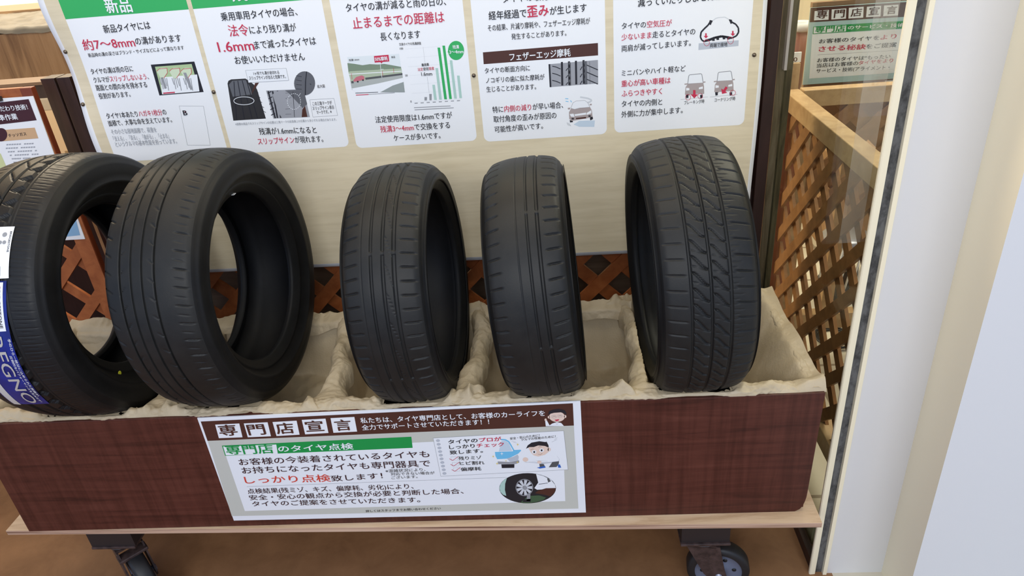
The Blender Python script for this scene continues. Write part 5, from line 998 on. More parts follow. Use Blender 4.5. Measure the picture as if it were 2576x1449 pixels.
["g","SB",[[0.2164,0.2765],[0.254,0.2767],[0.2566,0.2801],[0.2707,0.2805],[0.2722,0.2779],[0.2652,0.2698],[0.2504,0.2612],[0.2407,0.257],[0.2194,0.2564],[0.2166,0.2658]],6],
["g","SB",[[0.232,0.308],[0.2412,0.3069],[0.2416,0.3103],[0.2324,0.3115]],6],
["g","SB",[[0.2406,0.3071],[0.2471,0.3016],[0.2487,0.3046],[0.2422,0.3101]],6],
["g","SB",[[0.2467,0.3022],[0.2505,0.2923],[0.253,0.294],[0.2492,0.304]],6],
["g","SB",[[0.2505,0.2923],[0.2553,0.2785],[0.2578,0.2801],[0.253,0.294]],6],
["g","LB",[[0.2248,0.2776],[0.2331,0.306],[0.2412,0.3064],[0.2476,0.2993],[0.2529,0.278]],6],
["g","LG2",[[0.2401,0.2578],[0.2528,0.2611],[0.2639,0.2676],[0.2657,0.2606],[0.2638,0.2514],[0.2459,0.2483]],7],
["g","GR",[[0.22,0.2502],[0.2458,0.2475],[0.2656,0.2514],[0.2655,0.2452],[0.2584,0.2416],[0.2205,0.2424]],6],
["g","K",[[0.227,0.2418],[0.255,0.2413],[0.254,0.2308],[0.2272,0.2312]],7],
["g","YL",[[0.2689,0.2947],[0.2665,0.2939],[0.2656,0.2909],[0.2652,0.294],[0.2629,0.2949],[0.2653,0.2956],[0.2662,0.2987],[0.2666,0.2956]],8],
["g","YL",[[0.2146,0.2643],[0.2123,0.2636],[0.2115,0.2607],[0.2111,0.2637],[0.209,0.2645],[0.2113,0.2652],[0.2121,0.2681],[0.2125,0.2652]],8],
["g","YL",[[0.2214,0.2442],[0.2189,0.2435],[0.2179,0.2403],[0.2176,0.2435],[0.2152,0.2445],[0.2177,0.2452],[0.2186,0.2484],[0.219,0.2452]],8],
["g","YL",[[0.2645,0.246],[0.2622,0.2453],[0.2614,0.2424],[0.261,0.2453],[0.2588,0.2462],[0.2611,0.2469],[0.2619,0.2498],[0.2623,0.2469]],8],
["g","YL",[[0.2399,0.2509],[0.2382,0.2504],[0.2376,0.2482],[0.2373,0.2504],[0.2357,0.2511],[0.2374,0.2516],[0.238,0.2538],[0.2383,0.2515]],8],
["g","W",[[0.2347,0.2711],[0.2313,0.2703],[0.2302,0.2661],[0.2299,0.2704],[0.2267,0.2715],[0.23,0.2722],[0.2311,0.2765],[0.2315,0.2722]],8],
["t","タイヤのプロが",0.121,0.3026,0.2327,0.3063,0.0108,"K",1,[[4,7,"R"]]],
["t","しっかりチェック",0.1216,0.2886,0.2371,0.292,0.0105,"K",1,[[4,8,"R"]]],
["t","致します。",0.1211,0.2741,0.1911,0.2765,0.0101,"K",1,[]],
["t","残りミゾ",0.1376,0.2575,0.1864,0.2582,0.0094,"K",0.7,[]],
["t","ヒビ割れ",0.1386,0.2436,0.1915,0.2436,0.0095,"K",0.7,[]],
["t","偏摩耗",0.1386,0.2266,0.1827,0.2272,0.0096,"K",0.7,[]],
["g","GR",[[0.122,0.2665],[0.1356,0.2665],[0.1357,0.2669],[0.122,0.2669]],6],
["g","GR",[[0.1355,0.2667],[0.1352,0.2571],[0.1355,0.2572],[0.1358,0.2667]],6],
["g","GR",[[0.1354,0.2573],[0.1218,0.2573],[0.1218,0.2569],[0.1354,0.2569]],6],
["g","GR",[[0.1219,0.2571],[0.1221,0.2667],[0.1218,0.2667],[0.1216,0.2571]],6],
["g","R",[[0.1178,0.2613],[0.1241,0.2564],[0.1247,0.2575],[0.1184,0.2625]],7],
["g","R",[[0.1246,0.2564],[0.1377,0.2667],[0.1373,0.2678],[0.1242,0.2575]],7],
["g","GR",[[0.1225,0.2509],[0.1362,0.251],[0.1363,0.2514],[0.1225,0.2513]],6],
["g","GR",[[0.1361,0.2512],[0.1358,0.2415],[0.1361,0.2415],[0.1364,0.2512]],6],
["g","GR",[[0.136,0.2417],[0.1223,0.2417],[0.1223,0.2412],[0.136,0.2413]],6],
["g","GR",[[0.1225,0.2415],[0.1227,0.2512],[0.1223,0.2511],[0.1221,0.2414]],6],
["g","R",[[0.1183,0.2457],[0.1246,0.2408],[0.1252,0.2419],[0.1189,0.2469]],7],
["g","R",[[0.1252,0.2408],[0.1383,0.2512],[0.1379,0.2523],[0.1247,0.2419]],7],
["g","GR",[[0.1231,0.236],[0.1369,0.2361],[0.1369,0.2365],[0.1231,0.2364]],6],
["g","GR",[[0.1368,0.2363],[0.1365,0.2265],[0.1368,0.2265],[0.1371,0.2363]],6],
["g","GR",[[0.1367,0.2267],[0.1229,0.2267],[0.1229,0.2262],[0.1366,0.2263]],6],
["g","GR",[[0.1231,0.2265],[0.1233,0.2363],[0.123,0.2362],[0.1228,0.2264]],6],
["g","R",[[0.1189,0.2308],[0.1253,0.2258],[0.1259,0.2269],[0.1195,0.2319]],7],
["g","R",[[0.1258,0.2258],[0.139,0.2363],[0.1386,0.2374],[0.1253,0.2269]],7],
["t","安全・安心のために！",0.2512,0.3082,0.3129,0.3148,0.0062,"K",0,[]],
["t","クルマの性能のために！",0.2741,0.3042,0.346,0.3104,0.0062,"K",0,[]],
["g","GR",[[0.2538,0.3041],[0.2623,0.3015],[0.2624,0.3019],[0.2539,0.3046]],6],
["g","GR",[[0.257,0.3009],[0.2644,0.2987],[0.2645,0.2992],[0.2571,0.3014]],6],
["g","GR",[[0.3429,0.3039],[0.3496,0.3096],[0.3493,0.31],[0.3427,0.3044]],6],
["g","GR",[[0.3374,0.2979],[0.3487,0.3044],[0.3485,0.3049],[0.3373,0.2984]],6],
["g","LG2",[[0.2752,0.2463],[0.3108,0.2495],[0.3158,0.2554],[0.3327,0.2654],[0.3465,0.2602],[0.3513,0.2508],[0.3493,0.2448],[0.3339,0.2423],[0.3126,0.2401]],6],
["g","W",[[0.279,0.2492],[0.3063,0.2527],[0.3184,0.2599],[0.3328,0.2669],[0.3454,0.2618],[0.3507,0.2509],[0.3481,0.2456],[0.3316,0.244],[0.3081,0.2434],[0.2799,0.2458]],7],
["g","GR",[[0.2793,0.2444],[0.306,0.2482],[0.306,0.2486],[0.2793,0.2448]],8],
["g","GR",[[0.306,0.2482],[0.3259,0.2463],[0.3259,0.2467],[0.306,0.2486]],8],
["g","GR",[[0.3362,0.2424],[0.3126,0.24],[0.3126,0.2396],[0.3362,0.242]],8],
["g","SN",[[0.2873,0.2856],[0.3015,0.2895],[0.3262,0.2944],[0.3302,0.2837],[0.329,0.2717],[0.321,0.2644],[0.3067,0.2604],[0.2976,0.2638],[0.2922,0.2717]],8],
["g","SN",[[0.3342,0.2783],[0.3338,0.2763],[0.333,0.2747],[0.3319,0.2737],[0.3306,0.2733],[0.3294,0.2738],[0.3283,0.2749],[0.3277,0.2766],[0.3276,0.2785],[0.3279,0.2805],[0.3287,0.2821],[0.3299,0.2831],[0.3311,0.2835],[0.3324,0.283],[0.3334,0.2819],[0.334,0.2802]],8],
["g","SN",[[0.2852,0.2529],[0.2846,0.2505],[0.2831,0.2485],[0.2811,0.2473],[0.2788,0.2469],[0.2766,0.2475],[0.2748,0.2489],[0.2736,0.251],[0.2733,0.2533],[0.274,0.2557],[0.2754,0.2577],[0.2774,0.2589],[0.2797,0.2593],[0.2819,0.2587],[0.2837,0.2573],[0.2849,0.2552]],8],
["g","SN",[[0.3129,0.2444],[0.3124,0.2429],[0.3113,0.2415],[0.3097,0.2407],[0.3079,0.2405],[0.3061,0.2409],[0.3046,0.2418],[0.3037,0.2432],[0.3034,0.2448],[0.3039,0.2464],[0.305,0.2477],[0.3066,0.2485],[0.3084,0.2488],[0.3102,0.2484],[0.3117,0.2474],[0.3126,0.246]],8],
["g","K",[[0.2825,0.2828],[0.2866,0.2916],[0.2952,0.2988],[0.3116,0.3018],[0.3241,0.299],[0.3265,0.3001],[0.33,0.2898],[0.33,0.2837],[0.3224,0.2886],[0.3086,0.2907],[0.299,0.2866],[0.2898,0.287]],9],
["g","W",[[0.3038,0.273],[0.3034,0.2713],[0.3025,0.2698],[0.3012,0.2687],[0.2996,0.2682],[0.298,0.2683],[0.2965,0.2689],[0.2953,0.2701],[0.2946,0.2717],[0.2944,0.2734],[0.2948,0.2752],[0.2957,0.2767],[0.2971,0.2778],[0.2986,0.2783],[0.3003,0.2782],[0.3017,0.2776],[0.3029,0.2764],[0.3036,0.2748]],9],
["g","K",[[0.3011,0.2732],[0.3008,0.272],[0.3002,0.271],[0.2994,0.2705],[0.2985,0.2705],[0.2978,0.2711],[0.2973,0.2721],[0.2972,0.2733],[0.2974,0.2745],[0.298,0.2755],[0.2989,0.276],[0.2997,0.276],[0.3005,0.2754],[0.301,0.2744]],10],
["g","W",[[0.3197,0.2769],[0.3193,0.2752],[0.3184,0.2737],[0.3171,0.2726],[0.3155,0.2721],[0.3139,0.2721],[0.3124,0.2728],[0.3112,0.274],[0.3105,0.2756],[0.3103,0.2773],[0.3107,0.279],[0.3116,0.2805],[0.3129,0.2816],[0.3145,0.2822],[0.3161,0.2821],[0.3176,0.2814],[0.3188,0.2802],[0.3195,0.2787]],9],
["g","K",[[0.3169,0.277],[0.3167,0.2758],[0.3161,0.2749],[0.3153,0.2744],[0.3144,0.2744],[0.3136,0.275],[0.3132,0.276],[0.313,0.2772],[0.3133,0.2784],[0.3139,0.2794],[0.3147,0.2799],[0.3156,0.2798],[0.3163,0.2793],[0.3168,0.2783]],10],
["g","K",[[0.2923,0.2793],[0.2953,0.2812],[0.2951,0.2817],[0.2921,0.2799]],10],
["g","K",[[0.2952,0.2812],[0.2986,0.2806],[0.2987,0.2812],[0.2953,0.2818]],10],
["g","K",[[0.3089,0.2851],[0.312,0.2873],[0.3118,0.2878],[0.3087,0.2857]],10],
["g","K",[[0.3118,0.2872],[0.3152,0.2859],[0.3154,0.2865],[0.312,0.2878]],10],
["g","BR",[[0.3065,0.2666],[0.3117,0.2653],[0.3118,0.2658],[0.3066,0.2671]],10],
["g","BR",[[0.3118,0.2653],[0.3161,0.269],[0.3159,0.2694],[0.3116,0.2658]],10],
["g","DG",[[0.3079,0.24],[0.3172,0.2391],[0.3197,0.2305],[0.3084,0.2294]],8],
["g","DG",[[0.3357,0.2438],[0.3499,0.2455],[0.3489,0.2378],[0.3438,0.2295],[0.3273,0.2294]],8],
["g","BL",[[0.3019,0.2296],[0.3193,0.2336],[0.3208,0.2289],[0.3082,0.2266]],9],
["g","BL",[[0.3465,0.2356],[0.3512,0.2369],[0.3537,0.2275],[0.3473,0.2275]],9],
["g","DK2",[[0.3397,0.1688],[0.3386,0.1619],[0.336,0.1552],[0.332,0.1489],[0.3266,0.1432],[0.32,0.1381],[0.3124,0.1338],[0.3039,0.1304],[0.2947,0.128],[0.2851,0.1267],[0.2754,0.1265],[0.2657,0.1274],[0.2563,0.1295],[0.2475,0.1325],[0.2394,0.1365],[0.2324,0.1414],[0.2265,0.147],[0.2219,0.1532],[0.2187,0.1598],[0.217,0.1666],[0.2169,0.1736],[0.2182,0.1804],[0.2211,0.187],[0.2253,0.1932],[0.2308,0.1988],[0.2374,0.2037],[0.2451,0.2078],[0.2535,0.211],[0.2625,0.2133],[0.2718,0.2145],[0.2814,0.2146],[0.2908,0.2137],[0.2999,0.2117],[0.3085,0.2088],[0.3164,0.205],[0.3234,0.2003],[0.3293,0.1949],[0.334,0.1889],[0.3373,0.1824],[0.3393,0.1757]],5],
["g","MT",[[0.2172,0.174],[0.221,0.1865],[0.2277,0.1955],[0.2357,0.2023],[0.2307,0.1865],[0.2286,0.1687],[0.2301,0.1506],[0.2237,0.1542],[0.2183,0.1626]],6],
["g","W",[[0.2992,0.2116],[0.3141,0.2055],[0.33,0.1937],[0.3383,0.1789],[0.3391,0.1693],[0.3179,0.1669],[0.2986,0.166],[0.2929,0.1711],[0.3023,0.1868]],6],
["g","BR",[[0.3008,0.1635],[0.3181,0.1698],[0.3395,0.1696],[0.3367,0.158],[0.3264,0.1453],[0.3146,0.1507],[0.2931,0.1564]],7],
["g","DG",[[0.322,0.198],[0.3249,0.1987],[0.3299,0.1898],[0.3238,0.186]],7],
["g","K",[[0.3032,0.1813],[0.3225,0.1841],[0.3225,0.1854],[0.3031,0.1827]],8],
["g","GN",[[0.2597,0.1296],[0.2781,0.1488],[0.3024,0.1495],[0.3166,0.1424],[0.3113,0.136],[0.2951,0.1299],[0.2754,0.1269]],7],
["g","TM",[[0.2908,0.1728],[0.2902,0.1685],[0.289,0.1643],[0.2874,0.1604],[0.2852,0.1568],[0.2826,0.1538],[0.2797,0.1514],[0.2765,0.1496],[0.2732,0.1486],[0.2698,0.1484],[0.2665,0.1489],[0.2633,0.1501],[0.2604,0.1521],[0.2578,0.1548],[0.2556,0.158],[0.254,0.1617],[0.2529,0.1657],[0.2523,0.1699],[0.2523,0.1743],[0.253,0.1786],[0.2542,0.1828],[0.2559,0.1866],[0.258,0.1901],[0.2606,0.1931],[0.2635,0.1954],[0.2667,0.1971],[0.27,0.1981],[0.2733,0.1983],[0.2766,0.1978],[0.2797,0.1966],[0.2826,0.1946],[0.2852,0.1921],[0.2873,0.1889],[0.289,0.1853],[0.2901,0.1814],[0.2907,0.1771]],6],
["g","GR",[[0.2906,0.1731],[0.29,0.1689],[0.2889,0.1647],[0.2872,0.1609],[0.2851,0.1574],[0.2825,0.1545],[0.2797,0.1521],[0.2765,0.1504],[0.2732,0.1494],[0.2698,0.1491],[0.2665,0.1496],[0.2634,0.1509],[0.2605,0.1528],[0.258,0.1554],[0.2558,0.1586],[0.2542,0.1622],[0.2531,0.1661],[0.2525,0.1703],[0.2526,0.1746],[0.2532,0.1789],[0.2543,0.183],[0.256,0.1868],[0.2582,0.1902],[0.2607,0.1931],[0.2636,0.1954],[0.2667,0.1971],[0.27,0.198],[0.2733,0.1983],[0.2765,0.1978],[0.2796,0.1965],[0.2825,0.1946],[0.285,0.1921],[0.2872,0.189],[0.2888,0.1855],[0.29,0.1815],[0.2906,0.1774]],7],
["g","K",[[0.2891,0.1732],[0.2886,0.1693],[0.2876,0.1655],[0.2861,0.1619],[0.2841,0.1587],[0.2817,0.156],[0.279,0.1538],[0.2761,0.1522],[0.2731,0.1513],[0.27,0.1511],[0.2669,0.1515],[0.264,0.1527],[0.2614,0.1545],[0.259,0.1569],[0.257,0.1598],[0.2555,0.1631],[0.2545,0.1668],[0.254,0.1706],[0.254,0.1746],[0.2546,0.1785],[0.2556,0.1822],[0.2572,0.1857],[0.2592,0.1889],[0.2616,0.1916],[0.2642,0.1937],[0.2671,0.1952],[0.2701,0.1961],[0.2732,0.1963],[0.2762,0.1959],[0.279,0.1948],[0.2817,0.193],[0.284,0.1907],[0.286,0.1878],[0.2875,0.1845],[0.2886,0.1809],[0.2891,0.1771]],8],
["g","LG",[[0.2749,0.1761],[0.2887,0.1776],[0.2882,0.1688],[0.2746,0.1714]],9],
["g","LG",[[0.2751,0.1728],[0.286,0.1626],[0.2811,0.1559],[0.2726,0.1693]],9],
["g","LG",[[0.2736,0.17],[0.2765,0.1527],[0.2696,0.1514],[0.2701,0.1693]],9],
["g","LG",[[0.2712,0.169],[0.2646,0.1528],[0.2589,0.1575],[0.2683,0.1715]],9],
["g","LG",[[0.2689,0.1703],[0.256,0.1628],[0.2543,0.1712],[0.2681,0.1747]],9],
["g","LG",[[0.268,0.1733],[0.2548,0.1778],[0.2578,0.186],[0.2695,0.1776]],9],
["g","LG",[[0.2687,0.1765],[0.2614,0.191],[0.2676,0.1951],[0.2718,0.1787]],9],
["g","LG",[[0.2708,0.1785],[0.2727,0.196],[0.2793,0.1942],[0.2741,0.1776]],9],
["g","LG",[[0.2732,0.1783],[0.2835,0.1908],[0.2874,0.1839],[0.2752,0.1747]],9],
["g","GR",[[0.2775,0.1725],[0.2771,0.1706],[0.2762,0.1689],[0.275,0.1676],[0.2735,0.167],[0.2719,0.1671],[0.2705,0.1678],[0.2694,0.1691],[0.2688,0.1709],[0.2686,0.1728],[0.269,0.1748],[0.2699,0.1765],[0.2712,0.1777],[0.2727,0.1783],[0.2742,0.1782],[0.2756,0.1775],[0.2767,0.1762],[0.2774,0.1745]],10],
["g","GR",[[0.2761,0.1554],[0.2836,0.1584],[0.2814,0.1338],[0.2734,0.1341]],9],
["g","K",[[0.2677,0.1393],[0.2836,0.1403],[0.2817,0.1304],[0.2647,0.1311]],9],
["g","W",[[0.3272,0.3405],[0.3266,0.3563],[0.33,0.3562],[0.335,0.3426],[0.3409,0.3472],[0.3506,0.3504],[0.3591,0.3476],[0.3644,0.3395]],5],
["g","SN",[[0.3301,0.3574],[0.3297,0.3559],[0.3291,0.3548],[0.3281,0.3542],[0.3271,0.3542],[0.3262,0.3549],[0.3256,0.3561],[0.3255,0.3576],[0.3258,0.359],[0.3265,0.3602],[0.3275,0.3608],[0.3285,0.3607],[0.3293,0.36],[0.3299,0.3588]],6],
["g","SN",[[0.3672,0.3636],[0.3666,0.3604],[0.3651,0.3574],[0.3628,0.3549],[0.3598,0.3528],[0.3563,0.3515],[0.3526,0.3509],[0.3487,0.351],[0.345,0.352],[0.3417,0.3537],[0.3389,0.356],[0.3369,0.3587],[0.3357,0.3618],[0.3354,0.3651],[0.336,0.3683],[0.3376,0.3712],[0.3399,0.3738],[0.3428,0.3758],[0.3463,0.3771],[0.35,0.3777],[0.3538,0.3775],[0.3575,0.3766],[0.3608,0.3749],[0.3636,0.3727],[0.3656,0.3699],[0.3669,0.3668]],6],
["g","SN",[[0.3704,0.3639],[0.3701,0.3623],[0.3694,0.361],[0.3683,0.3603],[0.3672,0.3603],[0.3663,0.3611],[0.3657,0.3625],[0.3655,0.3642],[0.3658,0.3658],[0.3665,0.3671],[0.3676,0.3678],[0.3687,0.3678],[0.3696,0.367],[0.3702,0.3656]],6],
["g","SN",[[0.3369,0.3638],[0.3366,0.3624],[0.3359,0.3612],[0.3349,0.3606],[0.3339,0.3607],[0.333,0.3613],[0.3325,0.3625],[0.3323,0.364],[0.3326,0.3655],[0.3333,0.3666],[0.3343,0.3672],[0.3353,0.3672],[0.3361,0.3665],[0.3367,0.3653]],6],
["g","K",[[0.3332,0.3704],[0.336,0.3787],[0.3447,0.383],[0.356,0.3842],[0.3671,0.3803],[0.3706,0.3735],[0.37,0.3676],[0.3659,0.3725],[0.3594,0.3752],[0.3461,0.3746],[0.3375,0.3722]],7],
["g","GR",[[0.3502,0.3645],[0.3499,0.3634],[0.3503,0.3632],[0.3506,0.3643]],7],
["g","GR",[[0.3499,0.3635],[0.3491,0.3625],[0.3494,0.3621],[0.3502,0.3631]],7],
["g","GR",[[0.3492,0.3625],[0.348,0.3618],[0.3482,0.3613],[0.3494,0.3621]],7],
["g","GR",[[0.3481,0.3618],[0.3466,0.3614],[0.3467,0.3609],[0.3482,0.3613]],7],
["g","GR",[[0.3467,0.3614],[0.3451,0.3613],[0.3451,0.3608],[0.3467,0.3609]],7],
["g","GR",[[0.3451,0.3613],[0.3435,0.3615],[0.3435,0.361],[0.345,0.3608]],7],
["g","GR",[[0.3436,0.3615],[0.3422,0.3621],[0.342,0.3616],[0.3434,0.361]],7],
["g","GR",[[0.3422,0.3621],[0.3411,0.3629],[0.3409,0.3625],[0.342,0.3616]],7],
["g","GR",[[0.3412,0.3629],[0.3405,0.3639],[0.3402,0.3636],[0.3408,0.3625]],7],
["g","GR",[[0.3405,0.3638],[0.3403,0.3649],[0.3399,0.3648],[0.3401,0.3637]],7],
["g","GR",[[0.3403,0.3648],[0.3406,0.3659],[0.3403,0.366],[0.3399,0.3649]],7],
["g","GR",[[0.3406,0.3658],[0.3414,0.3667],[0.3411,0.3671],[0.3403,0.3661]],7],
["g","GR",[[0.3413,0.3667],[0.3425,0.3674],[0.3423,0.3679],[0.3411,0.3672]],7],
["g","GR",[[0.3424,0.3674],[0.3439,0.3678],[0.3438,0.3684],[0.3424,0.3679]],7],
["g","GR",[[0.3439,0.3678],[0.3454,0.3679],[0.3454,0.3685],[0.3438,0.3684]],7],
["g","GR",[[0.3454,0.3679],[0.347,0.3677],[0.347,0.3682],[0.3455,0.3685]],7],
["g","GR",[[0.3469,0.3677],[0.3483,0.3671],[0.3485,0.3676],[0.3471,0.3682]],7],
["g","GR",[[0.3483,0.3672],[0.3494,0.3663],[0.3496,0.3668],[0.3485,0.3676]],7],
["g","GR",[[0.3493,0.3664],[0.35,0.3653],[0.3503,0.3657],[0.3496,0.3667]],7],
["g","GR",[[0.35,0.3654],[0.3502,0.3643],[0.3506,0.3644],[0.3504,0.3656]],7],
["g","GR",[[0.3621,0.3656],[0.3619,0.3645],[0.3622,0.3643],[0.3625,0.3654]],7],
["g","GR",[[0.3619,0.3646],[0.3612,0.3636],[0.3615,0.3633],[0.3622,0.3642]],7],
["g","GR",[[0.3612,0.3637],[0.3601,0.3629],[0.3603,0.3625],[0.3614,0.3632]],7],
["g","GR",[[0.3601,0.363],[0.3587,0.3625],[0.3588,0.362],[0.3602,0.3624]],7],
["g","GR",[[0.3588,0.3625],[0.3573,0.3624],[0.3573,0.3619],[0.3588,0.362]],7],
["g","GR",[[0.3573,0.3624],[0.3558,0.3627],[0.3557,0.3621],[0.3572,0.3619]],7],
["g","GR",[[0.3558,0.3626],[0.3545,0.3632],[0.3543,0.3627],[0.3557,0.3621]],7],
["g","GR",[[0.3545,0.3632],[0.3535,0.364],[0.3532,0.3636],[0.3543,0.3627]],7],
["g","GR",[[0.3535,0.364],[0.3529,0.365],[0.3525,0.3647],[0.3532,0.3636]],7],
["g","GR",[[0.3529,0.3649],[0.3527,0.366],[0.3523,0.3659],[0.3525,0.3648]],7],
["g","GR",[[0.3527,0.3659],[0.353,0.367],[0.3526,0.3671],[0.3523,0.366]],7],
["g","GR",[[0.353,0.3669],[0.3537,0.3678],[0.3534,0.3682],[0.3527,0.3672]],7],
["g","GR",[[0.3536,0.3678],[0.3548,0.3685],[0.3546,0.369],[0.3535,0.3683]],7],
["g","GR",[[0.3547,0.3685],[0.3561,0.369],[0.356,0.3695],[0.3546,0.369]],7],
["g","GR",[[0.3561,0.369],[0.3576,0.3691],[0.3576,0.3696],[0.3561,0.3695]],7],
["g","GR",[[0.3576,0.3691],[0.3591,0.3688],[0.3591,0.3693],[0.3576,0.3696]],7],
["g","GR",[[0.359,0.3688],[0.3604,0.3683],[0.3605,0.3688],[0.3592,0.3693]],7],
["g","GR",[[0.3603,0.3683],[0.3614,0.3674],[0.3616,0.3679],[0.3606,0.3687]],7],
["g","GR",[[0.3613,0.3675],[0.362,0.3665],[0.3623,0.3668],[0.3617,0.3678]],7],
["g","GR",[[0.3619,0.3666],[0.3621,0.3654],[0.3625,0.3656],[0.3624,0.3667]],7],
["g","K",[[0.3423,0.3645],[0.3454,0.3658],[0.3453,0.3663],[0.3422,0.365]],8],
["g","K",[[0.3452,0.3658],[0.3484,0.3644],[0.3486,0.365],[0.3454,0.3663]],8],
["g","K",[[0.3549,0.3656],[0.3576,0.3666],[0.3574,0.3672],[0.3547,0.3661]],8],
["g","K",[[0.3574,0.3666],[0.3604,0.3655],[0.3605,0.3661],[0.3576,0.3672]],8],
["g","R",[[0.3456,0.3567],[0.3557,0.3579],[0.3536,0.3539],[0.3492,0.3529]],7],
["g","GR",[[0.3475,0.3479],[0.3502,0.3442],[0.3505,0.3445],[0.3478,0.3483]],7],
["g","GR",[[0.3505,0.3442],[0.3535,0.3481],[0.3533,0.3485],[0.3502,0.3445]],7]],
"TEAL":[
["g","BR",[[1.1339,0.9435],[1.4773,0.9384],[1.4824,0.8978],[1.1358,0.9033]],2],
["g","W",[[1.1463,0.9336],[1.1867,0.9342],[1.189,0.9068],[1.1475,0.9076]],3],
["g","W",[[1.1947,0.9346],[1.2357,0.9346],[1.2387,0.9063],[1.197,0.9067]],3],
["g","W",[[1.243,0.9355],[1.2847,0.9356],[1.2877,0.9054],[1.2459,0.9057]],3],
["g","W",[[1.2941,0.9349],[1.3338,0.9347],[1.3367,0.9051],[1.2957,0.9059]],3],
["g","W",[[1.3421,0.9346],[1.3827,0.9343],[1.3861,0.9043],[1.3442,0.9052]],3],
["t","専",1.1539,0.912,1.1836,0.9123,0.0209,"BR",1,[]],
["t","門",1.2034,0.9112,1.2324,0.9109,0.0209,"BR",1,[]],
["t","店",1.2511,0.911,1.2809,0.911,0.0208,"BR",1,[]],
["t","宣",1.3018,0.911,1.3303,0.9107,0.0208,"BR",1,[]],
["t","言",1.3517,0.9104,1.3795,0.9102,0.0207,"BR",1,[]],
["g","W",[[1.147,0.8687],[1.4843,0.8637],[1.495,0.7386],[1.1533,0.7389]],2],
["g","G2",[[1.1477,0.8904],[1.4798,0.8875],[1.4829,0.8662],[1.1487,0.869]],3],
["g","W",[[1.1497,0.889],[1.2422,0.8878],[1.2434,0.87],[1.1504,0.8707]],4],
["t","専門店",1.1545,0.8726,1.2398,0.8713,0.0168,"G2",1,[]],
["t","のサービス・技術",1.2478,0.8749,1.4085,0.8716,0.0102,"W",1,[]],
["t","お客様のタイヤを",1.1694,0.8408,1.343,0.8393,0.0119,"K",0,[]],
["t","より",1.3465,0.8387,1.3916,0.8394,0.0134,"R",0.5,[]],
["t","させる秘訣",1.1711,0.8173,1.3076,0.8152,0.0145,"R",1,[]],
["t","をご提案",1.3094,0.8157,1.3957,0.8152,0.0128,"K",0,[]],
["g","GR",[[1.17,0.8074],[1.4658,0.8036],[1.4656,0.8044],[1.1699,0.8082]],3],
["t","お客様のタイヤは“もったい",1.1707,0.786,1.384,0.7831,0.0114,"K",0,[]],
["t","当店はお客様の",1.171,0.7704,1.2924,0.7697,0.0115,"K",0,[]],
["t","タイヤをより",1.2939,0.77,1.3937,0.7709,0.0114,"R",0,[]],
["t","サービス・技術(アライメント・",1.1715,0.7548,1.3866,0.7507,0.0116,"K",0,[]]],
"STAND":[
["g","MR",[[-1.1154,0.9455],[-0.9079,0.9538],[-0.9087,0.9013],[-1.1203,0.8924]],2],
["t","こだわり技術！",-1.0021,0.9287,-0.9182,0.9294,0.0124,"W",1,[]],
["t","標準作業",-1.02,0.9056,-0.9538,0.9071,0.0141,"W",1,[]],
["g","TN",[[-1.0868,0.8824],[-0.9216,0.8834],[-0.9231,0.856],[-1.0927,0.8536]],2],
["t","チッソガス",-0.9975,0.8642,-0.9492,0.8655,0.0082,"K",0,[]],
["g","MR",[[-0.9997,0.8703],[-1.0014,0.867],[-1.0037,0.8639],[-1.0064,0.8611],[-1.0096,0.8587],[-1.0129,0.8567],[-1.0163,0.8554],[-1.0198,0.8546],[-1.023,0.8545],[-1.026,0.855],[-1.0286,0.8562],[-1.0307,0.8579],[-1.0322,0.8602],[-1.033,0.8629],[-1.0332,0.8659],[-1.0327,0.8691],[-1.0315,0.8724],[-1.0298,0.8756],[-1.0275,0.8787],[-1.0247,0.8815],[-1.0216,0.8839],[-1.0183,0.8858],[-1.0148,0.8872],[-1.0114,0.8879],[-1.0082,0.888],[-1.0053,0.8875],[-1.0027,0.8864],[-1.0006,0.8846],[-0.9991,0.8824],[-0.9983,0.8797],[-0.9981,0.8768],[-0.9985,0.8736]],3],
["g","M",[[-1.0135,0.8436],[-1.0083,0.8439],[-1.0074,0.847],[-1.0126,0.8466]],2],
["g","M",[[-1.0068,0.8434],[-1.0016,0.8438],[-1.0007,0.8469],[-1.0059,0.8465]],2],
["g","M",[[-1.0001,0.8433],[-0.9949,0.8436],[-0.994,0.8467],[-0.9993,0.8463]],2],
["g","M",[[-0.9934,0.8431],[-0.9882,0.8435],[-0.9874,0.8466],[-0.9926,0.8462]],2],
["g","M",[[-0.9868,0.843],[-0.9816,0.8434],[-0.9807,0.8464],[-0.9859,0.846]],2],
["g","M",[[-0.9801,0.8428],[-0.9749,0.8432],[-0.974,0.8463],[-0.9792,0.8459]],2],
["g","M",[[-0.9667,0.8426],[-0.9615,0.8429],[-0.9607,0.846],[-0.9659,0.8456]],2],
["g","M",[[-0.9601,0.8424],[-0.9549,0.8428],[-0.9541,0.8458],[-0.9592,0.8455]],2],
["g","M",[[-0.9534,0.8423],[-0.9482,0.8426],[-0.9474,0.8457],[-0.9526,0.8453]],2],
["g","M",[[-0.9468,0.8421],[-0.9416,0.8425],[-0.9407,0.8456],[-0.9459,0.8452]],2],
["g","M",[[-1.019,0.8344],[-1.0138,0.8348],[-1.0129,0.8379],[-1.0181,0.8375]],2],
["g","M",[[-1.0123,0.8343],[-1.0071,0.8346],[-1.0063,0.8377],[-1.0114,0.8373]],2],
["g","M",[[-1.0057,0.8341],[-1.0005,0.8345],[-0.9996,0.8376],[-1.0048,0.8372]],2],
["g","M",[[-0.9991,0.834],[-0.9939,0.8344],[-0.993,0.8374],[-0.9982,0.8371]],2],
["g","M",[[-0.9924,0.8338],[-0.9873,0.8342],[-0.9864,0.8373],[-0.9916,0.8369]],2],
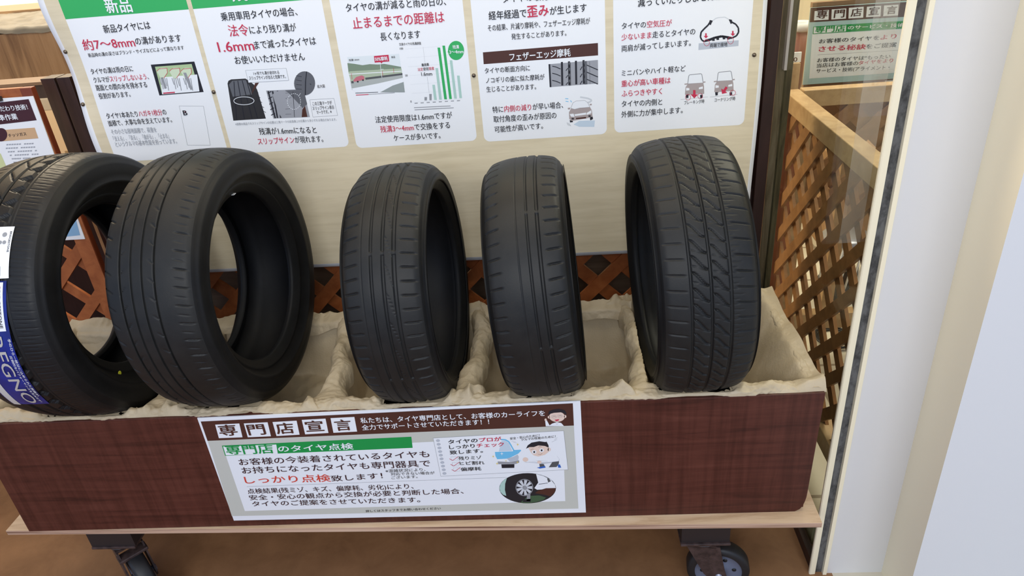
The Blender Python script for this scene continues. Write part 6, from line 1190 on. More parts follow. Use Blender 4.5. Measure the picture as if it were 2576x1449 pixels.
["g","M",[[-0.9792,0.8336],[-0.974,0.8339],[-0.9732,0.837],[-0.9784,0.8366]],2],
["g","M",[[-0.9726,0.8334],[-0.9674,0.8338],[-0.9666,0.8369],[-0.9717,0.8365]],2],
["g","M",[[-0.966,0.8333],[-0.9608,0.8337],[-0.96,0.8367],[-0.9651,0.8364]],2],
["g","M",[[-0.9594,0.8331],[-0.9542,0.8335],[-0.9534,0.8366],[-0.9585,0.8362]],2],
["g","M",[[-0.9528,0.833],[-0.9476,0.8334],[-0.9468,0.8365],[-0.9519,0.8361]],2],
["g","M",[[-0.9461,0.8329],[-0.941,0.8332],[-0.9402,0.8363],[-0.9453,0.8359]],2],
["g","M",[[-1.0177,0.8251],[-1.0126,0.8254],[-1.0117,0.8285],[-1.0168,0.8282]],2],
["g","M",[[-1.0111,0.8249],[-1.006,0.8253],[-1.0051,0.8284],[-1.0103,0.828]],2],
["g","M",[[-1.0046,0.8248],[-0.9994,0.8252],[-0.9986,0.8283],[-1.0037,0.8279]],2],
["g","M",[[-0.9914,0.8245],[-0.9863,0.8249],[-0.9854,0.828],[-0.9906,0.8276]],2],
["g","M",[[-0.9849,0.8244],[-0.9797,0.8248],[-0.9789,0.8279],[-0.984,0.8275]],2],
["g","M",[[-0.9783,0.8242],[-0.9732,0.8246],[-0.9723,0.8277],[-0.9775,0.8273]],2],
["g","M",[[-0.9717,0.8241],[-0.9666,0.8245],[-0.9658,0.8276],[-0.9709,0.8272]],2],
["g","M",[[-0.9652,0.824],[-0.9601,0.8244],[-0.9592,0.8274],[-0.9644,0.8271]],2],
["g","M",[[-0.9586,0.8238],[-0.9535,0.8242],[-0.9527,0.8273],[-0.9578,0.8269]],2],
["g","M",[[-0.9455,0.8236],[-0.9404,0.8239],[-0.9396,0.827],[-0.9447,0.8266]],2],
["g","M",[[-1.0165,0.8157],[-1.0114,0.8161],[-1.0105,0.8192],[-1.0156,0.8188]],2],
["g","M",[[-1.0034,0.8154],[-0.9983,0.8158],[-0.9975,0.8189],[-1.0026,0.8185]],2],
["g","M",[[-0.9969,0.8153],[-0.9918,0.8157],[-0.991,0.8188],[-0.9961,0.8184]],2],
["g","M",[[-0.9904,0.8151],[-0.9853,0.8155],[-0.9845,0.8186],[-0.9896,0.8182]],2],
["g","M",[[-0.9839,0.815],[-0.9788,0.8154],[-0.978,0.8185],[-0.9831,0.8181]],2],
["g","M",[[-0.9774,0.8149],[-0.9723,0.8153],[-0.9715,0.8184],[-0.9766,0.818]],2],
["g","M",[[-0.9709,0.8147],[-0.9658,0.8151],[-0.965,0.8182],[-0.9701,0.8178]],2],
["g","M",[[-0.9579,0.8145],[-0.9528,0.8149],[-0.952,0.818],[-0.9571,0.8176]],2],
["g","M",[[-0.9514,0.8143],[-0.9463,0.8147],[-0.9455,0.8178],[-0.9506,0.8174]],2],
["g","M",[[-0.9449,0.8142],[-0.9399,0.8146],[-0.9391,0.8177],[-0.9441,0.8173]],2],
["g","M",[[-1.0151,0.8063],[-1.0117,0.8068],[-1.011,0.8099],[-1.0145,0.8094]],2],
["g","M",[[-1.0108,0.8062],[-1.0074,0.8067],[-1.0068,0.8098],[-1.0102,0.8093]],2],
["g","M",[[-1.0066,0.8061],[-1.0032,0.8066],[-1.0026,0.8097],[-1.006,0.8092]],2],
["g","M",[[-1.0023,0.806],[-0.9989,0.8065],[-0.9983,0.8096],[-1.0017,0.8091]],2],
["g","M",[[-0.9981,0.8059],[-0.9947,0.8064],[-0.9941,0.8095],[-0.9975,0.809]],2],
["g","M",[[-0.9939,0.8058],[-0.9904,0.8063],[-0.9898,0.8094],[-0.9933,0.8089]],2],
["g","M",[[-0.9854,0.8057],[-0.9819,0.8062],[-0.9814,0.8093],[-0.9848,0.8088]],2],
["g","M",[[-0.9811,0.8056],[-0.9777,0.8061],[-0.9771,0.8092],[-0.9805,0.8087]],2],
["g","M",[[-0.9769,0.8055],[-0.9735,0.806],[-0.9729,0.8091],[-0.9763,0.8086]],2],
["g","M",[[-0.9726,0.8054],[-0.9692,0.8059],[-0.9687,0.809],[-0.9721,0.8085]],2],
["g","M",[[-0.9684,0.8053],[-0.965,0.8058],[-0.9644,0.8089],[-0.9678,0.8084]],2],
["g","M",[[-1.0128,0.7972],[-1.0118,0.7979],[-1.0133,0.8001],[-1.0143,0.7995]],2],
["g","M",[[-1.0119,0.7972],[-1.011,0.7979],[-1.0125,0.8001],[-1.0134,0.7994]],2],
["g","M",[[-1.0111,0.7972],[-1.0101,0.7979],[-1.0116,0.8001],[-1.0126,0.7994]],2],
["g","M",[[-1.0102,0.7972],[-1.0092,0.7978],[-1.0108,0.8001],[-1.0117,0.7994]],2],
["g","M",[[-1.0085,0.7971],[-1.0075,0.7978],[-1.009,0.8],[-1.01,0.7994]],2],
["g","M",[[-1.0076,0.7971],[-1.0067,0.7978],[-1.0082,0.8],[-1.0091,0.7993]],2],
["g","M",[[-1.0067,0.7971],[-1.0058,0.7978],[-1.0073,0.8],[-1.0083,0.7993]],2],
["g","M",[[-1.0059,0.7971],[-1.0049,0.7978],[-1.0064,0.8],[-1.0074,0.7993]],2],
["g","M",[[-1.005,0.7971],[-1.0041,0.7977],[-1.0056,0.8],[-1.0065,0.7993]],2],
["g","M",[[-1.0042,0.7971],[-1.0032,0.7977],[-1.0047,0.8],[-1.0057,0.7993]],2],
["g","LY",[[-1.1446,0.8222],[-1.038,0.824],[-1.038,0.7695],[-1.1402,0.7671]],2],
["g","SB2",[[-0.9834,0.6349],[-0.909,0.6399],[-0.9154,0.5873],[-0.9886,0.5835]],2]]}


# ------------------------------------------------------------------ the setting
def slab(name, x0, x1, y0, y1, z0, z1, m): return struct(MB().box(x0, x1, y0, y1, z0, z1).build(name, m))
slab('floor', -4, 0.985, -3, 4.5, FLOOR - 0.1, FLOOR, M_floor)
slab('floor_walkway', 0.985, 4, -3, 4.5, FLOOR - 0.1, FLOOR, M_tile)
slab('wall_back', -4, 4, 4.4, 4.5, FLOOR, 2.7, M_wall)
slab('wall_left', -4.1, -4, 0.3, 4.5, FLOOR, 2.7, M_wall)
slab('wall_right', 4, 4.1, 0.3, 4.5, FLOOR, 2.7, M_wall)
slab('ceiling', -4.1, 4.1, -0.9, 4.5, 2.7, 2.8, mat('ceiling_white', (0.8, 0.76, 0.68), 0.8))
# white aluminium door post: an extruded profile, front daylight side to the camera
prof = [(0.931, 0.056), (0.931, 0.051), (0.933, 0.049), (0.9445, 0.050), (0.9455, 0.056), (0.962, 0.056), (0.962, 0.047), (0.9705, 0.047), (0.9725, 0.052), (1.100, 0.052), (1.073, -0.105), (1.90, -0.105), (1.90, 0.135), (0.975, 0.135), (0.975, 0.060), (0.9425, 0.058)]
mb = MB(); n = len(prof); mi = [1, 1, 1, 0, 2, 1, 1, 1, 0, 1, 0, 0, 0, 0, 0, 0]
vs = [(x, y, FLOOR) for x, y in prof] + [(x, y, 2.7) for x, y in prof]
for i in range(n):
    j = (i + 1) % n; mb.add([vs[i], vs[j], vs[n + j], vs[n + i]], [(0, 1, 2, 3)], mi[i])
mb.add(vs, [list(range(n)), list(range(2 * n - 1, n - 1, -1))], 0)
M_gasket = grain('grey_brush_gasket', [(0.35, (0.045, 0.044, 0.042)), (0.6, (0.13, 0.13, 0.125))], (1, 1, 0.6), 0.8, 60, 4, 0.2)
post = struct(mb.build('trim_1', [M_alu, M_aluwarm, M_gasket]))
# glass side of the alcove
win = thing('window_1', None, None, (0.945, 0.36, FLOOR)); win['kind'] = 'structure'
MB().box(0.943, 0.948, 0.058, 0.665, FLOOR + 0.03, 2.6).build('pane', M_glass, win)
M_mottle = grain('mottled_brown_frame', [(0.3, (0.035, 0.025, 0.013)), (0.5, (0.11, 0.088, 0.048)), (0.75, (0.21, 0.18, 0.115))], (16, 16, 1.6), 0.45, 3, 6, 0.8)  # mottled streaks are reflections painted into the frame colour
MB().box(0.925, 0.962, 0.665, 0.725, FLOOR, 2.7).build('window_frame', M_mottle, win)
MB().box(0.937, 0.953, 0.062, 0.665, FLOOR, FLOOR + 0.03).build('sill', M_dark, win)
tag(MB().box(0.936, 0.9425, 0.648, 0.672, 0.875, 1.35).build('glass_edge_strip', mat('pale_grey_plastic', (0.50, 0.47, 0.45), 0.4)), 'pale grey plastic strip stuck upright on the edge of the glass', 'strip')
# ------------------------------------------------------------------ dark partition behind the cart, lattice, plank
def clip_line(c, sgn, width, x0, x1, z0, z1):
    # a slat at 45 degrees: band c-width..c in (z - sgn*x); returns its clipped outline
    pts = [(x0, z0), (x1, z0), (x1, z1), (x0, z1)]
    def cut(P, g):
        out = []
        for i in range(len(P)):
            a, b = P[i], P[(i + 1) % len(P)]; ga, gb = g(a), g(b)
            if ga >= 0: out.append(a)
            if ga * gb < 0: k = ga / (ga - gb); out.append((a[0] + (b[0] - a[0]) * k, a[1] + (b[1] - a[1]) * k))
        return out
    P = cut(pts, lambda q: (q[1] - sgn * q[0]) - (c - width)); P = cut(P, lambda q: c - (q[1] - sgn * q[0])) if len(P) > 2 else []
    return P
def lattice(f, x0, x1, z0, z1, ca, pa, cb, pb, width, th):
    mb = MB()
    for c0, pt, sg, d0 in ((ca, pa, 1, 0), (cb, pb, -1, th)):
        k0 = int(((z0 - max(sg * x0, sg * x1)) - c0) / pt) - 2; k1 = int(((z1 - min(sg * x0, sg * x1)) - c0) / pt) + 2
        for k in range(k0, k1 + 1):
            P = clip_line(c0 + k * pt, sg, width, x0, x1, z0, z1)
            if len(P) > 2: mb.prism(P, f, d0, d0 + th)
    return mb
par = thing('lattice_partition', 'dark brown partition with orange lattice standing behind the tyre box', 'partition', (0, 0.60, FLOOR))
lattice(lambda u, v_, d: (u, 0.565 + d, v_), -0.80, 0.870, FLOOR + 0.12, 0.55, 0.162, 0.1278, 0.4716, 0.1251, 0.0505, 0.007).build('lattice', M_orange, par)
MB().box(0.866, 0.893, 0.56, 0.61, FLOOR, 1.45).build('post', M_dark, par, bevel=0.002)
MB().box(-0.876, -0.840, 0.64, 0.69, FLOOR, 0.985).build('post', M_dark, par, bevel=0.002)
MB().box(-0.918, -0.881, 0.64, 0.69, FLOOR, 0.985).build('post', M_dark, par, bevel=0.002)
MB().box(-0.853, 0.868, 0.58, 0.61, 0.535, 0.60).build('rail', M_dark, par)
MB().box(-0.853, 0.868, 0.58, 0.61, FLOOR + 0.05, FLOOR + 0.12).build('rail', M_dark, par)
MB().box(-0.85, 0.868, 0.72, 0.74, FLOOR, 0.385).build('back_plank', M_backplank, par)
MB().box(-0.85, 0.868, 0.72, 0.74, 0.41, 1.2).build('back_board', M_dark, par)
# ------------------------------------------------------------------ banner with five printed panels
YB = 0.53
def wave(u, v_):
    k = max(0.0, -0.675 - u) / 0.09
    return 0.0010 * math.sin(9 * u + 2.1 * v_ + 0.6) + 0.0007 * math.sin(5 * v_ - 14 * u) + k * k * 0.012 * math.sin(19 * v_ + 1.0)
fb = lambda u, v_, d: (u, YB - d * 0.0001 + wave(u, v_), v_)
ZT = 1.27
zb = lambda u: 0.4685 - 0.010 * (u + 0.24) if u > -0.24 else 0.4685 - 0.004 * (u + 0.24)
xl = lambda v_: -0.7645 - 0.004 * math.sin(13 * v_); xr = lambda v_: 0.8495 + 0.002 * math.sin(9 * v_)
ban = thing('wall_banner', 'wide beige banner with five white tyre advice panels above the tyres', 'banner', (0, YB, 0.467))
def sheet(x0, x1, z0, z1, lay):
    return lambda s_, t_: fb(x0(t_) + (x1(t_) - x0(t_)) * s_, z0(s_) + (z1 - z0(s_)) * t_, lay)
mb = MB(); mb.grid(lambda s_, t_: fb(xl(zb(0) + t_ * .8) + (xr(zb(0) + t_ * .8) - xl(zb(0) + t_ * .8)) * s_, zb(-0.765 + 1.6 * s_) + (ZT - zb(-0.765 + 1.6 * s_)) * t_, -6), 120, 60)
mb.build('sheet', M_white, ban, True, solid=0.0008)
mb = MB(); mb.grid(lambda s_, t_: fb(xl(zb(0) + t_ * .8) + 0.0125 + (xr(zb(0) + t_ * .8) - xl(zb(0) + t_ * .8) - 0.0215) * s_, zb(-0.765 + 1.6 * s_) + 0.009 + (ZT - 0.03 - zb(-0.765 + 1.6 * s_)) * t_, 2), 120, 60)
o = mb.build('printed_ground', M_beige, ban, True); o['label'] = 'beige printed wood grain ground'
PAN = [(-0.7230, -0.4319, 0.7905), (-0.4215, -0.1275, 0.7922), (-0.1100, 0.1865, 0.7865), (0.2040, 0.4985, 0.7822), (0.5165, 0.8190, 0.7832)]
LBL = ['first panel, green heading with two white characters', 'second panel, grey tyre pictures', 'third panel, road photo and green bar chart', 'fourth panel, brown heading strip', 'fifth panel, tyre section and two vans']
def rounded(x0, x1, z0, z1, r, n=6):
    P = []
    for cx, cz, a0 in ((x1 - r, z1 - r, 0), (x0 + r, z1 - r, 90), (x0 + r, z0 + r, 180), (x1 - r, z0 + r, 270)):
        P += [(cx + r * math.cos(math.radians(a0 + 90 * i / n)), cz + r * math.sin(math.radians(a0 + 90 * i / n))) for i in range(n + 1)]
    return P
def panel_mesh(x0, x1, z0, z1, r, lay):
    mb = MB(); N = 24; ks = sorted(set([z0 + r * (1 - math.cos(math.pi / 2 * i / 6)) for i in range(7)] + [z0 + r + (z1 - z0 - 2 * r) * i / 20 for i in range(21)] + [z1 - r + r * math.sin(math.pi / 2 * i / 6) for i in range(7)]))
    rows = []
    for z in ks:
        d = max(z0 + r - z, z - (z1 - r), 0); ins = r - math.sqrt(max(r * r - d * d, 0))
        rows.append([fb(x0 + ins + (x1 - x0 - 2 * ins) * i / N, z, lay) for i in range(N + 1)])
    vs = [q for r_ in rows for q in r_]
    return mb.add(vs, [(j * (N + 1) + i, j * (N + 1) + i + 1, (j + 1) * (N + 1) + i + 1, (j + 1) * (N + 1) + i) for j in range(len(rows) - 1) for i in range(N)])
for i, (x0, x1, z0) in enumerate(PAN):
    pn = panel_mesh(x0, x1, z0, 1.215, 0.014, 4).build('printed_panel', M_white, ban, True); pn['label'] = LBL[i]; pn['base'] = (0, YB, 0.467)
    f5 = lambda u, v_, d: fb(u, v_, d + 4)
    hd = MB(); hd.grid(lambda s_, t_: fb(x0 + (x1 - x0) * s_, 1.131 + 0.070 * t_, 5), 16, 4)
    h = hd.build('heading_band', INKM[INKID['G']], pn, True)
    a, b = prints(PRINTS['P%d' % (i + 1)], f5)
    a.build('lettering', compact(a), pn)
    if b.f: b.build('picture_print', compact(b), pn)
for x, z in [(-0.7565, 0.938), (-0.7570, 1.0598), (-0.4265, 0.9457), (0.1945, 0.9408), (0.8300, 0.9422)]:
    mb = MB().lathe([(0.0, -0.0035), (0.003, -0.003), (0.0045, -0.0012), (0.005, 0.002)], 14, 'y', (x, YB - 0.0012 + wave(x, z), z)); mb.build('screw', M_screw, ban, True)
# ------------------------------------------------------------------ the cart
cart = thing('display_cart', 'long dark brown tyre display box on a plywood base with castors', 'cart', (0, 0.19, FLOOR))
XL, XR, ZB, ZT_ = -0.905, 0.880, 0.0765, 0.3955
mb = MB(); nz_ = 48     # front panel, its lower right corner worn off
def fpan(s_, t_):
    z = ZB + (ZT_ - ZB) * t_; xr_ = XR - 0.020 * (1 - math.sqrt(max(0.0, 1 - max(0.0, 1 - t_ / 0.16) ** 2))) - 0.005 * (1 - t_); return z, xr_
rows = []
for j in range(nz_ + 1):
    z, xr_ = fpan(0, j / nz_); rows.append((z, xr_))
poly = [(XL, ZB)] + [(xr_, z) for z, xr_ in rows] + [(XL, ZT_)]
MB().prism(poly, lambda u, v_, d: (u, d, v_), 0.0, 0.012).build('front_panel', M_panel, cart, bevel=0.0012)
MB().box(XR - 0.016, XR - 0.004, 0.012, 0.392, ZB + 0.001, ZT_).build('end_panel', M_panel, cart)
MB().box(XL, XL + 0.012, 0.012, 0.392, ZB + 0.001, ZT_).build('end_panel', M_panel, cart)
MB().box(XL, XR - 0.004, 0.392, 0.402, ZB + 0.001, ZT_).build('back_panel', M_panel, cart)
MB().box(XL + 0.012, XR - 0.016, 0.012, 0.392, 0.20, 0.21).build('inner_shelf', M_ply, cart)
mb = MB(); pts = [(-0.966, 0.004), (0.902, -0.034), (0.910, 0.41), (-0.958, 0.43)]
vs = [(x, y, z) for z in (0.0635, ZB) for x, y in pts]
mb.add(vs, [(3, 2, 1, 0)], 0); mb.add(vs, [(4, 5, 6, 7)], 0); mb.add(vs, [(i, (i + 1) % 4, 4 + (i + 1) % 4, 4 + i) for i in range(4)], 1)
o = mb.build('plywood_base', [M_ply, M_plyedge], cart); o['label'] = 'pale plywood base board'
MB().box(-0.79, -0.68, 0.02, 0.41, 0.0, 0.0635).build('bearer', M_timber, cart); MB().box(0.612, 0.718, -0.010, 0.405, 0.0, 0.0635).build('bearer', M_timber, cart)
MB().box(0.42, 0.612, 0.0, 0.03, 0.040, 0.0635).build('bearer', M_timber, cart)
def castor(x, y, ang, brake):
    root = bpy.data.objects.new('castor', None); COL.objects.link(root); root.parent = cart; root.location = (x, y - 0.19, 0.0 - FLOOR); root.empty_display_size = 0.03
    root['base'] = (0, 0, 0)
    H = 0.0 - FLOOR; rw = 0.071
    mb = MB().box(-0.055, 0.055, -0.042, 0.042, -0.007, 0)
    for sx in (-1, 1):
        for sy in (-1, 1): mb.lathe([(0, -0.014), (0.006, -0.014), (0.006, -0.006)], 6, 'z', (sx * 0.038, sy * 0.03, 0))
    mb.build('mounting_plate', M_iron, root, bevel=0.0015)
    sw = Matrix.Rotation(ang, 4, 'Z')
    def T(q): return tuple(sw @ Vector(q))
    mb = MB(); mb.lathe([(0.0, -0.022), (0.034, -0.022), (0.038, -0.014), (0.034, -0.007), (0, -0.007)], 28)
    off = 0.040
    for sy in (-1, 1):
        y0 = sy * 0.027; y1 = sy * 0.031
        prof_ = [(-0.036, -0.020), (0.038, -0.020), (off + 0.012, -(H - rw) + 0.022), (off + 0.018, -(H - rw)), (off + 0.008, -(H - rw) - 0.018), (off - 0.014, -(H - rw) - 0.018), (off - 0.034, -(H - rw) + 0.006)]
        mb.prism(prof_, lambda u, v_, d: T((u, d, v_)), min(y0, y1), max(y0, y1))
    mb.add([T((-0.030, -0.031, -0.018)), T((0.030, -0.031, -0.018)), T((0.030, 0.031, -0.018)), T((-0.030, 0.031, -0.018)), T((-0.030, -0.031, -0.024)), T((0.030, -0.031, -0.024)), T((0.030, 0.031, -0.024)), T((-0.030, 0.031, -0.024))],
           [(0, 1, 2, 3), (7, 6, 5, 4), (0, 4, 5, 1), (1, 5, 6, 2), (2, 6, 7, 3), (3, 7, 4, 0)])
    mb.build('fork', M_iron, root)
    mb = MB(); mb.lathe([(rw - 0.018, -0.018), (rw - 0.004, -0.019), (rw, -0.012), (rw, 0.012), (rw - 0.004, 0.019), (rw - 0.018, 0.018)], 48, 'y', m=0)
    mb.lathe([(0, -0.021), (0.014, -0.021), (0.016, -0.013), (rw - 0.022, -0.012), (rw - 0.017, -0.018)], 48, 'y', m=1); mb.lathe([(0, 0.021), (0.014, 0.021), (0.016, 0.013), (rw - 0.022, 0.012), (rw - 0.017, 0.018)], 48, 'y', m=1)
    for k in range(6):
        a = k * math.pi / 3 + 0.4
        for sy in (-1, 1): mb.lathe([(0, sy * 0.0135), (0.005, sy * 0.0135), (0.005, sy * 0.012)], 10, 'y', (0.036 * math.sin(a), 0, 0.036 * math.cos(a)), m=0)
    mb.lathe([(0, -0.034), (0.008, -0.034), (0.008, 0.034), (0, 0.034)], 10, 'y', m=2)
    mb.v = [T((q[0] + off, q[1], q[2] - (H - rw))) for q in mb.v]
    mb.build('wheel', [M_black, M_disc, M_steel], root, True)
    if brake:
        mb = MB(); mb.box(0.030, 0.085, -0.020, 0.020, -0.062, -0.056, 0, sw @ Matrix.Rotation(0.35, 4, 'Y')); mb.box(0.088, 0.128, -0.022, 0.022, -0.078, -0.066, 1, sw @ Matrix.Rotation(0.30, 4, 'Y'))
        mb.box(0.02, 0.05, -0.034, 0.034, -0.045, -0.036, 0, sw); mb.build('brake_pedal', [M_iron, M_steel], root, bevel=0.002)
castor(0.665, 0.026, -0.12, False); castor(-0.735, 0.058, -0.75, True); castor(0.665, 0.35, 0.6, False); castor(-0.735, 0.35, 2.2, False)
# ------------------------------------------------------------------ crumpled paper lining the box
rng = np.random.default_rng(5)
def creases(X, Y, n, scale, seed):
    r = np.random.default_rng(seed); h = np.zeros_like(X)
    for k in range(n):
        a = r.uniform(0, math.pi); fq = scale * r.uniform(0.6, 1.7); ph = r.uniform(0, 9)
        wv = 0.35 * np.sin(X * fq * 1.3 + r.uniform(0, 6)) + 0.35 * np.sin(Y * fq * 1.7 + r.uniform(0, 6))
        tt = (X * math.cos(a) + Y * math.sin(a)) * fq + ph + wv; h += np.abs((tt % 2.0) - 1.0) / fq * r.uniform(0.5, 1)
    return h / n * scale
def sstep(a, b, x): q = np.clip((x - a) / (b - a), 0, 1); return q * q * (3 - 2 * q)
nx, ny = 720, 200
xs = np.linspace(XL - 0.006, XR + 0.004, nx); yy = np.linspace(0, 1, ny); ys = 0.003 + 0.403 * (0.35 * yy + 0.65 * (yy ** 1.6))
X, Y = np.meshgrid(xs, ys, indexing='ij')
FL = 0.250 + 0.020 * np.sin(X * 13) + 0.012 * np.sin(X * 31 + 2)
wobx = 0.012 * np.sin(X * 17) + 0.008 * np.sin(X * 41 + 1)
front = 1 - sstep(0.034 + 0.3 * wobx, 0.066 + 0.6 * wobx, Y) * (0.72 + 0.28 * sstep(0.06, 0.16, Y)); back = sstep(0.315 + wobx, 0.380, Y)
side = np.maximum(1 - sstep(XL + 0.015, XL + 0.07, X), sstep(XR - 0.115 , XR - 0.020, X))
div = np.zeros_like(X); wd = np.zeros_like(X)
for cx, seed in ((-0.510, 1), (-0.150, 2), (0.168, 3), (0.536, 4)):
    flare = 0.052 * np.exp(-((Y - 0.02) / 0.055) ** 2) + 0.022 * np.exp(-((Y - 0.385) / 0.03) ** 2)
    cxx = cx + 0.010 * np.sin(Y * 22 + seed * 2); half = 0.006 + 0.8 * flare + 0.003 * np.sin(Y * 40 + seed)
    dd = np.abs(X - cxx); e = 1 - sstep(half * 0.55, half + 0.016, dd); div = np.maximum(div, e)
    wd = np.maximum(wd, e * (0.35 + np.exp(-((Y - 0.03) / 0.05) ** 2) + np.exp(-((Y - 0.37) / 0.03) ** 2)))
rim = np.maximum.reduce([front, back, side, div])
topz = 0.400 - 0.022 * div * (1 - front) * (1 - back)
Z = FL + (topz - FL) * rim
lip = np.exp(-((Y - 0.024) / 0.020) ** 2) + np.exp(-((Y - 0.392) / 0.012) ** 2)
def cones(px_, py_, n, seed, ax, ay):                                   # distance to scattered points: facets that meet in sharp folds
    r = np.random.default_rng(seed); P = np.stack([r.uniform(XL, XR, n), r.uniform(0, 0.41, n)], -1); out = np.full(px_.shape, 9.0)
    for i in range(px_.shape[0]):
        near = P[np.abs(P[:, 0] - px_[i, 0]) < 0.2]; d = np.sqrt(((px_[i][:, None] - near[None, :, 0]) * ax) ** 2 + ((py_[i][:, None] - near[None, :, 1]) * ay) ** 2); out[i] = d.min(1)
    return out
wx = X + 0.010 * np.sin(Y * 31 + X * 9); wy = Y + 0.006 * np.sin(X * 37)
k1 = np.clip(cones(wx, wy, 150, 3, 1.0, 0.7) / 0.05, 0, 1.6) - 0.5; k2 = np.clip(cones(wx, wy, 900, 4, 1.0, 0.6) / 0.02, 0, 1.6) - 0.5; k3 = np.clip(cones(wx, wy, 3000, 8, 1.0, 0.7) / 0.011, 0, 1.6) - 0.5
c1 = creases(X, Y, 7, 26, 11) - 0.5; c2 = creases(X, Y, 7, 60, 12) - 0.5; c3 = creases(X + 5, Y * 1.0, 6, 120, 13) - 0.5
patchy = sstep(0.35, 0.75, 0.5 + 0.35 * np.sin(X * 11 + 1.3) + 0.3 * np.sin(X * 29 + 0.4))
wild = np.clip(0.22 + 0.75 * lip * (0.35 + patchy) + 1.0 * np.clip(wd, 0, 1), 0, 1.5)
Z += 0.012 * k1 * (0.55 + 0.5 * wild) + 0.0125 * k2 * (0.10 + wild) + 0.0042 * k3 * wild + 0.006 * c1 * 0.5 + 0.005 * c2 * wild
Z = np.where(Y < 0.016, Z + (np.minimum(Z, 0.394) - Z) * ((0.016 - Y) / 0.013).clip(0, 1) ** 1.6, Z); Z = np.where(Y > 0.400, Z - 0.006, Z)
Xd = X + (0.006 * k1 + 0.003 * k2) * rim * (1 - side); Yd = Y + (0.007 * k1 + 0.003 * k2) * lip + 0.010 * k1 * front * back; Yd = np.clip(Yd, 0.0005, 0.4065)
FOOT = ((-0.652, 0.622, 0.285, 0.104), (-0.351, 0.622, 0.276, 0.093), (0.056, 0.586, 0.255, 0.079), (0.324, 0.586, 0.253, 0.078), (0.629, 0.596, 0.264, 0.088))
def press(Px, Py, Pz):                                                    # the tyres press the paper down where they rest on it
    for tx_, tz_, tr_, th_ in FOOT:
        under = tz_ - np.sqrt(np.maximum(tr_ ** 2 - (Py - 0.19) ** 2, 0)) - 0.003; under = np.where(Py < 0.045, np.maximum(under, 0.4005), under); inside = np.abs(Px - tx_) < th_
        Pz = np.where(inside, np.minimum(Pz, under + 0.9 * np.clip(np.abs(Px - tx_) - th_ + 0.016, 0, 1)), Pz)
    return Pz
Zclear = np.maximum(press(Xd, Yd, Z), 0.213)
V = np.stack([Xd, Yd, Zclear], -1).reshape(-1, 3); mb = MB(); mb.v = [tuple(q) for q in V.tolist()]
mb.f = [(i * ny + j, (i + 1) * ny + j, (i + 1) * ny + j + 1, i * ny + j + 1) for i in range(nx - 1) for j in range(ny - 1)]; mb.m = [0] * len(mb.f)
def folds(U, W_, n, seed, sc_):
    g = np.random.default_rng(seed); P = np.stack([g.uniform(U.min(), U.max(), n), g.uniform(W_.min(), W_.max(), n)], -1); out = np.full(U.shape, 9.0)
    for i in range(U.shape[0]):
        near = P[np.abs(P[:, 0] - U[i, 0]) < 6 * sc_]
        if len(near): out[i] = np.sqrt((U[i][:, None] - near[None, :, 0]) ** 2 + (W_[i][:, None] - near[None, :, 1]) ** 2).min(1)
    return np.clip(out / sc_, 0, 1.7) - 0.6
def roll(nt_, ns_, path, wid, hgt, axis, seed, amp, span=2.1):            # a wrapped roll of paper with sharp folds
    T0, S0 = np.meshgrid(np.linspace(0, 1, nt_), np.linspace(-span, span, ns_), indexing='ij'); c = np.array([path(q) for q in T0[:, 0]]); L_ = np.abs(c[-1] - c[0]).max()
    w_ = np.array([wid(q) for q in T0[:, 0]])[:, None]; h_ = np.array([hgt(q) for q in T0[:, 0]])[:, None]; U = T0 * L_; W_ = S0 * 0.024
    dsp = amp * (0.9 * folds(U + 0.15 * W_, W_, int(L_ * 260) + 6, seed, 0.026) + 0.55 * folds(U, W_, int(L_ * 1200) + 10, seed + 50, 0.011))
    a_ = (w_ + dsp) * np.sin(S0); k_ = (h_ + dsp) * np.cos(S0) - 0.012 * np.clip(np.abs(S0) - 1.57, 0, 1)
    if axis == 'y': Px, Py, Pz = c[:, :1] + a_, c[:, 1:2] + 0 * a_ + 0.4 * dsp, c[:, 2:] + k_
    else: Px, Py, Pz = c[:, :1] + 0 * a_ + 0.3 * dsp, c[:, 1:2] + a_, c[:, 2:] + k_
    Px = np.clip(Px, XL - 0.004, XR + 0.001); Py = np.clip(Py, 0.0005, 0.4065); Pz = press(Px, Py, Pz)
    mb.add(np.stack([Px, Py, Pz], -1).reshape(-1, 3).tolist(), [(i * ns_ + j, (i + 1) * ns_ + j, (i + 1) * ns_ + j + 1, i * ns_ + j + 1) for i in range(nt_ - 1) for j in range(ns_ - 1)])
for cx, seed, bend in ((-0.510, 31, 0.0), (-0.150, 32, 0.016), (0.168, 33, -0.010), (0.536, 34, -0.004)):
    roll(150, 46, lambda q: (cx + bend * math.sin(q * 5 + seed) + 0.004 * math.sin(q * 19), 0.020 + 0.375 * q, 0.372 - 0.004 * math.sin(q * 11 + seed)),
         lambda q: 0.023 + 0.030 * math.exp(-(q / 0.18) ** 2) + 0.010 * math.exp(-((q - 1) / 0.10) ** 2) + 0.003 * math.sin(q * 17 + seed), lambda q: 0.030 + 0.003 * math.sin(q * 23), 'y', seed, 0.0046)
roll(760, 30, lambda q: (XL + 0.003 + (XR - XL - 0.006) * q, 0.0215 + 0.003 * math.sin(q * 60), 0.3935 + 0.003 * math.sin(q * 43)), lambda q: 0.0185 + 0.004 * math.sin(q * 71) * math.sin(q * 23), lambda q: 0.0135 + 0.004 * math.sin(q * 57 + 1) * math.sin(q * 31), 'x', 41, 0.0060)
roll(110, 30, lambda q: (XR - 0.014, 0.01 + 0.385 * q, 0.394), lambda q: 0.013, lambda q: 0.010, 'y', 44, 0.0035)
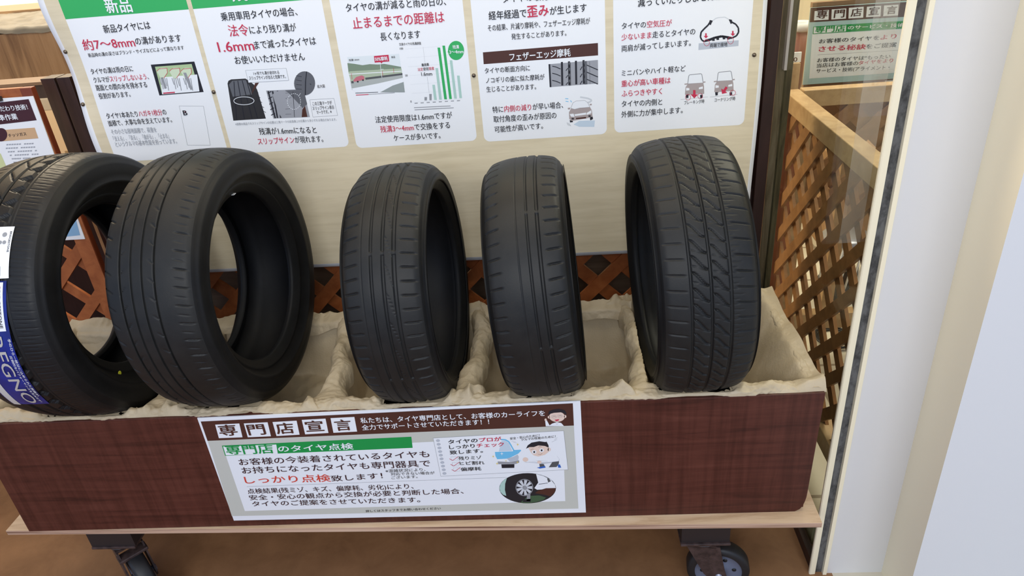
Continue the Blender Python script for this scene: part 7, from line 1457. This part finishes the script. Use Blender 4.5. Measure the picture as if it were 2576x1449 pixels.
# hem of the paper folded over the back edge
hu, hv = np.meshgrid(np.linspace(XL + 0.02, XR - 0.02, 700), np.linspace(0, 1, 12), indexing='ij')
hem = 0.026 + 0.010 * np.sin(hu * 14) + 0.006 * np.sin(hu * 47 + 1); fo = folds(hu, hv * 0.04, 420, 77, 0.02)
Hx = hu + 0.004 * fo; Hy = 0.392 - 0.030 * sstep(0, 0.35, hv) - 0.010 * hv + 0.004 * fo; Hz = 0.4065 - hem * hv + 0.006 * (1 - hv) * fo - 0.006 * hv ** 2
Hz = press(Hx, Hy, Hz)
mb.add(np.stack([Hx, Hy, Hz], -1).reshape(-1, 3).tolist(), [(i * 12 + j, (i + 1) * 12 + j, (i + 1) * 12 + j + 1, i * 12 + j + 1) for i in range(699) for j in range(11)])
pap = mb.build('lining_paper', M_paper, None, True)
tag(pap, 'crumpled beige embossed paper lining the tyre box and its dividers', 'paper')
# ------------------------------------------------------------------ sign on the cart front
sg = thing('front_sign', 'laminated white and brown tyre inspection sign on the front of the cart', 'sign', (0, -0.001, 0.094))
fs_ = lambda u, v_, d: (u, -0.0031 - d * 0.0001, v_)
SC = [(-0.3985, 0.3945), (0.4000, 0.4010), (0.4021, 0.0936), (-0.4000, 0.0975)]
MB().prism(SC, lambda u, v_, d: (u, d, v_), -0.003, -0.0005).build('laminated_sheet', M_gloss, sg)
a, b = prints(PRINTS['SIGN'], fs_)
a.build('lettering', compact(a), sg); b.build('picture_print', compact(b), sg)
# ------------------------------------------------------------------ tyres
def tyre(label, cx, cz, yaw, roll, R, hs, rb, hb, depth, tmat, alist, nth=1440, nsill=1):
    root = local('car_tyre', label, 'tyre', (cx, 0.19, cz), (0, -math.radians(roll), math.radians(yaw)), 'tyres on display in the box')
    wt = hs + 0.004
    A = np.unique(np.round(np.concatenate([np.linspace(-wt, wt, 62)] + [np.linspace(q * hs - wd_ / 2 - 0.0012, q * hs + wd_ / 2 + 0.0012, 7) for q, wd_ in alist]), 5))
    TH = np.linspace(0, 2 * math.pi, nth, endpoint=False)
    T_, AA = np.meshgrid(TH, A, indexing='ij')
    q = np.clip(np.abs(AA) / hs, 0, 1.2)
    Rr = R - 0.0095 * q ** 2.6 - 0.10 * np.clip(np.abs(AA) - hs + 0.006, 0, 1) ** 1.0 * 4.0 * np.clip((np.abs(AA) - hs + 0.006) / 0.01, 0, 1)
    Rr = Rr - depth(T_, AA, R, hs)
    nA = len(A); V = np.stack([AA, Rr * np.cos(T_), Rr * np.sin(T_)], -1).reshape(-1, 3)
    ii = np.arange(nth)[:, None]; jj = np.arange(nA - 1)[None, :]; i2 = (ii + 1) % nth
    F = np.stack([ii * nA + jj, ii * nA + jj + 1, i2 * nA + jj + 1, i2 * nA + jj], -1).reshape(-1, 4)
    me = bpy.data.meshes.new('tread'); me.from_pydata(V.tolist(), [], F.tolist()); me.materials.append(tmat); me.polygons.foreach_set('use_smooth', [True] * len(F)); me.update()
    o = bpy.data.objects.new('tread', me); COL.objects.link(o); o.parent = root
    re = float(R - 0.0095 * (wt / hs) ** 2.6 - 0.4 * 0.010)
    md = (re + rb) / 2
    for s in (1, -1):
        P = [(re, s * wt), (re - 0.004, s * (wt + 0.0035)), (re - 0.010, s * (wt + 0.0055)), (re - 0.0105, s * (wt + 0.0068)), (re - 0.016, s * (wt + 0.0085)), (md + 0.012, s * (wt + 0.0100)), (md, s * (wt + 0.0088)), (md - 0.001, s * (wt + 0.0098)), (md - 0.006, s * (wt + 0.0085)),
             (rb + 0.022, s * (hb + 0.008)), (rb + 0.020, s * (hb + 0.010)), (rb + 0.015, s * (hb + 0.009)), (rb + 0.008, s * (hb + 0.002)), (rb + 0.002, s * hb), (rb - 0.001, s * (hb - 0.004)), (rb - 0.001, s * (hb - 0.011)), (rb + 0.005, s * (hb - 0.015))]
        if s < 0: P = P[::-1]
        mb = MB().lathe(P, 180, 'x'); mb.v = [(x, y, z) for x, y, z in mb.v]; o = mb.build('sidewall', M_side, root, True)
    P = [(rb + 0.005, hb - 0.015), (rb + 0.02, hb - 0.012), (md, hs - 0.004), (re - 0.028, hs - 0.008), (R - 0.020, hs * 0.6), (R - 0.017, 0)]
    P = P + [(r, -a_) for r, a_ in P[-2::-1]]
    MB().lathe(P, 180, 'x').build('inner_liner', M_liner, root, True)
    return root
def gr(t_, wd_, e=0.0007): return 1 - np.clip((np.abs(t_) - wd_ / 2 + e) / (2 * e), 0, 1)
def per(s_, pitch): return (s_ + pitch / 2) % pitch - pitch / 2
def rnd(pitch, R): c = 2 * math.pi * R; return c / round(c / pitch)
def bandm(f, a, b, e=0.05): return sstep(a - e, a + e, f) * (1 - sstep(b - e, b + e, f))
def slit(S, f, R, pitch, ph, f0, f1, wd_, rise=0.0, var=0.0):
    p_ = rnd(pitch, R); return gr(per(S - ph - rise * (f - f0) / (f1 - f0) + var * np.sin(S * 9), p_), wd_) * bandm(f, f0, f1)
def d_new(T, A, R, hs):
    S = T * R; f = A / hs; d = 0.0075 * np.maximum.reduce([gr(A - 0.43 * hs, 0.010, .001), gr(A - 0.08 * hs, 0.006), gr(A + 0.30 * hs, 0.009, .001)])
    d = np.maximum(d, 0.0014 * slit(S, f, R, 0.0165, 0, 0.56, 0.98, 0.0011, 0.003)); d = np.maximum(d, 0.0010 * slit(S, f, R, 0.0165, 0.008, 0.66, 0.86, 0.0010, 0.002))
    p_ = rnd(0.033, R); t_ = per(S, p_); tri = (f > 0.22) & (f < 0.385) & (np.abs(t_ + 0.004) < 0.0105 * (f - 0.20) / 0.185); d = np.maximum(d, 0.006 * tri)
    d = np.maximum(d, 0.003 * slit(S, f, R, 0.033, -0.004, 0.12, 0.30, 0.0014, 0.008))
    d = np.maximum(d, 0.005 * slit(S, f, R, 0.050, 0.0, -0.26, 0.04, 0.003, 0.035)); d = np.maximum(d, 0.0022 * slit(S, f, R, 0.0165, 0, -0.98, -0.5, 0.0015, 0.003))
    d = np.maximum(d, 0.0015 * gr(A - 0.55 * hs, 0.0018)); return d
def d_bald(T, A, R, hs):
    S = T * R; f = A / hs; d = 0.0052 * np.maximum.reduce([gr(A - q * hs, 0.0038, .0005) for q in (-0.58, -0.29, -0.02, 0.28)])
    d = np.maximum(d, 0.0028 * slit(S, f, R, 0.034, 0, -1.05, -0.84, 0.0034, 0.010)); d = np.maximum(d, 0.0025 * slit(S, f, R, 0.034, 0.012, -0.60, -0.46, 0.0024, -0.012))
    d = np.maximum(d, 0.0022 * slit(S, f, R, 0.034, 0.02, 0.15, 0.26, 0.0024, 0.008)); d = np.maximum(d, 0.0030 * slit(S, f, R, 0.034, 0.004, 0.72, 0.98, 0.0024, 0.004))
    return np.maximum(d, 0.0012 * slit(S, f, R, 0.034, 0.021, 0.72, 0.92, 0.0022, 0.004))
def tie(S, R, n, ph): p_ = 2 * math.pi * R / n; return 1 - 0.75 * gr(per(S - ph, p_), 0.007)
def d_slash(T, A, R, hs):
    S = T * R; f = A / hs; k = tie(S, R, 6, 0.62)
    d = np.maximum.reduce([0.0038 * gr(A - 0.42 * hs, 0.0065) * k, 0.0038 * gr(A - 0.11 * hs, 0.0055) * k, 0.0034 * gr(A + 0.22 * hs, 0.0048) * k, 0.0012 * gr(A + 0.50 * hs, 0.0022)])
    p_ = rnd(0.0265, R); d = np.maximum(d, 0.0032 * slit(S, f, R, 0.0265, 0, -1.02, -0.64, 0.0036, -0.004, .002)); d = np.maximum(d, 0.0030 * slit(S, f, R, 0.0265, 0.006, 0.60, 0.99, 0.0032, 0.0015, .002))
    u = np.clip((f - 0.15) / 0.26, 0, 1); pq = rnd(0.053, R); return np.maximum(d, 0.0016 * gr(per(S - 0.055 * u ** 1.3, pq), 0.0028) * bandm(f, 0.16, 0.40, .02))
def d_centre(T, A, R, hs):
    S = T * R; f = A / hs; k = tie(S, R, 6, 0.55)
    d = np.maximum.reduce([0.0042 * gr(A - 0.42 * hs, 0.0058) * k, 0.0026 * gr(A - 0.13 * hs, 0.0042) * k, 0.0010 * gr(A + 0.17 * hs, 0.0022)])
    d = np.maximum(d, 0.0034 * slit(S, f, R, 0.0285, 0, 0.62, 0.99, 0.0036, -0.003, .003)); return np.maximum(d, 0.0030 * slit(S, f, R, 0.0285, 0.010, -1.05, -0.70, 0.0036, -0.004, .003))
def d_wave(T, A, R, hs):
    S = T * R; f = A / hs; d = np.maximum.reduce([0.0034 * gr(A + 0.46 * hs, 0.0048), 0.0040 * gr(A + 0.01 * hs, 0.0048), 0.0040 * gr(A - 0.44 * hs, 0.0055)])
    for f0, f1, ph in ((-0.44, -0.05, 0.0), (0.03, 0.42, 0.012)):
        u = np.clip((f - f0) / (f1 - f0), 0, 1); sg_ = u * u * (3 - 2 * u); p_ = rnd(0.0285, R)
        d = np.maximum(d, 0.0046 * gr(per(S - ph - 0.026 * sg_, p_), 0.0032, .0005) * bandm(f, f0 + 0.02, f1, .02))
        d = np.maximum(d, 0.0016 * gr(per(S - ph - 0.016 - 0.012 * u, p_), 0.0016) * np.maximum(bandm(u, 0.55, 0.9, .04), bandm(u, 0.08, 0.3, .04)))
    d = np.maximum(d, 0.0032 * slit(S, f, R, 0.0285, 0.004, 0.58, 1.02, 0.0028, 0.005)); d = np.maximum(d, 0.0014 * slit(S, f, R, 0.0285, 0.018, 0.58, 0.72, 0.0016, 0.0))
    d = np.maximum(d, 0.0016 * slit(S, f, R, 0.0095, 0.002, 0.50, 0.60, 0.0016, 0.0)); return np.maximum(d, 0.0020 * slit(S, f, R, 0.0285, 0.002, -0.98, -0.58, 0.0030, 0.003))
T1 = tyre('unworn black tyre with a blue paper band, at the left end of the box', -0.652, 0.622, -3.4, 2.1, 0.285, 0.092, 0.174, 0.066, d_new, M_newtread, [(0.43, .010), (0.08, .006), (-0.30, .009), (0.55, .002)])
T2 = tyre('widest worn tyre, almost smooth tread with four thin grooves, under the second panel', -0.351, 0.622, -3.8, 2.2, 0.276, 0.081, 0.181, 0.069, d_bald, M_tread, [(-0.58, .004), (-0.29, .004), (-0.02, .004), (0.28, .004)])
T3 = tyre('narrow tyre with curved slashes between its grooves, under the bar chart panel', 0.056, 0.586, -1.0, 2.0, 0.255, 0.067, 0.196, 0.068, d_slash, M_tread, [(0.42, .0065), (0.11, .0055), (-0.22, .005), (-0.5, .002)])
T4 = tyre('narrow tyre worn smooth on its left half, under the panel with a brown strip', 0.324, 0.586, -0.6, 4.1, 0.253, 0.066, 0.193, 0.067, d_centre, M_tread, [(0.42, .006), (0.13, .004), (-0.17, .002)])
T5 = tyre('tyre with two rows of wavy tread cuts, at the right end of the box', 0.629, 0.596, 1.7, 2.2, 0.264, 0.076, 0.204, 0.081, d_wave, M_tread, [(-0.46, .005), (-0.01, .005), (0.44, .0055)])
# paper labels wrapped round the unworn tyre's tread
def wrap(s_, a_, d): a_ = a_ - 0.0006 * (s_ - 180) * (s_ > 150.4); r = 0.285 - 0.0095 * min(abs(a_) / 0.092, 1.2) ** 2.6 + 0.0008 + d * 0.00022; th = math.radians(s_); return (a_, r * math.cos(th), r * math.sin(th))
def patch(t0, t1, a0, a1, lay, m, nu=24, nv=14): mb = MB(); mb.grid(lambda u, v_: wrap(t0 + (t1 - t0) * u, a0 + (a1 - a0) * v_, lay), nu, nv, m); return mb
M_blue = grain('blue_label_print', [(0.3, (0.006, 0.010, 0.10)), (0.7, (0.012, 0.035, 0.34))], (5, 5, 5), 0.28, 3, 2, 0.3)
band = patch(150.5, 207.0, -0.050, 0.035, 1, 0).build('label_band', M_blue, T1, True); band['label'] = 'blue printed label band'
a = MB()
K = 0.285 * math.pi / 180
def ltext(mb, body, t0, t1, a0, h, col, bold=0, spans=()): put_text(mb, lambda u, v_, d: wrap(u, v_, d), body, t0, a0, t1, a0, h, col, bold, spans, 6)
ltext(a, 'REGNO', 171, 205.5, -0.006, 0.024, 'SV', 0)
ltext(a, '手のひら一枚分に込められた技術が、', 172, 201, 0.0285, 0.0050, 'W'); ltext(a, '圧倒的なパフォーマンスを生みだす！', 179, 205, 0.0218, 0.0046, 'W')
pb = patch(158, 207.6, -0.047, -0.030, 3, 0); pb.build('label_edge', mat('pale_label_edge', (0.62, 0.62, 0.60), 0.4), band, True)
tg = patch(151, 169.0, 0.012, 0.029, 3, 0); tg.build('maker_tag', M_white, band, True)
ltext(a, 'BRIDGESTONE', 152.5, 167.8, 0.0185, 0.0062, 'K', 0.4, [[0, 1, 'R']])
a.build('lettering', compact(a), band)
stk = patch(130.0, 149.6, 0.0, 0.057, 3, 0).build('size_sticker', M_white, T1, True); stk['label'] = 'white size sticker'
b = MB(); ltext(b, 'BRIDGESTONE', 132.0, 140.0, 0.0515, 0.0036, 'K', 0)
def lcirc(mb, th, a_, r, col): put_poly(mb, lambda u, v_, d: wrap(u, v_, d), col, [(th + r / K * math.cos(k * math.pi / 9), a_ + r * math.sin(k * math.pi / 9)) for k in range(18)], 5)
for th, a_, r in ((133.2, 0.042, .0045), (136.2, 0.036, .0036), (136.2, 0.044, .0036)): lcirc(b, th, a_, r, 'GR'); 
for k in range(9): put_poly(b, lambda u, v_, d: wrap(u, v_, d), 'M', [(145.2, 0.028 + k * .0016), (148.6, 0.028 + k * .0016), (148.6, 0.0288 + k * .0016), (145.2, 0.0288 + k * .0016)], 5)
b.build('lettering', compact(b), stk)
MB().lathe([(0, 0.0008), (0.0045, 0.0006), (0.005, 0)], 16, 'x', (0.0778, -0.1225, -0.1535)).build('paint_dot', mat('yellow_paint', (0.62, 0.62, 0.03), 0.5), T1)
mb = MB().box(-0.003, 0.003, -0.005, 0.005, 0, 0.0012); m_ = Matrix.Translation((0.0715, 0.0113, 0.1830)); mb.v = [tuple(m_ @ Vector(q)) for q in mb.v]
mb.build('paper_tag', M_white, T2)
# ------------------------------------------------------------------ red-brown notice stand at the left
st = thing('notice_stand', 'red-brown wooden notice stand with orange lattice at the left edge', 'stand', (-1.2, 0.58, FLOOR))
MB().box(-0.925, -0.8955, 0.565, 0.584, FLOOR, 0.980).build('post', M_redpost, st, bevel=0.002); MB().box(-1.77, -1.74, 0.565, 0.605, FLOOR, 0.980).build('post', M_redpost, st, bevel=0.002)
MB().box(-1.74, -0.925, 0.567, 0.583, 0.957, 0.980).build('top_rail', M_orange, st)
MB().box(-0.940, -0.8965, 0.5635, 0.565, FLOOR, 0.957).build('inner_stile', M_orange, st)
lattice(lambda u, v_, d: (u, 0.575 + d, v_), -1.74, -0.925, FLOOR + 0.1, 0.60, 0.20, 0.145, -0.30, 0.145, 0.042, 0.008).build('lattice', M_orange, st)
ns = thing('notice_sheet', 'white poster with maroon heading fixed to the notice stand', 'poster', (-1.2, 0.56, 0.575))
MB().prism([(-1.70, 0.575), (-0.9065, 0.575), (-0.8945, 0.960), (-1.70, 0.960)], lambda u, v_, d: (u, d, v_), 0.5605, 0.5630).build('paper_sheet', M_white, ns)
a, b = prints(PRINTS['STAND'], lambda u, v_, d: (u, 0.5603 - d * 0.0001, v_)); a.build('lettering', compact(a), ns); b.build('picture_print', compact(b), ns)
tag(MB().box(-0.982, -0.973, 0.548, 0.5602, 0.955, 0.966).build('bulldog_clip', M_timber), 'small black clip holding the top of the white poster', 'clip')
# tan upright board seen between stand and partition
tag(MB().box(-0.985, -0.915, 0.72, 0.76, FLOOR, 0.775).build('upright_board', M_tan, bevel=0.002), 'tan upright board behind the red-brown notice stand', 'board')
# ------------------------------------------------------------------ back left: fence, crate, counter
fn = thing('dark_fence', 'low dark brown fence behind the notice stand', 'fence', (-1.3, 0.80, FLOOR))
MB().box(-2.2, -0.975, 0.80, 0.84, 0.905, 0.945).build('rail', M_dark, fn); MB().box(-2.2, -0.93, 0.78, 0.86, 0.945, 0.953).build('cap', mat('worn_brown_board', (0.17, 0.10, 0.055), 0.6), fn)
MB().box(-2.2, -0.97, 0.80, 0.84, FLOOR, 0.55).build('panel', M_dark, fn); MB().box(-0.975, -0.93, 0.79, 0.85, FLOOR, 0.945).build('post', M_dark, fn)
sh = thing('display_table', 'cream display table behind the dark fence', 'table', (-1.9, 1.3, FLOOR))
MB().box(-2.6, -1.05, 1.12, 1.75, 0.80, 0.84).build('tabletop', M_cream, sh, bevel=0.003)
for x in (-2.55, -1.10):
    for y in (1.15, 1.70): MB().box(x, x + 0.05, y, y + 0.05, FLOOR, 0.80).build('leg', M_honey, sh)
MB().box(-2.5, -1.08, 1.16, 1.72, 0.40, 0.43).build('lower_shelf', M_cream, sh)
cr = thing('wooden_crate', 'brown wood grain crate with grey paper rim, back left on a table', 'crate', (-1.7, 1.3, 0.84))
MB().box(-2.3, -1.12, 1.13, 1.15, 0.84, 1.042).build('front_panel', M_crate, cr); MB().box(-2.3, -1.12, 1.55, 1.57, 0.84, 1.042).build('back_panel', M_crate, cr)
MB().box(-1.14, -1.12, 1.15, 1.55, 0.84, 1.042).build('end_panel', M_crate, cr); MB().box(-2.3, -2.28, 1.15, 1.55, 0.84, 1.042).build('end_panel', M_crate, cr)
nx2, ny2 = 220, 60; X2, Y2 = np.meshgrid(np.linspace(-2.305, -1.115, nx2), np.linspace(1.125, 1.575, ny2), indexing='ij')
Z2 = 1.045 + 0.03 * creases(X2, Y2, 6, 14, 21) + 0.012 * creases(X2, Y2, 6, 40, 22); Z2 = np.where(Y2 < 1.14, Z2 - 0.018 * (1.14 - Y2) / 0.015, Z2)
mb = MB(); mb.v = [tuple(q) for q in np.stack([X2, Y2, Z2], -1).reshape(-1, 3).tolist()]; mb.f = [(i * ny2 + j, (i + 1) * ny2 + j, (i + 1) * ny2 + j + 1, i * ny2 + j + 1) for i in range(nx2 - 1) for j in range(ny2 - 1)]; mb.m = [0] * len(mb.f)
tag(mb.build('rim_paper', mat('grey_brown_paper', (0.105, 0.093, 0.072), 0.6), None, True), 'crumpled grey-brown paper folded over the crate at the back left', 'paper')
cb = thing('cabinet', 'cream cabinet with a tan drawer front, far back left', 'cabinet', (-2.2, 2.4, FLOOR))
MB().box(-3.2, -1.45, 2.3, 2.8, FLOOR, 1.010).build('body', M_cream, cb, bevel=0.004); MB().box(-2.12, -1.5, 2.285, 2.30, 0.80, 0.998).build('drawer', M_tan, cb, bevel=0.003); MB().box(-3.1, -2.2, 2.285, 2.30, 0.80, 0.985).build('drawer', M_tan, cb, bevel=0.003)
MB().box(-3.25, -1.40, 2.26, 2.85, 1.010, 1.040).build('worktop', M_cream, cb, bevel=0.003)
# ------------------------------------------------------------------ right: lattice fences
XF = 1.04
sf = thing('lattice_fence', 'honey pine lattice fence running away beside the glass on the right', 'fence', (XF, 0.35, FLOOR))
fx = lambda u, v_, d: (XF + 0.004 + d, u, v_)
lattice(lambda u, v_, d: (XF + 0.022 - d, u, v_), 0.19, 0.90, FLOOR + 0.18, 0.70, 0.10, 0.118, 0.89, 0.115, 0.044, 0.009).build('lattice', M_slat, sf)
MB().box(XF - 0.006, XF + 0.038, 0.15, 0.955, 0.70, 0.748).build('top_rail', M_honey, sf, bevel=0.002); MB().box(XF - 0.004, XF + 0.036, 0.15, 0.955, FLOOR + 0.13, FLOOR + 0.185).build('bottom_rail', M_honey, sf, bevel=0.002)
MB().box(XF - 0.004, XF + 0.036, 0.90, 0.94, FLOOR, 0.70).build('post', M_redpost, sf); MB().box(XF - 0.004, XF + 0.036, 0.15, 0.19, FLOOR, 0.70).build('post', M_honey, sf)
bf = thing('back_lattice_fence', 'pine lattice fence closing off the far end behind the glass', 'fence', (1.7, 0.95, FLOOR))
MB().box(1.085, 2.6, 0.93, 0.97, 0.70, 0.748).build('top_rail', M_honey, bf, bevel=0.002); MB().box(1.085, 2.6, 0.93, 0.97, FLOOR + 0.13, FLOOR + 0.185).build('bottom_rail', M_honey, bf)
lattice(lambda u, v_, d: (u, 0.94 + d, v_), 1.085, 2.6, 0.38, 0.70, 0.2, 0.12, 0.5, 0.12, 0.06, 0.009).build('lattice', M_slat, bf)
MB().box(1.085, 1.12, 0.93, 0.97, FLOOR, 0.70).build('post', M_honey, bf); MB().box(2.56, 2.6, 0.93, 0.97, FLOOR, 0.70).build('post', M_honey, bf)
tag(MB().box(0.962, 0.985, 0.14, 0.90, FLOOR, FLOOR + 0.07).build('floor_sill', mat('grey_green_sill', (0.30, 0.29, 0.17), 0.5)), 'pale green-grey sill on the floor under the glass', 'sill')
# teal sign on a board behind the fence
tb = thing('notice_board', 'brown board standing behind the back lattice fence', 'board', (1.6, 1.13, FLOOR))
MB().box(1.142, 2.2, 1.112, 1.13, 0.55, 0.955).build('board', mat('brown_board', (0.24, 0.13, 0.065), 0.5), tb); MB().box(1.30, 1.34, 1.13, 1.17, FLOOR, 0.955).build('leg', M_honey, tb); MB().box(2.1, 2.14, 1.13, 1.17, FLOOR, 0.955).build('leg', M_honey, tb)
tp = thing('teal_panel', 'teal panel on two pine legs above and behind the pale teal sign', 'panel', (1.6, 1.40, FLOOR))
MB().box(1.315, 2.3, 1.395, 1.405, 0.90, 1.40).build('panel', mat('teal_print', (0.02, 0.36, 0.36), 0.4), tp); MB().box(1.30, 1.42, 1.389, 1.394, 0.90, 1.40).build('pale_strip', mat('pale_green_print', (0.36, 0.60, 0.46), 0.4), tp)
for x in (1.64, 2.2): MB().box(x, x + 0.03, 1.406, 1.43, FLOOR, 1.40).build('leg', M_honey, tp)
wc = thing('white_card', 'small white card with a black forked mark, below the teal sign', 'card', (1.43, 1.11, 0.66))
MB().box(1.385, 1.47, 1.108, 1.1115, 0.655, 0.715).build('card_sheet', M_white, wc)
mk = MB()
for sg_ in (-1, 1): put_poly(mk, lambda u, v_, d: (u, 1.1075, v_), 'DG', [(1.426 + sg_ * q[0], q[1]) for q in ((0.002, 0.712), (0.006, 0.712), (0.013, 0.685), (0.019, 0.662), (0.011, 0.662), (0.005, 0.685))], 0)
mk.build('printed_mark', compact(mk), wc)
pc = thing('price_card', 'tiny white card with red figures on top of the pine upright', 'card', (1.075, 1.035, 0.806))
MB().box(1.061, 1.100, 1.032, 1.038, 0.806, 0.834).build('card_sheet', M_white, pc)
pt = MB(); put_text(pt, lambda u, v_, d: (u, 1.0315, v_), '80', 1.066, 0.8085, 1.089, 0.8085, 0.012, 'O', .5); pt.build('lettering', compact(pt), pc)
ts = thing('service_sign', 'pale teal service sign with brown header, seen through the glass', 'sign', (1.55, 1.10, 0.72))
MB().prism([(1.1360, 0.721), (1.1335, 0.9435), (1.96, 0.9400), (1.96, 0.7215)], lambda u, v_, d: (u, d, v_), 1.1015, 1.1045).build('sheet', mat('pale_teal_print', (0.42, 0.60, 0.62), 0.35), ts)
a, b = prints(PRINTS['TEAL'], lambda u, v_, d: (u, 1.1013 - d * 0.0001, v_)); a.build('lettering', compact(a), ts); b.build('picture_print', compact(b), ts)
# see-through sheet added for a reflection in the glass, bar made up
hs_ = thing('reflection_sheet', 'pale see-through sheet added in place of a reflection on the glass', 'sheet', (1.0, 0.30, 0.57))
MB().box(0.985, 1.03, 0.2995, 0.3005, 0.573, 1.45).build('reflection_patch', M_reflection, hs_); MB().box(0.98, 1.035, 0.29, 0.31, 1.45, 1.47).build('added_bar', M_alu, hs_)
# pine upright and tapered bin behind the fence corner
tag(MB().box(1.064, 1.097, 1.02, 1.05, FLOOR, 0.806).build('pine_upright', M_honey, bevel=0.002), 'pale pine upright behind the corner of the lattice fence', 'post')
bn = thing('waste_bin', 'red-brown tapered bin with a white rim beside the teal sign', 'bin', (1.19, 1.30, 0.60))
MB().lathe([(0, 0.60), (0.014, 0.60), (0.032, 0.845), (0.030, 0.845), (0.013, 0.61)], 28, 'z', (1.178, 1.30, 0)).build('body', mat('brick_plastic', (0.20, 0.05, 0.03), 0.4), bn, True)
MB().lathe([(0.032, 0.845), (0.036, 0.85), (0.034, 0.872), (0.029, 0.872), (0.029, 0.845)], 28, 'z', (1.178, 1.30, 0), closed=True).build('rim', M_white, bn, True)
bs = thing('bin_stool', 'small pine stool carrying the tapered bin', 'stool', (1.178, 1.30, FLOOR))
MB().box(1.118, 1.238, 1.24, 1.36, 0.57, 0.60).build('seat', M_honey, bs)
for x in (1.122, 1.21):
    for y in (1.245, 1.33): MB().box(x, x + 0.025, y, y + 0.025, FLOOR, 0.57).build('leg', M_honey, bs)
# floor fan and cable on the walkway
fan = thing('wire_basket', 'white wire basket on a dark base, seen low through the lattice', 'basket', (1.46, 1.38, FLOOR))
mb = MB()
for k in range(22):
    a_ = 2 * math.pi * k / 22; mb.tube([(1.46 + 0.075 * math.cos(a_), 1.38 + 0.075 * math.sin(a_), FLOOR + 0.06), (1.46 + 0.085 * math.cos(a_ + .25), 1.38 + 0.085 * math.sin(a_ + .25), FLOOR + 0.24)], 0.004, 5)
mb.build('wires', M_white, fan, True); MB().lathe([(0, 0.0), (0.075, 0.0), (0.085, 0.01), (0.085, 0.06), (0, 0.06)], 28, 'z', (1.46, 1.38, FLOOR)).build('base', M_black, fan, True)
MB().lathe([(0.078, 0.238), (0.09, 0.238), (0.092, 0.25), (0.07, 0.262), (0.0, 0.266)], 28, 'z', (1.46, 1.38, FLOOR)).build('lid', M_steel, fan, True)
tag(MB().tube([(1.33 + (0.05 + 0.004 * k / 8) * math.cos(k * 0.5), 1.05 + (0.06 + 0.003 * k / 8) * math.sin(k * 0.5), FLOOR + 0.005 + 0.0012 * k / 4) for k in range(36)] + [(1.40, 1.15, FLOOR + 0.01), (1.45, 1.29, FLOOR + 0.01)], 0.004, 6).build('cable', M_black, None, True), 'black cable coiled on the pale floor beside the wire basket', 'cable')
# carton further back along the walkway
tag(MB().box(1.525, 1.975, 1.7, 2.1, FLOOR, FLOOR + 0.42).build('carton', mat('brown_card', (0.30, 0.17, 0.08), 0.7), bevel=0.004), 'large brown carton on the pale floor beyond the lattice fence', 'box')

bpy.data.objects.remove(_to)
